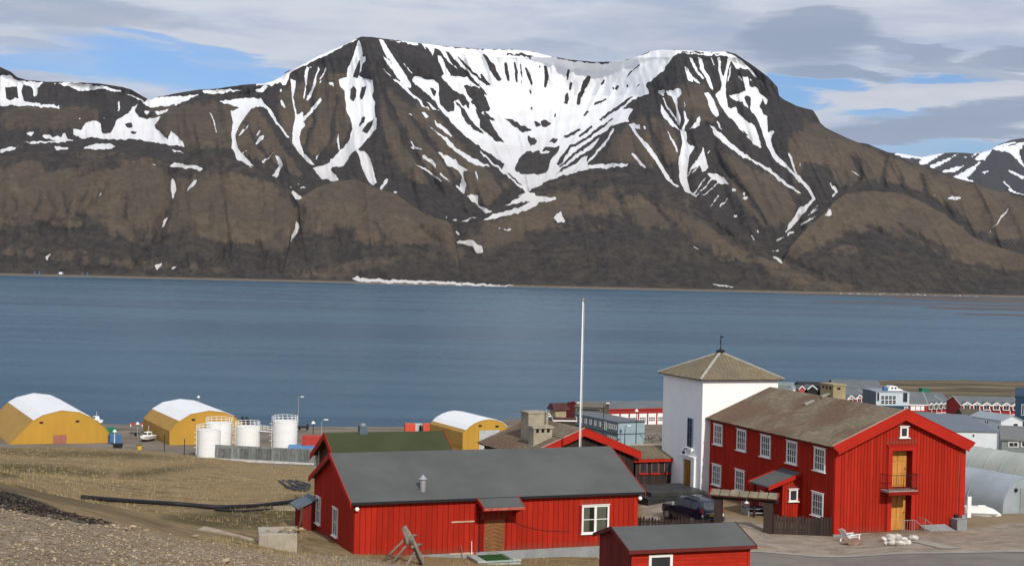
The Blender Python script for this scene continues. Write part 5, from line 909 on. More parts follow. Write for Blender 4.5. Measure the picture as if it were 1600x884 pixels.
# ------------------------------------------------------------------ dark blue estate car
CARGL = paint('car_glass', (.07, .085, .092), .08, .1, spec=.5)  # greyer base colour carries the sky's reflection in the panes
def make_car(loc, yaw):
    e = empty('parked_car', loc, yaw, 'dark blue sport utility car parked behind the picket fence with its tail to the camera', 'car')
    CP = paint('dark_navy_car_paint', (.012, .016, .034), .22, .05); CP.node_tree.nodes['Principled BSDF'].inputs['Specular IOR Level'].default_value = .6
    # profile stations along x (front at -2.3, tail at +2.3): half width low, sill, belt, roof
    st_ = [(-2.30, .62, .45, .68, .72), (-2.15, .80, .38, .90, .92), (-1.2, .90, .34, 1.02, 1.06), (-.95, .92, .33, 1.05, 1.10), (-.25, .93, .32, 1.06, 1.68), (.6, .93, .32, 1.08, 1.76), (1.6, .92, .34, 1.10, 1.72), (2.05, .90, .38, 1.10, 1.62), (2.28, .84, .45, 1.06, 1.10)]
    vs = []; fs = []; n = 10
    for x, w, s_, b_, r_ in st_:
        tw = w * (.80 if r_ > b_ + .2 else .93)
        ring = [(-w * .93, s_), (-w, s_ + .15), (-w, b_ - .12), (-w * .97, b_), (-tw, r_ - .06), (-tw * .8, r_), (tw * .8, r_), (tw, r_ - .06), (w * .97, b_), (w, b_ - .12), (w, s_ + .15), (w * .93, s_)]
        vs += [(x, a, z) for a, z in ring]
    n = 12
    for i in range(len(st_) - 1): fs += [(i * n + k, i * n + (k + 1) % n, (i + 1) * n + (k + 1) % n, (i + 1) * n + k) for k in range(n)]
    fs += [tuple(range(n)), tuple(range((len(st_) - 1) * n, len(st_) * n))]
    MB().add(vs, fs).out('body', CP, e, True, bevel=.02)
    for sd in (-1, 1):
        for x0, x1 in ((-.55, .25), (.33, 1.1), (1.2, 1.85)):
            MB().hexa([(x0 - (.25 if x0 < 0 else 0), sd * .925, 1.12), (x1, sd * .925, 1.12), (x1, sd * .905, 1.13), (x0 - (.25 if x0 < 0 else 0), sd * .905, 1.13), (x0 + .18 if x0 < 0 else x0, sd * .80, 1.56), (x1 - (.1 if x1 > 1.8 else 0), sd * .80, 1.58), (x1 - (.1 if x1 > 1.8 else 0), sd * .77, 1.58), (x0 + .18 if x0 < 0 else x0, sd * .77, 1.56)]).out('side_window', CARGL, e)
        for x in (-1.42, 1.42):
            w_ = MB().tube([(x, sd * .72, .36), (x, sd * .95, .36)], .36, 18).out('wheel', paint('tyre', (.02, .02, .02), .9) if sd < 0 and x < 0 else bpy.data.materials['tyre'], e); MB().tube([(x, sd * .945, .36), (x, sd * .965, .36)], .23, 14).out('rim', GALV, w_)
        MB().box(2.12, sd * .76 - .07, .92, 2.285, sd * .76 + .07, 1.2).out('tail_light', paint('red_lens', (.5, .03, .03), .3) if sd < 0 else bpy.data.materials['red_lens'], e); MB().box(2.14, sd * .77 - .06, .70, 2.29, sd * .77 + .06, .86).out('reversing_light', WHITE, e)
        MB().box(-.75, sd * 1.0 - .1, 1.05, -.6, sd * 1.0 + .1, 1.22).out('wing_mirror', GALV, e)
        MB().bar((-.1, sd * .62, 1.80), (1.7, sd * .62, 1.79), .04, .04).out('roof_rail', IRON, e)
    MB().hexa([(2.29, -.68, 1.14), (2.29, .68, 1.14), (2.26, .68, 1.14), (2.26, -.68, 1.14), (2.11, -.62, 1.58), (2.11, .62, 1.58), (2.07, .62, 1.58), (2.07, -.62, 1.58)]).out('rear_window', CARGL, e)
    MB().hexa([(-.98, -.7, 1.14), (-.98, .7, 1.14), (-.94, .7, 1.12), (-.94, -.7, 1.12), (-.36, -.64, 1.62), (-.36, .64, 1.62), (-.32, .64, 1.6), (-.32, -.64, 1.6)]).out('windscreen', DGLASS, e)
    MB().box(2.25, -.82, .42, 2.42, .82, .64).out('bumper', paint('bumper_grey', (.05, .05, .055), .6), e); MB().box(2.30, -.27, .74, 2.325, .27, .86).out('licence_plate', paint('yellow_plate', (.55, .33, .03), .5), e); MB().box(2.30, -.55, .90, 2.33, .55, .96).out('chrome_strip', GALV, e)
    return e
cp = at(1080, 815, 93.2); make_car((cp.x, cp.y, cp.z), math.radians(-62))
# ------------------------------------------------------------------ chair, boulders, walkway, road
cc = ground_at(1330, 845); ch = empty('garden_chair', cc, YB + .25, 'white slatted wooden garden chair standing before the tall red gable', 'chair'); ch.scale = (.82, .82, .72)
for k in range(5):
    MB().hexa([(-.62 + 0, -.3 + .13 * k, .38), (-.58, -.3 + .13 * k, .36), (-.58, -.19 + .13 * k, .36), (-.62, -.19 + .13 * k, .38), (-.98, -.3 + .13 * k, 1.02 + .05 * (2 - abs(k - 2))), (-.95, -.3 + .13 * k, 1.03 + .05 * (2 - abs(k - 2))), (-.95, -.19 + .13 * k, 1.03 + .05 * (2 - abs(k - 2))), (-.98, -.19 + .13 * k, 1.02 + .05 * (2 - abs(k - 2)))]).out('back_slat', WHITE, ch)
    MB().box(-.55 + .2 * k, -.34, .36, -.38 + .2 * k, .34, .39).out('seat_slat', WHITE, ch)
for y_ in (-.36, .34): MB().bar((-.75, y_, 0), (-.5, y_, .55), .04, .1).out('leg', WHITE, ch); MB().bar((.42, y_, 0), (.42, y_, .56), .04, .1).out('leg', WHITE, ch); MB().box(-.65, y_ - .06, .56, .55, y_ + .08, .60).out('arm', WHITE, ch)
def rock(name, px, py, wpx, hpx, mat, label, group, seed, flat=.6, d=None):
    p = ground_at(px, py) if d is None else at(px, py, d); s = wpx * p.y / F / 2; rg = np.random.default_rng(seed)
    bm = bmesh.new(); bmesh.ops.create_icosphere(bm, subdivisions=2, radius=1.)
    dirs = rg.normal(size=(9, 3)); dirs /= np.linalg.norm(dirs, axis=1)[:, None]; cut = rg.uniform(.62, .95, 9)
    for v in bm.verts:
        c = np.array(v.co); k = 1.
        for dd, q in zip(dirs, cut): k = min(k, q / max(1e-3, c @ dd)) if c @ dd > q else k
        v.co = Vector(c * k) * s
    for v in bm.verts: v.co.z *= flat * (hpx / wpx) * 1.5
    me = bpy.data.meshes.new(name); bm.to_mesh(me); bm.free(); me.materials.append(mat); o = bpy.data.objects.new(name, me); o.location = p + Vector((0, 0, hpx * p.y / F * .3)); o.rotation_euler = (rg.uniform(-.2, .2), rg.uniform(-.2, .2), rg.uniform(0, 6)); link(o); return tag(o, label, 'rock', group)
WROCK = paint('whitish_rock', (.58, .54, .48), .9, .25, 3, dirt=.55, dirtcol=(.35, .29, .22), bump=.4, bscale=9)
WL = ['leftmost white rock of the heap', 'second white rock from the left in the back row', 'largest white rock at the back of the heap', 'white rock at the front left of the heap', 'broad white rock at the front middle of the heap', 'white rock at the front right of the heap', 'rightmost white rock, close to the stair foot', 'white rock right of the largest one at the back', 'small white rock at the front left edge of the heap']
for i, (px, py, w, h) in enumerate(((1381, 845, 11, 9), (1391, 843, 15, 12), (1402, 842, 16, 12), (1394, 851, 14, 11), (1406, 851, 17, 11), (1418, 850, 13, 10), (1427, 843, 14, 11), (1412, 845, 12, 9), (1385, 851, 10, 7))):
    rock('white_rock', px, py, w * 1.15, h * 1.1, WROCK, WL[i] + ' before the red gable', 'white rocks heaped before the gable', 50 + i)
rock('red_boulder', 1333, 850, 34, 13, paint('reddish_stone', (.24, .15, .11), .95, .2, 1, bump=.5, bscale=8), 'low reddish boulder lying beside the white garden chair', None, 80, .5)
def drape(name, px_poly, mat, lift, nx, ny, cols):
    # sheet laid on the ground; px_poly gives left and right edges as lists of (px, py) from far to near
    L, R = px_poly; V = [];
    for (a, b) in zip(L, R):
        pa, pb = ground_at(*a), ground_at(*b)
        V.append((pa, pb))
    rows = []
    for i in range(len(V) - 1):
        for k in range(ny if i < len(V) - 2 else ny + 1):
            t_ = k / ny; rows.append((V[i][0].lerp(V[i + 1][0], t_), V[i][1].lerp(V[i + 1][1], t_)))
    X = np.array([[a.x + (b.x - a.x) * j / nx for j in range(nx + 1)] for a, b in rows]); Y = np.array([[a.y + (b.y - a.y) * j / nx for j in range(nx + 1)] for a, b in rows])
    o = grid_mesh(name, X, Y, gz(X, Y) + lift, mat); o['kind'] = 'structure'; return o
ASPH = paint('old_asphalt', (.195, .172, .145), .95, .12, .5, dirt=.35, dirtcol=(.19, .16, .13), bump=.4, bscale=40)
drape('road', ([(1150, 864), (1120, 884), (1080, 930)], [(1900, 872), (1900, 900), (1900, 960)]), ASPH, .03, 90, 10, 0)
drape('road_edge', ([(1150, 861), (1150, 863.6)], [(1900, 868.5), (1900, 871.6)]), paint('pale_road_edge', (.30, .27, .235), .95, .15, 1.), .035, 90, 2, 0)
drape('walkway', ([(1420, 845), (1470, 857)], [(1440, 844), (1505, 857)]), paint('concrete_walk', (.33, .30, .25), .95, .12, 2), .03, 8, 10, 0)
# ------------------------------------------------------------------ flagpole
fb = at(911, 470, 101.); zf = gz(fb.x, fb.y)[0]; fp = empty('flagpole', (fb.x, fb.y, zf), 0, 'tall thin white flagpole rising behind the grey roof of the long house', 'flagpole'); hp = fb.z - zf
MB().tube([(0, 0, -.2), (0, 0, hp * .5), (0, 0, hp)], [.068, .058, .04], 12).out('pole', WHITE, fp, True); MB().ball((0, 0, hp + .06), .10, 10, 6).out('finial', paint('brass_ball', (.45, .35, .18), .3, metal=.8), fp, True); MB().tube([(0, 0, -.2), (0, 0, .5)], .16, 12).out('base', GALV, fp); MB().tube([(.13, 0, 1.2), (.10, 0, hp - .2)], .008, 4).out('halyard', WHITE, fp)
# ------------------------------------------------------------------ grass side: pipes, block, logs, small lean-to
BLK = paint('black_plastic_pipe', (.018, .018, .02), .45, .1)
def pipe_run(name, label, pts, r, mat=BLK, lift=.0):
    P = [ground_at(px, py) + Vector((0, 0, r * .8 + lift)) for px, py in pts]; Q = []
    for i in range(len(P) - 1):
        for k in range(6): Q.append(P[i].lerp(P[i + 1], k / 6))
    Q.append(P[-1]); 
    for _ in range(3): Q = [Q[0]] + [(Q[i - 1] + Q[i] * 2 + Q[i + 1]) / 4 for i in range(1, len(Q) - 1)] + [Q[-1]]
    Q = [Vector((q.x, q.y, max(q.z, gz(q.x, q.y)[0] + r * .55))) for q in Q]
    return tag(MB().tube(Q, r, 10).out(name, mat, None, True), label, 'pipe')
pipe_run('black_pipe', 'long thick black pipe crossing the dry grass to the house corner', [(127, 779), (200, 785), (270, 789), (340, 795), (400, 793), (440, 788), (466, 784)], .155)
pipe_run('thin_black_pipe', 'thinner black pipe lying just below the thick pipe end', [(335, 797), (380, 800), (420, 797), (466, 796)], .085)
for i, (a, b, c, lb) in enumerate((((437, 755), (452, 766), (478, 770), 'nearest of the loose dark pipes heaped on the grass'), ((443, 754), (458, 763), (481, 767), 'second dark pipe in the heap on the grass'), ((452, 754), (466, 760), (482, 764), 'third dark pipe in the heap farther up the grass'), ((462, 753), (474, 757), (484, 760), 'short farthest pipe of the dark heap on the grass'))):
    o = pipe_run('loose_pipe', lb, [a, b, c], .17 if i < 3 else .1, paint('dusty_black_pipe', (.05, .05, .052), .7, .2) if i == 0 else bpy.data.materials['dusty_black_pipe'], .03 * i); o['group'] = 'pipes heaped on the grass'
pg = ground_at(448, 797); pal = empty('timber_pallet', pg + Vector((0, 0, .02)), .15, 'weathered timber pallet lying under the pipe end near the house', 'pallet')
for k in range(5): MB().box(-.9 + .38 * k, -.5, .18, -.6 + .38 * k, .5, .21).out('slat', paint('pallet_wood', (.30, .24, .17), .9, .2) if k == 0 else bpy.data.materials['pallet_wood'], pal)
for y_ in (-.48, 0, .4): MB().box(-.9, y_, .02, .92, y_ + .09, .178).out('bearer', bpy.data.materials['pallet_wood'], pal)
bk = at(430, 850, 77.); YK = math.radians(14); kz = gz(bk.x, bk.y)[0]; FK = Fr((bk.x, bk.y, kz), YK); ktz = FK.front(440, 833)[1]; kx0 = FK.front(404, 840)[0]; kx1 = FK.front(464, 840)[0]
cb_ = empty('concrete_block', FK.o, YK, 'big pale concrete block half sunk in gravel beside the long house', 'block')
MB().hexa([(kx0, 0, -1.2), (kx1, -.1, -1.4), (kx1 + .25, 2.0, -1.2), (kx0 + .1, 2.1, -1.), (kx0, 0, ktz - .02), (kx1, -.1, ktz), (kx1 + .25, 2.0, ktz + .02), (kx0 + .1, 2.1, ktz)]).out('body', CONC, cb_, bevel=.05)
MB().prism([(kx0 + .9 + .45 * math.cos(a), .95 + .6 * math.sin(a)) for a in np.linspace(0, math.tau, 12)[:-1]], ktz + .0, ktz + .05, 'z').out('mortar_bed', CONC, cb_)
YR = paint('yellowish_stone', (.30, .23, .13), .95, .2, 3, rnd=.25, bump=.4)
for i, (px, py, w, h) in enumerate(((440, 829, 9, 6), (447, 827, 8, 6), (453, 830, 9, 6), (462, 829, 10, 7), (470, 829, 11, 8), (456, 826, 8, 5), (476, 829, 7, 5))):
    x_, y_ = FK.top(px, py + 1, ktz + .08); p = FK.w(x_, y_, ktz); rock('yellow_stone', px, py, w, h, YR, ['leftmost', 'second from left', 'third from left', 'stone just left of the rusty pipe', 'stone just right of the rusty pipe', 'backmost', 'rightmost'][i] + ' of the yellowish stones on the concrete block', 'stones on the concrete block', 120 + i, d=p.y)
x_, y_ = FK.top(466, 829, ktz); pp_ = FK.w(x_, y_, ktz); hh = (830 - 793) * pp_.y / F; rp = MB().tube([(0, 0, -.1), (.03, 0, .25), (.14, 0, .6), (.15, 0, hh)], .07, 8).out('rusty_pipe', paint('rust', (.10, .045, .025), .9, .3, 4), None, True); rp.location = pp_; tag(rp, 'bent rusty pipe standing up from the concrete block', 'pipe')
lt = at(476, 830, 91.5); FT2 = Fr((lt.x, lt.y, gz(lt.x, lt.y)[0] - .3), YL); ls = empty('lean_to', FT2.o, YL, 'tiny lean-to with a blue grey roof behind the left gable of the long house', 'shed')
zt_ = FT2.front(486, 780)[1]; xr = FT2.front(494, 800)[0]; xl = FT2.front(473, 800)[0]; zl_ = FT2.front(466, 792)[1]
MB().prism([(xl, -.5), (xr, -.5), (xr, zt_ - .1), (xl, zl_ - .1)], .1, 2.1).out('wall', REDW, ls); planks(ls, xl, xr, -.5, lambda x: zl_ - .14 + (zt_ - zl_) * (x - xl) / (xr - xl), 5, paint('shaded_red_boards', (.16, .02, .017), .7, rnd=.1), y=.07)
MB().hexa([(xl - .35, -.15, zl_ - .15), (xr, -.15, zt_ - .02), (xr, 2.2, zt_ - .02), (xl - .35, 2.2, zl_ - .15), (xl - .35, -.15, zl_ - .08), (xr, -.15, zt_ + .06), (xr, 2.2, zt_ + .06), (xl - .35, 2.2, zl_ - .08)]).out('roof', paint('blue_grey_sheet', (.10, .13, .15), .6), ls)
lg0 = ground_at(633, 880); lgx = empty('log_trestle', lg0, YL, 'trestle of grey weathered logs leaning together before the long red house', 'log trestle')
FG_ = Fr(lg0, YL)
for i, (a, b, ya, yb, r0, r1) in enumerate((((631, 822), (652, 862), .15, .0, .10, .13), ((652, 862), (661, 890), 0., -.2, .13, .12), ((598, 876), (637, 838), .55, .2, .045, .05), ((612, 879), (649, 835), -.35, .3, .05, .05), ((645, 842), (660, 880), -.1, -.55, .06, .06), ((648, 862), (634, 884), -.05, -.7, .055, .05), ((630, 824), (637, 850), .2, .0, .08, .09), ((642, 855), (658, 850), -.2, .15, .07, .07), ((641, 838), (651, 836), -.05, .35, .05, .045))):
    xa, za = FG_.front(a[0], a[1], ya); xb, zb_ = FG_.front(b[0], b[1], yb); mb = MB(); pa, pb = Vector((xa, ya, max(za, -.15))), Vector((xb, yb, max(zb_, -.15))); m_ = (pa + pb) / 2 + Vector((.03, .02, .03))
    mb.tube([pa, m_, pb], [r0 * 1.35, (r0 + r1) / 2 * 1.45, r1 * 1.35], 9).out('log', GREYW, lgx, True)
# pale concrete kerb on the gravel bank
k0 = ground_at(322, 826); kb = empty('concrete_kerb', k0, -.30, 'sloping pale concrete kerb emerging from the gravel bank', 'kerb'); MB().hexa([(-.3, -.9, -.5), (3.2, -1.2, -1.0), (3.2, .4, -1.0), (-.3, .3, -.5), (-.2, -.7, .12), (3.1, -1.1, -.42), (3.1, .3, -.40), (-.2, .2, .16)]).out('slab', paint('gravelly_concrete', (.30, .25, .185), .95, .2, 2, dirt=.5, dirtcol=(.22, .17, .12), bump=.5), kb, bevel=.06)
# flat stones bedded in the gravel
BLB = ['flat tan stone beside another at the gravel crest','thin tan stone just left of the crest pair','small tan stone farthest left of the crest group','long flat tan stone below the dark soil band','small tan stone near the dark soil band at far left','small tan stone right of the far left one near the soil','large flat stone low on the gravel slope at left','tan stone just below the crest group','large pale stone at the bottom picture edge','tan stone at the gravel crest before the concrete kerb','long tan stone right of the crest group','small stone at the tail end of the dark soil','broad flat stone at the left picture edge','flat stone low in the middle of the gravel','small flat stone in the middle of the gravel']
BROCK = paint('tan_rock', (.36, .27, .19), .95, .2, 2, rnd=.25, bump=.5, bscale=9)
for i, (px, py, w, h) in enumerate(((208, 824, 13, 6), (196, 826, 10, 4), (178, 821, 8, 4), (58, 828, 16, 5), (40, 800, 9, 4), (67, 803, 8, 4), (55, 866, 14, 7), (158, 826, 10, 4), (353, 879, 16, 11), (305, 838, 14, 5), (228, 829, 14, 4), (120, 818, 8, 4), (20, 812, 16, 7), (265, 868, 12, 5), (170, 858, 10, 4))):
    rock('bedded_stone', px, py, w, h, BROCK, BLB[i], 'stones bedded in the gravel slope', 200 + i, .6)
# ------------------------------------------------------------------ down in the town and along the shore
def bldg(name, label, cat, l, d, yaw, pr, depth, h, rise, axis, wall, roof, over=.3, windows=(), group=None, trim=None, flank=(), wmat=None, parapet=0, doors=()):
    """building placed by its front left eave l=(px,py) at distance d; pr = picture x of the front right eave; windows = (px0,py0,px1,py1,cols,rows) on the front"""
    y_ = math.radians(yaw); p = at(l[0], l[1], d); f = Fr(p, y_); L = f.front(pr, l[1])[0]; f = Fr(p - Vector((0, 0, h)), y_)
    e = empty(name, f.o, y_, label, cat, group)
    if axis == 'x':
        MB().prism([(0, -1.), (depth, -1.), (depth, h - .05), (depth / 2, h + rise - .12), (0, h - .05)], 0, L, 'x').out('wall', wall, e); s = rise / (depth / 2 + over)
        MB().prism([(-over, h - s * 0), (depth / 2, h + rise + .05), (depth + over, h), (depth + over, h - .18), (depth / 2, h + rise - .1), (-over, h - .18)], -over, L + over, 'x').out('roof', roof, e)
        if trim:
            for x0 in (-over - .05, L + over): MB().prism([(-over, h - .2), (depth / 2, h + rise - .12), (depth + over, h - .2), (depth + over, h + .06), (depth / 2, h + rise + .12), (-over, h + .06)], x0, x0 + .05, 'x').out('bargeboard', trim, e)
            MB().box(-over, -over - .06, h - .22, L + over, -over - .002, h + .04).out('fascia', trim, e)
    else:
        MB().prism([(0, -1.), (L, -1.), (L, h - .05), (L / 2, h + rise - .12), (0, h - .05)], 0, depth, 'y').out('wall', wall, e)
        MB().prism([(-over, h), (L / 2, h + rise + .05), (L + over, h), (L + over, h - .18), (L / 2, h + rise - .1), (-over, h - .18)], -over, depth + over, 'y').out('roof', roof, e)
        if trim: MB().prism([(-over, h - .25), (L / 2, h + rise - .2), (L + over, h - .25), (L + over, h + .06), (L / 2, h + rise + .12), (-over, h + .06)], -over - .06, -over - .002, 'y').out('bargeboard', trim, e)
    for w in windows:
        x0, z1 = f.front((w[0]), w[1]); x1, _ = f.front(w[2], w[1]); _, z0 = f.front(w[0], w[3])
        window(e, (x0, -.02, z0), x1 - x0, z1 - z0, w[4], w[5], trim=w[6] if len(w) > 6 else .12, sill=0, cap=0, frame=wmat)
    for w in flank:
        ya, z1 = f.side(w[0], w[1]); yb, _ = f.side(w[2], w[1]); _, z0 = f.side(w[0], w[3])
        window(e, (-.02, max(ya, yb), z0), abs(ya - yb), z1 - z0, w[4], w[5], rot=-math.pi / 2, trim=.1, sill=0, cap=0, frame=wmat)
    for w in doors:
        x0, z1 = f.front(w[0], w[1]); x1, _ = f.front(w[2], w[1]); _, z0 = f.front(w[0], w[3]); o = MB().box(x0, -.08, z0, x1, -.003, z1).out('door', w[4], e)
        for k in range(3): MB().box(x0 + .1, -.10, z0 + (z1 - z0) * (.08 + .3 * k), x1 - .1, -.082, z0 + (z1 - z0) * (.3 + .3 * k)).out('panel', w[4], o)
    return e, f, L
ROOFG = paint('mid_grey_sheet_roof', (.13, .14, .145), .7, .1, .3); ROOFL = paint('pale_blue_grey_roof', (.27, .30, .33), .6, .08, .3); ROOFD = paint('dark_roof', (.045, .045, .045), .8, .1)
WWALL = paint('pale_cladding', (.60, .63, .66), .6, .05, .5, dirt=.15, dirtcol=(.4, .42, .45)); BGREY = paint('blue_grey_cladding', (.155, .195, .21), .7, .1, .5); LBLUE = paint('light_blue_grey_cladding', (.27, .35, .375), .6, .06, .5); DGREY = paint('slate_grey_cladding', (.10, .125, .145), .7, .1, .5)
NAVY = paint('navy_cladding', (.026, .05, .088), .5, .1, .5); TOWNRED = paint('town_red_boards', (.30, .030, .028), .7, .12, .6); BRN = paint('brown_cladding', (.10, .085, .065), .8, .15, .5); OLIVE = paint('olive_grey_cladding', (.20, .23, .22), .7, .1, .5)
YEL = paint('ochre_sheeting', (.46, .258, .040), .6, .07, .25, stretch=(1, 1, .3), dirt=.12, dirtcol=(.38, .2, .04)); WSHEET = paint('white_sheeting', (.78, .78, .77), .5, .03, .3); PINKD = paint('faded_red_door', (.34, .13, .10), .7, .1)
def hall(label, fl, fr, apx, d, yaw, depth, prof, split, door, extra=()):
    """arched sheet hall; fl, fr = front base corners, apx = top of the front arch"""
    y_ = math.radians(yaw); p = at(fl[0], fl[1], d); f = Fr(p, y_); L = f.front(*fr)[0]; H = f.front(*apx)[1]; e = empty('storage_hall', f.o, y_, label, 'storage hall', 'ochre and white storage halls on the shore')
    pts = [(L * a, H * b) for a, b in prof]
    MB().prism([(0, -1.5)] + pts + [(L, -1.5)], .02, depth).out('shell', YEL, e)
    gx = sorted(set([a for a, _ in prof]))
    def seg(i0, i1, t, y0, y1):
        q = pts[i0:i1 + 1]; n = len(q); vs = []; fs = []
        for k, (a, b) in enumerate(q):
            ta = q[max(k - 1, 0)]; tb = q[min(k + 1, n - 1)]; dx, dz = tb[0] - ta[0], tb[1] - ta[1]; m = math.hypot(dx, dz); nx, nz = -dz / m * t, dx / m * t
            vs += [(a + nx, y0, b + nz), (a + nx, y1, b + nz), (a, y1, b), (a, y0, b)]
        for k in range(n - 1): fs += [(4 * k + j, 4 * k + (j + 1) % 4, 4 * k + 4 + (j + 1) % 4, 4 * k + 4 + j) for j in range(4)]
        fs += [(0, 1, 2, 3), tuple(4 * n - 4 + j for j in (3, 2, 1, 0))]; return MB().add(vs, fs)
    i0, i1 = split; seg(i0, i1, .10, -.12, depth + .1).out('roof_sheet', WSHEET, e); LOWY = paint('shaded_ochre_side', (.39, .225, .055), .7, .08, .3) if 'shaded_ochre_side' not in bpy.data.materials else bpy.data.materials['shaded_ochre_side']  # left side away from the sun: its shade is put into the ochre
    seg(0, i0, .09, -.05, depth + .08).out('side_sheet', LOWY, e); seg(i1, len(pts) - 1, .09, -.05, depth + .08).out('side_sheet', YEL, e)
    x0, z1 = f.front(door[0], door[1]); x1, _ = f.front(door[2], door[1]); o = MB().box(x0, -.06, -.8, x1, .018, z1).out('door', door[3], e); MB().box(x0 - .12, -.09, -.8, x0 - .001, .017, z1 + .12).box(x1 + .001, -.09, -.8, x1 + .12, .017, z1 + .12).box(x0, -.088, z1 + .001, x1, .017, z1 + .12).out('door_frame', YEL, o)
    for k in range(6): MB().box(x0, -.075, z1 - (k + 1) * (z1 + .5) / 6, x1, -.062, z1 - (k + 1) * (z1 + .5) / 6 + .05).out('seam', door[3], o)
    for px, py in extra:
        x, z = f.front(px, py); MB().box(x - .35, -.25, z - .12, x + .35, .018, z + .15).out('vent', IRON, e)
    n = 9
    for k in range(1, n): MB().box(L * k / n - .03, -.02, -1.2, L * k / n + .03, .019, np.interp(L * k / n, [p_[0] for p_ in pts], [p_[1] for p_ in pts]) - .05).out('sheet_rib', YEL, e)
    return e
PR1 = [(0, .02), (.0, .08), (.10, .42), (.235, .69), (.315, .86), (.515, 1.), (.70, .92), (.80, .78), (.95, .46), (1., .30), (1., 0.)]
hall('large ochre arched storage hall with white roof and faded red door', (14, 696), (169, 697.5), (94, 640.6), 304, 26, 40, [(0, 0), (.012, .06), (.115, .38), (.235, .72), (.325, .87), (.515, 1.), (.70, .93), (.81, .78), (.955, .46), (1., .31), (1., 0.)], (3, 7), (83, 679.5, 104, PINKD), ((64.5, 659.5), (121, 657.5)))
hall('ochre arched storage hall with white roof behind the white tanks', (265, 691), (384, 691), (326, 641), 311, 26, 26, [(0, 0), (0., .36), (.115, .68), (.26, .90), (.5, 1.), (.70, .94), (.83, .80), (.96, .48), (1., .34), (1., 0.)], (2, 6), (365, 668, 380, YEL), ((302, 655),))
hall('small round white roofed ochre hall with a pale grey front door', (723, 697.7), (799, 698), (763, 654.7), 313, 26, 18, [(0, 0), (.0, .52), (.05, .62), (.13, .76), (.25, .89), (.38, .97), (.52, 1.), (.68, .96), (.80, .86), (.90, .71), (.97, .56), (1., .48), (1., 0.)], (2, 9), (749, 672, 780, paint('pale_grey_door', (.42, .44, .44), .6)), ((750, 664.5), (776.5, 665.5)))
# white oil tanks
def tank(label, x0, x1, ytop, ybase, d, side):
    c = at((x0 + x1) / 2, ybase, d); r = (x1 - x0) / 2 * d / F; h = (ybase - ytop) * d / F; e = empty('oil_tank', c, 0, label, 'oil tank', 'white oil tanks behind the concrete wall')
    MB().tube([(0, 0, -.8), (0, 0, h)], r, 28).out('shell', WHITE, e, False); MB().tube([(0, 0, h + .001), (0, 0, h + .18)], [r * .98, r * .3], 28).out('roof', WHITE, e)
    for z in (h * .33, h * .66, h - .1): MB().tube([(0, 0, z), (0, 0, z + .07)], r + .035, 28).out('seam_band', WHITE, e)
    rl = MB(); n = 16
    for k in range(n):
        a = k * math.tau / n; b = (k + 1) * math.tau / n; p = Vector((r * math.cos(a), r * math.sin(a), h)); q = Vector((r * math.cos(b), r * math.sin(b), h)); rl.bar(p, p + Vector((0, 0, 1.)), .06, .06)
        for z in (.5, 1.): rl.bar(p + Vector((0, 0, z)), q + Vector((0, 0, z)), .06, .06)
    rl.out('railing', WHITE, e); ld = MB(); a0 = math.radians(side)
    cx, cy = (r + .2) * math.cos(a0), (r + .2) * math.sin(a0); tx, ty = -math.sin(a0) * .28, math.cos(a0) * .28
    ld.bar((cx - tx, cy - ty, 0), (cx - tx, cy - ty, h + 1), .06, .06).bar((cx + tx, cy + ty, 0), (cx + tx, cy + ty, h + 1), .06, .06)
    for k in range(12): ld.bar((cx - tx, cy - ty, h * k / 12 + .2), (cx + tx, cy + ty, h * k / 12 + .2), .04, .04)
    for k in range(4):
        z = h * (.3 + .2 * k); ld.tube([(cx + (tx * math.cos(t_) * 1.2 + .5 * math.cos(a0) * math.sin(t_)), cy + (ty * math.cos(t_) * 1.2 + .5 * math.sin(a0) * math.sin(t_)), z) for t_ in np.linspace(0, math.pi, 6)], .03, 5)
    ld.out('ladder', WHITE, e); return e
tank('nearest and widest white oil tank at the left end of the concrete wall', 308.5, 344, 671, 711, 287, 185)
tank('tall white oil tank standing just behind the nearest tank', 321, 361, 660, 702, 294, 20)
tank('middle white oil tank standing alone between its neighbours', 368.5, 405.5, 665.5, 700, 292, 200)
tank('rightmost white oil tank standing alone and tallest of them', 426, 464, 657, 701, 290, 190)
g1, g2 = at(404, 672, 292), at(428, 672, 290); gw = empty('gangway', (g1.x, g1.y, g1.z), math.atan2(g2.y - g1.y, g2.x - g1.x), 'white steel gangway with railings linking the two right tanks', 'gangway'); gl2 = (g2 - g1).length
MB().box(0, -.4, -.1, gl2, .4, 0).out('deck', WHITE, gw); mb = MB()
for y_ in (-.4, .4):
    for z_ in (.5, 1.): mb.bar((0, y_, z_), (gl2, y_, z_), .05, .05)
    for k in range(5): mb.bar((gl2 * k / 4, y_, 0), (gl2 * k / 4, y_, 1.), .05, .05)
mb.out('railing', WHITE, gw)
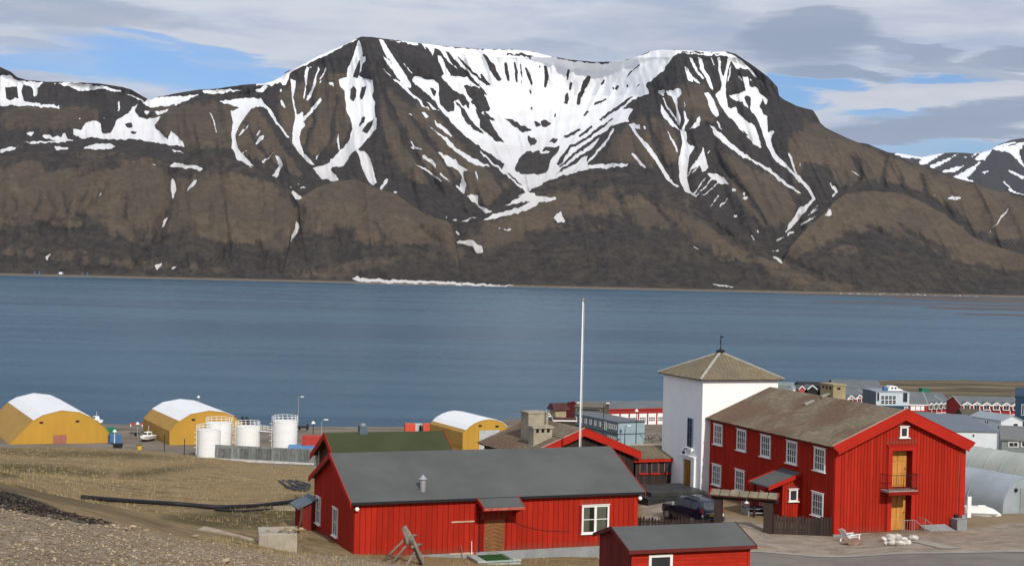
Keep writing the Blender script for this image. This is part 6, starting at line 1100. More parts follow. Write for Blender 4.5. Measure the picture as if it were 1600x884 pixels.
# concrete wall of upright panels
w0, w1 = at(336, 700, 280), at(492, 701, 276); wl = empty('concrete_wall', (w0.x, w0.y, w0.z), math.atan2(w1.y - w0.y, w1.x - w0.x), 'weathered grey wall of upright concrete panels before the tanks', 'wall'); wL = math.hypot(w1.x - w0.x, w1.y - w0.y); wz = w1.z - w0.z
PAN = paint('stained_concrete_panel', (.175, .18, .172), .95, .3, 1.4, rnd=.30, stretch=(2, 2, .5), dirt=.6, dirtcol=(.065, .065, .06)); rg = random.Random(3); x = 0.
while x < wL - .3:
    ww = min(rg.choice((.55, .75, .95, 1.15)), wL - x); MB().box(0, -.05 - rg.random() * .06, -3.2, ww - .06, .2, wz * x / wL + rg.uniform(-.06, .06)).out('panel', PAN, wl).location = (x, 0, 0); x += ww
MB().box(0, .02, -3.2, wL, .15, wz - .12).out('backing', PAN, wl); MB().box(-.1, -.25, -3.4, wL, -.17, -2.62 + wz).out('kerb', paint('pale_kerb', (.5, .48, .45), .9), wl)
# office barracks, garages and the buildings round them
f_l, f_n = at(897, 645, 343), at(966, 658.7, 325); YO = math.atan2(f_l.y - f_n.y, f_l.x - f_n.x) - math.pi / 2; FO = Fr((f_n.x, f_n.y, f_n.z - 5.4), YO); OL = Vector((f_l.x - f_n.x, f_l.y - f_n.y, 0)).length; OW = FO.front(1007.5, 657.5)[0]
of = empty('office_barracks', FO.o, YO, 'two storey blue grey barracks with long rows of small white windows', 'building')
MB().box(0, .02, -1.5, OW, OL, 5.3).out('wall', BGREY, of); MB().box(.005, -.005, -1.5, OW - .005, .018, 5.29).out('end_wall', LBLUE, of)
MB().prism([(-.1, 5.32), (OW / 2, 5.62), (OW + .1, 5.32), (OW + .1, 5.2), (OW / 2, 5.301), (-.1, 5.2)], -.1, OL + .1).out('roof', ROOFG, of)
MB().box(-.06, -.06, 2.55, OW + .06, OL + .06, 2.72).out('floor_band', paint('dark_band', (.03, .05, .055), .7), of); MB().box(-.12, -.12, 5.12, OW + .12, -.002, 5.32).out('roof_band', bpy.data.materials['dark_band'], of)
for k in range(6):
    ya, za = FO.side(899.5 + 7.35 * k + .1 * k, 648.5 + 1.4 * k); window(of, (-.02, ya, 3.55), .55, 1.0, 1, 1, rot=-math.pi / 2, trim=.1, sill=0, cap=0)
for px, pz, ww, hh in ((943.5, 3.1, .5, 1.7), (946.5, 3.1, .5, 1.7), (951.5, 3.6, .55, .9), (955, 3.6, .55, .9), (958.5, 3.6, .55, .9), (962, 3.6, .55, .9), (951.5, .9, .55, .9), (955, .9, .55, .9), (958.5, .9, .55, .9), (962, .9, .55, .9), (923, .9, .55, .9), (929, .9, .55, .9), (936, .9, .55, .9)):
    ya, _ = FO.side(px, 660); window(of, (-.02, ya + ww / 2, pz), ww, hh, 1, 1, rot=-math.pi / 2, trim=.1, sill=0, cap=0)
bldg('brown_store', 'low brown flat store with a dark opening behind the blue grey barracks', 'building', (899, 634, ), 372, -12, 941, 12, 4.6, .3, 'x', BRN, paint('brown_flat_roof', (.15, .125, .10), .8), windows=((901, 637, 938, 641, 1, 1, .02),))
e_, f_, L_ = bldg('red_garage', 'long red garage with a row of tall white paned doors', 'garage', (915, 639.5), 381, 22, 1062, 14, 5.0, 1.4, 'x', TOWNRED, ROOFG, over=.2, trim=REDT)
GD = WHITE
for k in range(9):
    px = 926.5 + 14.55 * k - .02 * k * k; x0, z1 = f_.front(px, 644); x1, _ = f_.front(px + 12, 644)
    o = MB().box(x0, -.06, .1, x1, -.003, 3.7).out('garage_door', GD, e_)
    for i in range(4):
        for j in range(2): MB().box(x0 + (x1 - x0) * (.1 + .2 * i), -.075, 1.7 + .55 * j, x0 + (x1 - x0) * (.1 + .2 * i + .15), -.061, 2.12 + .55 * j).out('pane', DGLASS, o)
hb = at(872, 653, 332); ht = empty('lookout_cabin', (hb.x, hb.y, gz(hb.x, hb.y)[0]), .45, 'small tan lookout cabin with a rusty red hipped roof by the water', 'cabin'); hz = hb.z - ht.location.z
TANW = paint('tan_boards', (.34, .28, .16), .8, .1); RRF = paint('rusty_red_roof', (.075, .030, .028), .8, .3, 1)
MB().box(-1.4, -1.2, hz, 1.4, 1.2, hz + 2.1).out('wall', TANW, ht); MB().hexa([(-2.1, -1.8, hz + 2.0), (2.1, -1.8, hz + 2.0), (2.1, 1.8, hz + 2.0), (-2.1, 1.8, hz + 2.0), (-1.9, -.6, hz + 3.4), (1.9, -.6, hz + 3.4), (1.9, .6, hz + 3.4), (-1.9, .6, hz + 3.4)]).out('roof', RRF, ht)
for sx in (-1.3, 1.3): MB().bar((sx, -1.1, 0), (sx, -1.1, hz), .15, .15).out('leg', TANW, ht); MB().bar((sx, 1.1, 0), (sx, 1.1, hz), .15, .15).out('leg', TANW, ht)
MB().bar((1.7, -1.2, 0), (1.9, -1.2, hz + 3.8), .12, .12).out('post', IRON, ht)
bldg('low_red_hut', 'low rusty red hut with white eaves below the lookout cabin', 'hut', (866, 656), 322, 5, 899, 3, 2.2, .45, 'x', paint('hut_brown', (.05, .035, .03), .8), RRF, trim=WHITE)
def boat(name, label, px, py, d, yaw, L, hullc, cab=True):
    p = at(px, py, d); e = empty(name, p, yaw, label, 'boat'); B = L * .17; vs = []; fs = []; st_ = [(-.5, .9, .0), (-.3, 1., -.0), (.1, 1., .0), (.35, .72, .08), (.5, .05, .22)]
    for a, w, k in st_: vs += [(a * L, -B * w, .34 * L * .42 + k * L * .3), (a * L, -B * w * .55, k * L * .5), (a * L, B * w * .55, k * L * .5), (a * L, B * w, .34 * L * .42 + k * L * .3)]
    for i in range(4): fs += [(4 * i + j, 4 * i + j + 1, 4 * i + 5 + j, 4 * i + 4 + j) for j in range(3)] + [(4 * i + 3, 4 * i, 4 * i + 4, 4 * i + 7)]
    fs += [(0, 3, 2, 1), (16, 17, 18, 19)]; MB().add(vs, fs).out('hull', hullc, e); z = .143 * L
    if cab:
        MB().hexa([(-.2 * L, -B * .7, z), (.22 * L, -B * .6, z), (.22 * L, B * .6, z), (-.2 * L, B * .7, z), (-.18 * L, -B * .6, z + .17 * L), (.1 * L, -B * .5, z + .17 * L), (.1 * L, B * .5, z + .17 * L), (-.18 * L, B * .6, z + .17 * L)]).out('cabin', WHITE, e)
        for s_ in (-1, 1): MB().hexa([(-.14 * L, s_ * B * .67, z + .06 * L), (.12 * L, s_ * B * .61, z + .06 * L), (.12 * L, s_ * B * .57, z + .06 * L), (-.14 * L, s_ * B * .6, z + .06 * L), (-.14 * L, s_ * B * .66, z + .13 * L), (.08 * L, s_ * B * .59, z + .13 * L), (.08 * L, s_ * B * .5, z + .13 * L), (-.14 * L, s_ * B * .55, z + .13 * L)]).out('cabin_window', DGLASS, e)
        MB().hexa([(.165 * L, -B * .48, z + .07 * L), (.165 * L, B * .48, z + .07 * L), (.19 * L, B * .48, z + .07 * L), (.19 * L, -B * .48, z + .07 * L), (.118 * L, -B * .42, z + .15 * L), (.118 * L, B * .42, z + .15 * L), (.15 * L, B * .42, z + .14 * L), (.15 * L, -B * .42, z + .14 * L)]).out('windscreen', DGLASS, e)
        MB().bar((-.1 * L, 0, z + .17 * L), (-.1 * L, 0, z + .42 * L), .05, .05).out('mast', WHITE, e)
    MB().box(-.45 * L, -B * .5, -.08 * L, .3 * L, B * .5, 0).out('cradle', IRON, e); return e
boat('motor_boat', 'white motor boat on land beside the large hall by the water', 149, 659, 352, 2.4, 4.6, WHITE)
boat('motor_boat', 'white motor boat with dark underside parked bow on before the second hall', 230, 686, 318, -1.9, 5.2, WHITE)
boat('small_boat', 'small blue grey covered boat by the shore left of the lookout cabin', 856, 654, 326, .2, 3.6, DGREY)
ub = at(1535, 797, 101); u2 = empty('upturned_boat', (ub.x, ub.y, gz(ub.x, ub.y)[0]), YB - .42, 'long white boat lying upturned beside the grey arched hut', 'boat'); mb = MB(); vs = []; fs = []
for i, (a, w, h) in enumerate(((-1.25, .42, .5), (-1.2, .5, .58), (.3, .5, .58), (.8, .36, .42), (1.25, .06, .12))): vs += [(a, -w, 0), (a, -w * .8, h), (a, w * .8, h), (a, w, 0)]
for i in range(4): fs += [(4 * i + j, 4 * i + j + 1, 4 * i + 5 + j, 4 * i + 4 + j) for j in range(3)]
fs += [(0, 1, 2, 3), (16, 17, 18, 19)]; mb.add(vs, fs).out('hull', WHITE, u2); MB().box(-1.3, -.54, .1, .9, -.5, .2).out('rubbing_strake', GALV, u2); MB().box(-.3, -.05, .585, .2, .05, .68).out('keel', WHITE, u2)
def container(label, px, py, d, yaw, L, W, H, mat, group=None, name='shipping_container'):
    p = at(px, py, d); e = empty(name, p, yaw, label, 'container', group); MB().box(-L / 2, -W / 2, -.6, L / 2, W / 2, H).out('body', mat, e)
    mb = MB(); n = int(L / .35)
    for k in range(n): mb.box(-L / 2 + .1 + (L - .2) * k / n, -W / 2 - .04, .1, -L / 2 + .1 + (L - .2) * (k + .5) / n, -W / 2 - .001, H - .12)
    mb.out('corrugated_side', mat, e)
    for sx in (-1, 1): MB().box(sx * (L / 2) - .06, -W / 2 - .06, -.2, sx * (L / 2) + .06, -W / 2 - .045, H + .02).out('corner_post', mat, e)
    MB().box(L / 2 + .001, -W / 2 + .1, .1, L / 2 + .04, -.03, H - .1).box(L / 2 + .001, .03, .1, L / 2 + .04, W / 2 - .1, H - .1).out('door', mat, e); return e
CBL = paint('blue_container_paint', (.06, .14, .30), .6, .1); CGR = paint('green_container_paint', (.02, .17, .10), .6, .1); CRD = paint('red_container_paint', (.42, .05, .035), .6, .1); COR = paint('orange_red_container_paint', (.58, .085, .05), .6, .08)
container('blue shipping container beside the right wall of the large hall', 179, 694, 312, .45, 2.3, 2.4, 2.1, CBL); container('green shipping container behind the blue one by the large hall', 171, 683, 322, .45, 2.4, 2.4, 2.2, CGR)
container('dull red shipping container behind the blue flat roof by the tanks', 490, 696, 288, .05, 4.2, 2.4, 2.0, CRD); MB_ = None
container('orange red container left of the pale one on the shore', 640, 675, 352, .2, 2.3, 2.4, 2.1, COR, 'containers near the round hall'); container('orange red container right of the pale one on the shore', 667, 675, 352, .2, 2.0, 2.4, 2.1, COR, 'containers near the round hall'); container('pale container with an open dark doorway between two orange ones', 654, 675, 353, .2, 1.9, 2.4, 2.05, paint('pale_container_paint', (.45, .47, .46), .6), 'containers near the round hall'); 
container('dark green container standing on the flats beyond the rowhouses', 1443, 615, 480, .3, 2.2, 2.2, 1.9, CGR, None, 'green_container')
dk = at(657, 675.5, 351.3); o = MB().box(-.25, 0, 0, .25, .05, 1.8).out('open_doorway', DARKIN); o.location = dk; tag(o, 'dark open doorway leaf of the pale container on the shore', 'doorway')
bldg('blue_roofed_store', 'long low store with a bright blue flat roof behind the concrete wall', 'store', (450, 699.5), 284, 3, 493, 6., 2.2, .25, 'x', DGREY, paint('bright_blue_roof', (.10, .22, .42), .6), over=.1)
def lamp(label, px, pytop, pybase, d, style='arm', mat=None, group='street lamps along the shore'):
    t_ = at(px, pytop, d); b_ = at(px, pybase, d); h = t_.z - b_.z; e = empty('street_lamp', b_, 0, label, 'street lamp', group); mat = mat or GALV
    MB().tube([(0, 0, -1), (0, 0, h)], [.11, .07], 8).out('pole', mat, e)
    if style == 'arm': MB().tube([(0, 0, h), (.1, 0, h + .35), (.7, 0, h + .5)], .06, 6).out('arm', mat, e); MB().box(.5, -.18, h + .42, 1.3, .18, h + .6).out('lamp_head', WHITE, e)
    else: MB().tube([(0, 0, h - .05), (0, 0, h + .45)], [.45, .12], 10).out('lamp_head', WHITE, e)
    return e
DGRN = paint('dark_green_pole', (.02, .035, .035), .6)
lamp('tall thin street lamp rising behind the rightmost white tank', 465.6, 622.5, 668, 365); lamp('thin street lamp rising behind the second ochre hall', 309.5, 620.5, 650, 390, 'head'); lamp('pale street lamp with a short arm beside the red container', 502, 659, 690, 296); lamp('thin dark street lamp left of the red container', 489, 661, 685, 300, 'head', DGRN)
lamp('dark street lamp with a curved white head at the barracks far end', 896.5, 632, 680, 338, 'arm', DGRN); lamp('dark street lamp with a white head before the barracks middle', 942, 633, 690, 322, 'arm', DGRN); lamp('dark street lamp with a cone head before the barracks end wall', 993.5, 642, 693, 318, 'head', DGRN); lamp('short dark street lamp before the light blue end wall', 976, 668, 694, 320, 'arm', DGRN); lamp('white yard lamp beside the blue container', 178.7, 674, 697, 306, 'head', WHITE); lamp('pale thin lamp behind the bow on motor boat', 214.5, 662, 684, 325, 'head')
for px, a, b, lb in ((256.6, 680, 704, 'thin dark post left of the second hall corner'), (288, 686, 708, 'thin dark post before the second ochre hall')):
    p = at(px, b, 285); o = MB().tube([(0, 0, -.5), (0, 0, (b - a) * 285 / F)], .08, 6).ball((0, 0, (b - a) * 285 / F), .12).out('dark_post', IRON); o.location = p; tag(o, lb, 'post')
yb = at(217.5, 700, 296); o = empty('yellow_bin', yb, .4, 'small yellow grit bin on the gravel quay', 'bin'); YP = paint('yellow_bin_paint', (.55, .36, .03), .6); MB().hexa([(-.35, -.3, -.3), (.35, -.3, -.3), (.35, .3, -.3), (-.35, .3, -.3), (-.45, -.35, .6), (.45, -.35, .6), (.45, .35, .6), (-.45, .35, .6)]).out('body', YP, o); MB().box(-.5, -.4, .602, .5, .4, .72).out('lid', paint('dark_lid', (.05, .06, .03), .7), o)
rb = at(214, 664, 362); o = empty('red_barrier', rb, .1, 'long low red and white barrier by the water edge', 'barrier'); MB().box(-1.8, -.15, .2, 1.6, .15, .55).out('beam', CRD, o); MB().box(-1.6, -.2, -.3, -1.4, .2, .2).box(1.2, -.2, -.3, 1.4, .2, .2).out('foot', WHITE, o)
tr = at(211, 680, 330); o = empty('boat_trailer', tr, .3, 'dark empty boat trailer left of the bow on boat', 'trailer'); MB().bar((-1.2, 0, .5), (1.2, 0, .5), .5, .15).bar((-1.2, -.4, .8), (.9, -.4, .6), .08, .08).out('frame', IRON, o)
for s_ in (-1, 1): MB().tube([(.2, s_ * .55, .3), (.2, s_ * .75, .3)], .32, 12).out('wheel', bpy.data.materials['tyre'], o)
dkp = at(184, 697, 303); o = empty('steel_skip', dkp, .3, 'low dark steel skip beside the blue container', 'skip'); MB().hexa([(-.8, -.5, -.3), (.8, -.5, -.3), (.8, .5, -.3), (-.8, .5, -.3), (-1.05, -.6, .55), (1.05, -.6, .55), (1.05, .6, .55), (-1.05, .6, .55)]).out('body', IRON, o); MB().box(-1.1, -.66, .552, 1.1, .66, .62).out('rim', IRON, o)
ex = at(383, 662, 345); o = empty('dark_loader', ex, 0, 'dark loading machine with two funnels behind the middle tank', 'machine'); MB().hexa([(-1., -.8, -.5), (1., -.8, -.5), (1., .8, -.5), (-1., .8, -.5), (-.9, -.6, 1.), (.9, -.6, 1.), (.9, .6, 1.), (-.9, .6, 1.)]).out('body', TAR, o); MB().tube([(-.65, 0, 1.), (-.65, 0, 1.7)], .25, 8).out('funnel', TAR, o); MB().tube([(.35, 0, 1.), (.35, 0, 1.7)], [.75, .15], 8).out('funnel', TAR, o)
tk = at(473, 670, 360); o = empty('flatbed_truck', tk, .1, 'dark flatbed truck parked by the water right of the tanks', 'truck'); MB().box(-1.3, -.8, .35, .9, .8, .75).out('bed', TAR, o); MB().hexa([(.95, -.8, .3), (1.5, -.8, .3), (1.5, .8, .3), (.95, .8, .3), (.95, -.7, 1.3), (1.3, -.7, 1.3), (1.3, .7, 1.3), (.95, .7, 1.3)]).out('cab', IRON, o)
for x_ in (-.8, 1.1):
    for s_ in (-1, 1): MB().tube([(x_, s_ * .62, .1), (x_, s_ * .82, .1)], .3, 10).out('wheel', bpy.data.materials['tyre'], o)
wv = at(690, 697, 300); o = empty('white_kiosk', wv, .3, 'small white framed kiosk beside the green roof end', 'kiosk'); MB().box(-.55, -.5, -.5, .55, .5, 1.5).out('body', WHITE, o); MB().box(-.35, -.53, .1, .5, -.502, 1.3).out('window', DGLASS, o); MB().prism([(-.65, 1.5), (0, 1.75), (.65, 1.5)], -.6, .6).out('roof', WHITE, o)
# scrap heap left of the tower
rg = random.Random(5); sc = empty('scrap_heap', at(1018, 691, 320), .3, 'tangled heap of dark beams and scrap left of the white tower', 'scrap heap')
for k in range(26):
    a = Vector((rg.uniform(-2.6, 2.6), rg.uniform(-1, 1), rg.uniform(0, 1.3))); b = a + Vector((rg.uniform(-1.2, 1.2), rg.uniform(-.8, .8), rg.uniform(-.5, .9))); MB().bar(a, b, .12, .12).out('beam', rg.choice((BRN, IRON, GREYW)), sc)
qw = at(985, 694, 312); q2 = at(1040, 691, 312); o = MB().box(0, 0, -.8, q2.x - qw.x, .3, .15).out('low_wall', CONC); o.location = qw; tag(o, 'low pale concrete wall before the scrap heap left of the tower', 'wall')
# right side of the town
bldg('white_warehouse', 'big white warehouse with a blue grey roof right of the tall red gable', 'warehouse', (1425, 671.2), 214, 2.5, 1558, 26, 7.5, 1.1, 'x', WWALL, paint('blue_grey_roof', (.135, .155, .18), .6, .06, .3), over=.15, windows=((1519.5, 678, 1522.5, 682, 1, 1, .05),))
bldg('grey_gabled_hut', 'small blue grey hut with a pale gable and a dark window', 'hut', (1564, 657), 232, 21, 1598, 7.5, 3.2, .8, 'y', WWALL, ROOFL, over=.12, windows=((1583, 661.5, 1590, 670, 1, 1, .1),), flank=((1539, 656, 1541, 661, 1, 1), (1542.5, 656.5, 1544.5, 661.5, 1, 1)))
bldg('green_grey_building', 'green grey building with two white windows behind the arched huts', 'building', (1565.5, 685), 176, -17, 1640, 14, 5, .9, 'x', OLIVE, paint('grey_brown_roof', (.17, .17, .165), .7), over=.2, windows=((1577, 691, 1583, 697, 1, 1, .1), (1584.5, 691, 1590, 697, 1, 1, .1), (1597, 690, 1603, 697, 1, 1, .1), (1575, 709, 1578, 712, 1, 1, .1)))
bldg('navy_building', 'dark navy gabled building at the right edge of the town', 'building', (1586.5, 618), 345, -19, 1640, 10, 8, 1.6, 'x', NAVY, NAVY, over=.1, windows=((1597, 632, 1600, 648, 1, 1, .1),))
def rowhouse(label, l, d, yaw, pr, depth, h, rise, n, gw=.92):
    e, f, L = bldg('rowhouse', label, 'rowhouse', l, d, yaw, pr, depth, h, rise, 'x', TOWNRED, ROOFG, over=.2, trim=WHITE, group='red rowhouses with white gables'); w = L / n
    for k in range(n):
        c = w * (k + .5); hw = w * gw / 2; MB().prism([(c - hw, h - .9), (c + hw, h - .9), (c + hw, h + .1), (c, h + hw * .62), (c - hw, h + .1)], -.55, depth * .4).out('dormer_wall', TOWNRED, e)
        for s_ in (1, -1): MB().hexa([(c + s_ * (hw + .1), -.75, h - .03), (c, -.75, h + hw * .62 + .05), (c, depth * .45, h + hw * .62 + .05), (c + s_ * (hw + .1), depth * .4, h - .03), (c + s_ * (hw + .1), -.75, h + .1), (c, -.75, h + hw * .62 + .2), (c, depth * .45, h + hw * .62 + .2), (c + s_ * (hw + .1), depth * .4, h + .1)]).out('dormer_roof', ROOFG, e); MB().bar((c + s_ * (hw + .1), -.78, h), (c - s_ * .02, -.78, h + hw * .66), .06, .3, (0, 0, 1)).out('bargeboard', WHITE, e)
        window(e, (c - .75, -.58, h - 1.05), 1.5, 1.15, 2, 1, trim=.2, sill=0, cap=0); window(e, (c - .75, -.03, h - 3.6), 1.0, 1.1, 2, 1, trim=.2, sill=0, cap=0); MB().box(c + .6, -.1, h - 4.5, c + 1.3, -.002, h - 2.4).out('door', WHITE, e)
        MB().box(w * k - .08, -.08, -.5, w * k + .08, -.002, h - .2).out('white_post', WHITE, e)
    return e
rowhouse('long red rowhouse with a line of white edged gables and grey roof', (1502, 632.5), 408, 3, 1594, 12, 5.2, 2.0, 6); rowhouse('short red rowhouse with steep white edged gables left of the long one', (1448, 633), 425, 38, 1479, 9, 4.6, 2., 4, .85); rowhouse('red rowhouse with three white gables beyond the slate roof ridge', (1320, 624), 408, 38, 1360, 9, 4.6, 2., 3, .9)
bldg('low_red_building', 'low red building with wide white doors left of the rowhouses', 'building', (1418, 631.5), 415, 4, 1450, 10, 3, 3.2, 'x', TOWNRED, ROOFG, over=.1, trim=WHITE, doors=((1423, 634, 1430, 641, WHITE), (1431, 634, 1438, 641, WHITE), (1439, 634, 1444, 641, WHITE)))
bldg('long_grey_building', 'long grey roofed building beyond the low red building', 'building', (1416, 625), 470, 0, 1482, 16, 4, 2.0, 'x', BRN, ROOFG, over=.2, windows=((1424, 626, 1427, 628, 1, 1), (1452, 626, 1455, 628, 1, 1)))
e_, f_, L_ = bldg('pale_grey_building', 'pale grey flat building with a grid of dark windows above a blue base', 'building', (1369.5, 611.5), 330, 6, 1421, 9, 9, .05, 'x', paint('pale_grey_cladding', (.50, .56, .60), .6, .05), ROOFL, over=.08, windows=tuple((1377 + 6 * i, 618 + 7 * j, 1381.5 + 6 * i, 623.5 + 7 * j, 1, 2, .03) for i in range(4) for j in range(2)) + ((1370.5, 613, 1374, 626, 1, 1, .05), (1411, 613, 1418, 628, 1, 1, .05)))
x0, z1 = f_.front(1369.5, 633); MB().box(0.0, -.12, -1, L_ + .1, -.003, z1).out('blue_base', NAVY, e_); x0, _ = f_.front(1413.5, 636); window(e_, (x0, -.14, z1 - 1.2), .6, .8, 1, 1, trim=.15, sill=0, cap=0); MB().box(-.02, .3, -1, -.005, 9, 8.9).out('flank_cladding', DGREY, e_)
bx = f_.front(1391, 608)[0]; bx2 = f_.front(1416, 608)[0]; cz_ = 9.12; MB().prism([(bx, cz_), (bx2, cz_), (bx2 - .6, cz_ + .4), (bx2 - 1.3, cz_ + .5), (bx2 - 1.6, cz_ + 1.0), (bx + .6, cz_ + 1.05), (bx + .2, cz_ + .5)], 1.5, 4.0).out('roof_cabin', WHITE, e_)
for k in range(2): MB().box(bx + .8 + k * .8, 1.46, cz_ + .4, bx + 1.2 + k * .8, 1.498, cz_ + .8).out('roof_window', DGLASS, e_)
MB().box(bx - .9, 1.6, cz_, bx - .05, 2.6, cz_ + .8).out('blue_crate', CBL, e_)
bldg('big_grey_roof_building', 'broad building with a large plain grey roof behind the slate ridge', 'building', (1312, 616), 470, 0, 1386, 26, 5, 3.8, 'x', DGREY, ROOFG, over=.2, windows=((1322, 617, 1325, 620, 1, 1),)); bldg('grey_shed', 'low grey green shed just right of the white tower roof', 'shed', (1212, 602), 500, 0, 1252, 10, 4, .8, 'x', OLIVE, OLIVE, over=.1); bldg('black_shed', 'long black shed behind the little red gable near the tower', 'shed', (1250, 602), 495, 0, 1320, 10, 4, .9, 'x', TAR, TAR, over=.1)
bldg('red_gable_hut', 'little red hut with a white edged gable right of the tower', 'hut', (1248.5, 607.5), 420, 8, 1257.5, 4, 3, .95, 'y', paint('pinkish_red_boards', (.36, .07, .07), .7), ROOFG, over=.15, trim=WHITE); bldg('black_gable_hut', 'little black hut with a white edged gable beside the stone chimney', 'hut', (1262, 607.5), 420, 14, 1276, 4, 3, 1.1, 'y', TAR, ROOFG, over=.15, trim=WHITE); bldg('white_hut', 'tiny white hut left of the little red gable', 'hut', (1239, 607), 422, 8, 1247, 4, 3, .5, 'x', WHITE, ROOFL, over=.1)
bldg('brown_shed', 'dark brown low shed before the long red rowhouse', 'shed', (1505, 648), 330, -4, 1534, 7, 2.8, 1.1, 'x', paint('rust_brown', (.06, .03, .024), .8), BRN, over=.15); bldg('pale_roofed_store', 'low store with a pale grey roof behind the white warehouse', 'store', (1489, 658.5), 285, 2, 1528, 12, 2.6, .7, 'x', WWALL, ROOFL, over=.15); bldg('olive_roofed_store', 'tan walled store with an olive grey roof behind the red gable peak', 'store', (1432, 653.5), 300, 3, 1470, 9, 3, .9, 'x', paint('tan_wall', (.36, .29, .19), .8), paint('olive_roof', (.13, .14, .12), .8), over=.2)
vn = at(1484, 654, 318); o = empty('white_van', vn, 1.0, 'small white van parked before the dark red end wall of the rowhouse', 'van'); MB().prism([(-1.0, 0), (1.0, 0), (1.0, .5), (.75, .62), (.55, 1.05), (-.95, 1.1), (-1.05, .9)], -.6, .6).out('body', WHITE, o); MB().prism([(.45, .65), (.66, .65), (.52, .98), (.2, .98)], -.615, -.601).out('side_window', DGLASS, o)
for x_ in (-.65, .65): MB().tube([(x_, -.62, 0), (x_, .62, 0)], .24, 10).out('wheel', bpy.data.materials['tyre'], o)
gh_ = at(1547, 623, 520); o = MB().ball((0, 0, -.4), 2.2, 14, 6, (1., 1., .62)).out('sand_heap', paint('pale_sand', (.42, .32, .23), .95, .15), None, True); o.location = gh_; tag(o, 'pale rounded sand heap beyond the long rowhouse roof', 'heap')
# grey arched huts
def quonset(label, p0, yaw, L, r, hh, mat):
    e = empty('arched_hut', p0, yaw, label, 'arched hut', 'grey corrugated arched huts'); n = 18; A = np.linspace(0, math.pi, n); nr = int(L / .42); vs = []; fs = []
    for i in range(nr * 2 + 1):
        k = 1 + (.012 if i % 2 else 0); x = L * i / (nr * 2)
        vs += [(x, -r * math.cos(a) * k, hh * (.12 + .88 * math.sin(a)) * k if 0 < a < math.pi else -.6) for a in A]
    for i in range(nr * 2): fs += [(i * n + j, i * n + j + 1, (i + 1) * n + j + 1, (i + 1) * n + j) for j in range(n - 1)]
    MB().add(vs, fs).out('corrugated_shell', mat, e, True)
    MB().prism([(-r * math.cos(a) * .99, hh * (.12 + .88 * math.sin(a)) * .99 if 0 < a < math.pi else -.6) for a in A], .05, .12, 'x').out('end_wall', mat, e)
    MB().box(-.02, -.45, -.3, .048, .45, 1.9).out('door', GALV, e); MB().tube([(-.05, .9, hh * .68), (.04, .9, hh * .68)], .14, 10).out('vent', IRON, e)
    for k in range(1, 5): MB().tube([(L * k / 5, -r * math.cos(a) * 1.015, hh * (.12 + .88 * math.sin(a)) * 1.015) for a in A[1:-1]], .035, 5).out('seam', mat, e)
    return e
QM = paint('galvanised_corrugated_sheet', (.36, .40, .42), .5, .1, .4, metal=.25, dirt=.25, dirtcol=(.28, .27, .24)); QM2 = paint('pale_dusty_corrugated_sheet', (.40, .41, .37), .6, .1, .4, metal=.15)
q0 = at(1601, 797, 104.); quonset('nearest grey corrugated arched hut with its end wall to the right', (q0.x, q0.y, gz(q0.x, q0.y)[0] - .1), math.radians(118), 17, 2.15, (797 - 739) * 104 / F, QM)
q1 = at(1640, 765, 126.); quonset('second arched hut standing behind the nearest grey one', (q1.x, q1.y, at(1600, 715, 126).z - 2.7), math.radians(118), 9, 2.4, 2.7, QM2)
# tiny huts on the far shore
for px, lb in ((58, 'tiny dark cabin farthest left on the far shore'), (95, 'tiny dark cabin with a white front on the far shore'), (133, 'tiny long dark cabin farthest right on the far shore')):
    d = 2962; p = at(px, shore_y(px) - 7, d); o = empty('shore_cabin', p, .2, lb, 'cabin', 'cabins on the far shore'); MB().box(-6, -2, -7, 6, 2, 1).out('wall', DGREY, o); MB().prism([(-7, 1), (0, 3.4), (7, 1)], -2.4, 2.4).out('roof', TAR, o)
    MB().box(-3, -2.2, -4, 3, -2.01, 0).out('door', WHITE if px == 95 else TAR, o)
# mud banks bared on the right
MUD = paint('dark_mud', (.095, .080, .075), .7, .2, .01)
for i, (cx, cy, hw, hh) in enumerate(((1540, 466.0, 330, 2.0), (1500, 476, 230, 1.5), (1590, 484, 150, 2.2), (1570, 492, 80, 1.5), (1640, 472, 260, 2.6))):
    P = []
    for a in np.linspace(0, math.tau, 40)[:-1]:
        k = 1 + .25 * math.sin(5 * a + i) + .15 * math.sin(11 * a); px, py = cx + hw * math.cos(a), cy + hh * math.sin(a) * k + (hw * math.cos(a)) * math.tan(ROLL); r = ray(px, py); t_ = -EYE / r.z; P.append((r.x * t_, r.y * t_))
    MB().prism(P, -.3, .12 + .01 * i, 'z').out('mud_bank', MUD)['kind'] = 'structure'

P = []                                                # shallow tidal channel on the flats
for a in np.linspace(0, math.tau, 36)[:-1]:
    px, py = 1590 + 130 * math.cos(a), 592.5 + 3.2 * math.sin(a) * (1 + .3 * math.sin(4 * a)) + 130 * math.cos(a) * .02; q = ground_at(px, py); P.append((q.x, q.y, q.z + .06))
MB().add(P, [tuple(range(len(P)))]).out('tidal_channel', bpy.data.materials['fjord_water'])['kind'] = 'structure'
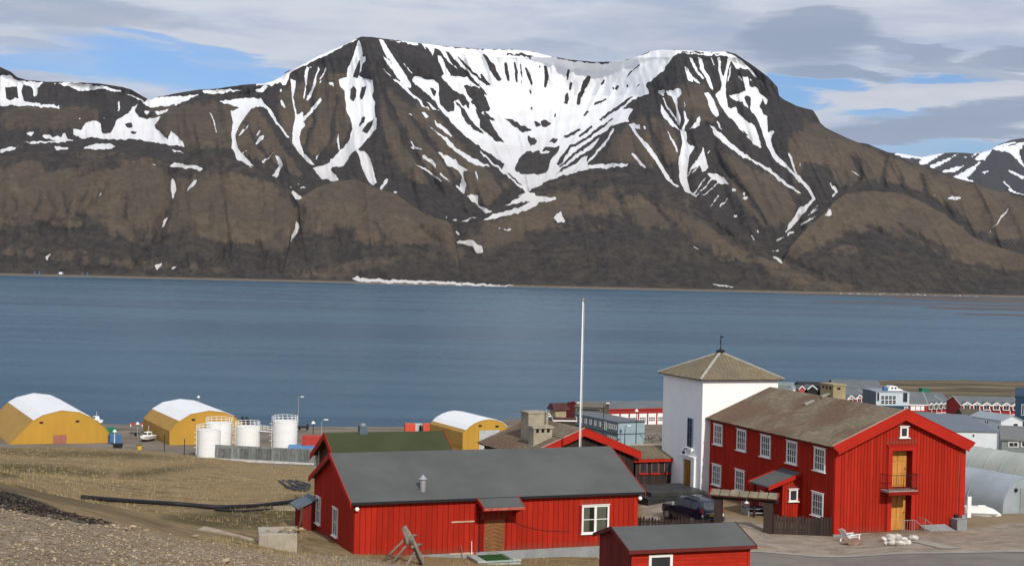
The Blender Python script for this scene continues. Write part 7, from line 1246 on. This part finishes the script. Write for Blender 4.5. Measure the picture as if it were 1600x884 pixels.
# ------------------------------------------------------------------ stones and dry grass
def scatter_stuff(clods=False):
    rg = np.random.default_rng(5); V = []; Fc = []; base = np.array([(1, 0, 0), (-1, 0, 0), (0, 1, 0), (0, -1, 0), (0, 0, 1), (0, 0, -.6)], float); tri = [(0, 2, 4), (2, 1, 4), (1, 3, 4), (3, 0, 4), (2, 0, 5), (1, 2, 5), (3, 1, 5), (0, 3, 5)]
    n = 42000 if not clods else 160000; px = rg.uniform(-30, 720, n); d = rg.uniform(30, 84, n) ; x = (px - 800) / F * d; z = mesh_z(x, d); X, Y = topx(x, d, z)
    crest = np.interp(X, [-100, 0, 100, 200, 300, 420, 540, 640, 720], [760, 768, 800, 822, 844, 860, 868, 884, 890]); ok = (Y > crest - 2) & (Y < 905) & (rg.random(n) < np.clip((Y - crest + 5) / 34., .12, 1)); b0 = np.interp(X, [0, 23, 46, 69, 92, 127, 175], [764, 769, 778, 785, 794, 808, 817]); b1 = np.interp(X, [0, 30, 58, 92, 138, 175], [794, 799, 805, 811, 818, 818]); inb = (Y > b0 - 2) & (Y < b1 + 1) & (X < 178); ok &= inb if clods else ~inb; x, d, z = x[ok], d[ok], z[ok]; k = len(x)
    s = (.012 + .05 * rg.random(k) ** 3.2) * (.8 + d / 90); rot = rg.uniform(0, 6.28, k); c, s_ = np.cos(rot), np.sin(rot); asp = rg.uniform(.5, 1.3, (k, 3)); asp[:, 2] *= .6
    P = base[None] * asp[:, None] * s[:, None, None] * rg.uniform(.8, 1.2, (k, 6, 1)); Q = np.stack([P[..., 0] * c[:, None] - P[..., 1] * s_[:, None], P[..., 0] * s_[:, None] + P[..., 1] * c[:, None], P[..., 2]], -1) + np.stack([x, d, z + .02], -1)[:, None]
    T = np.array(tri)[None] + (np.arange(k) * 6)[:, None, None]
    return Q.reshape(-1, 3), T.reshape(-1, 3)
def raw_mesh(name, V, T, mat):
    me = bpy.data.meshes.new(name); me.vertices.add(len(V)); me.vertices.foreach_set('co', V.astype(np.float32).ravel()); me.loops.add(T.size); me.loops.foreach_set('vertex_index', T.astype(np.int32).ravel()); me.polygons.add(len(T)); me.polygons.foreach_set('loop_start', np.arange(0, T.size, 3, dtype=np.int32)); me.update(calc_edges=True); me.materials.append(mat)
    o = bpy.data.objects.new(name, me); link(o); o['kind'] = 'stuff'; return o
def island_mat(name, c0, c1, c2):
    m, t, b = material(name); r = t.new('ShaderNodeNewGeometry').outputs['Random Per Island']; cr = t.new('ShaderNodeValToRGB'); e = cr.color_ramp.elements; e[0].color = (*c0, 1); e[1].color = (*c2, 1); q = e.new(.5); q.color = (*c1, 1); t.l.new(r, cr.inputs[0]); t.l.new(cr.outputs[0], b.inputs['Base Color']); b.inputs['Roughness'].default_value = .95; b.inputs['Specular IOR Level'].default_value = .1; return m
raw_mesh('gravel', *scatter_stuff(), island_mat('gravel_stones', (.16, .115, .068), (.32, .245, .16), (.44, .35, .24)))
raw_mesh('soil_clods', *scatter_stuff(True), island_mat('dark_soil_clods', (.012, .010, .010), (.035, .028, .023), (.16, .12, .085)))
def grass_stuff():
    rg = np.random.default_rng(9); n = 34000; px = rg.uniform(-40, 1010, n); d = np.exp(rg.uniform(math.log(70), math.log(205), n)); x = (px - 800) / F * d; z = mesh_z(x, d); X, Y = topx(x, d, z)
    den = fbm(x / 7., d / 7., 4, 77) + .5; den2 = fbm(x / 1.5, d / 1.5, 3, 78) + .5
    lx = (x - FL.o.x) * FL.u.x + (d - FL.o.y) * FL.u.y; ly = (x - FL.o.x) * FL.v.x + (d - FL.o.y) * FL.v.y; inh = (lx > -.3) & (lx < LL + .3) & (ly > -.2) & (ly < 20)
    track = (X > 20) & (X < 420) & (np.abs(Y - np.interp(X, [0, 150, 280, 420], [758, 795, 822, 832])) < 14) & (d < 90)
    ok = (rg.random(n) < den * 1.6 - .22) & (den2 > .36) & ~inh & ~track & ((X < 480) | ((Y > 866) & (X < 940) & (d < 90))) & (Y > 700); x, d, z = x[ok], d[ok], z[ok]; k = len(x); V = np.zeros((k, 4, 3, 3))
    for j in range(4):
        a = rg.uniform(0, 6.28, k); h = rg.uniform(.05, .16, k) * (.8 + d / 300); w = h * .17; lean = rg.uniform(.1, .6, k) * h; ox, oy = rg.normal(0, .12, k), rg.normal(0, .12, k)
        bx, by = x + ox, d + oy; V[:, j, 0] = np.stack([bx - w * np.sin(a), by + w * np.cos(a), z - .05], -1); V[:, j, 1] = np.stack([bx + w * np.sin(a), by - w * np.cos(a), z - .05], -1); V[:, j, 2] = np.stack([bx + lean * np.cos(a), by + lean * np.sin(a), z + h], -1)
    V = V.reshape(-1, 3); return V, np.arange(len(V)).reshape(-1, 3)
raw_mesh('dry_grass', *grass_stuff(), island_mat('dry_grass_blades', (.19, .14, .07), (.33, .25, .13), (.43, .335, .185)))
# ------------------------------------------------------------------ thin arctic haze over the fjord
hm = bpy.data.materials.new('thin_haze'); hm.use_nodes = True; _t = NT(hm.node_tree); _t.n.clear(); _o = _t.new('ShaderNodeOutputMaterial'); _v = _t.new('ShaderNodeVolumePrincipled')
_v.inputs['Color'].default_value = (.72, .82, 1, 1); _v.inputs['Density'].default_value = 1.2e-5; _v.inputs['Anisotropy'].default_value = .2; _t.l.new(_v.outputs[0], _o.inputs['Volume'])
MB().box(-29000, -480, -4, 29000, 39000, 1800).out('haze', hm)['kind'] = 'stuff'
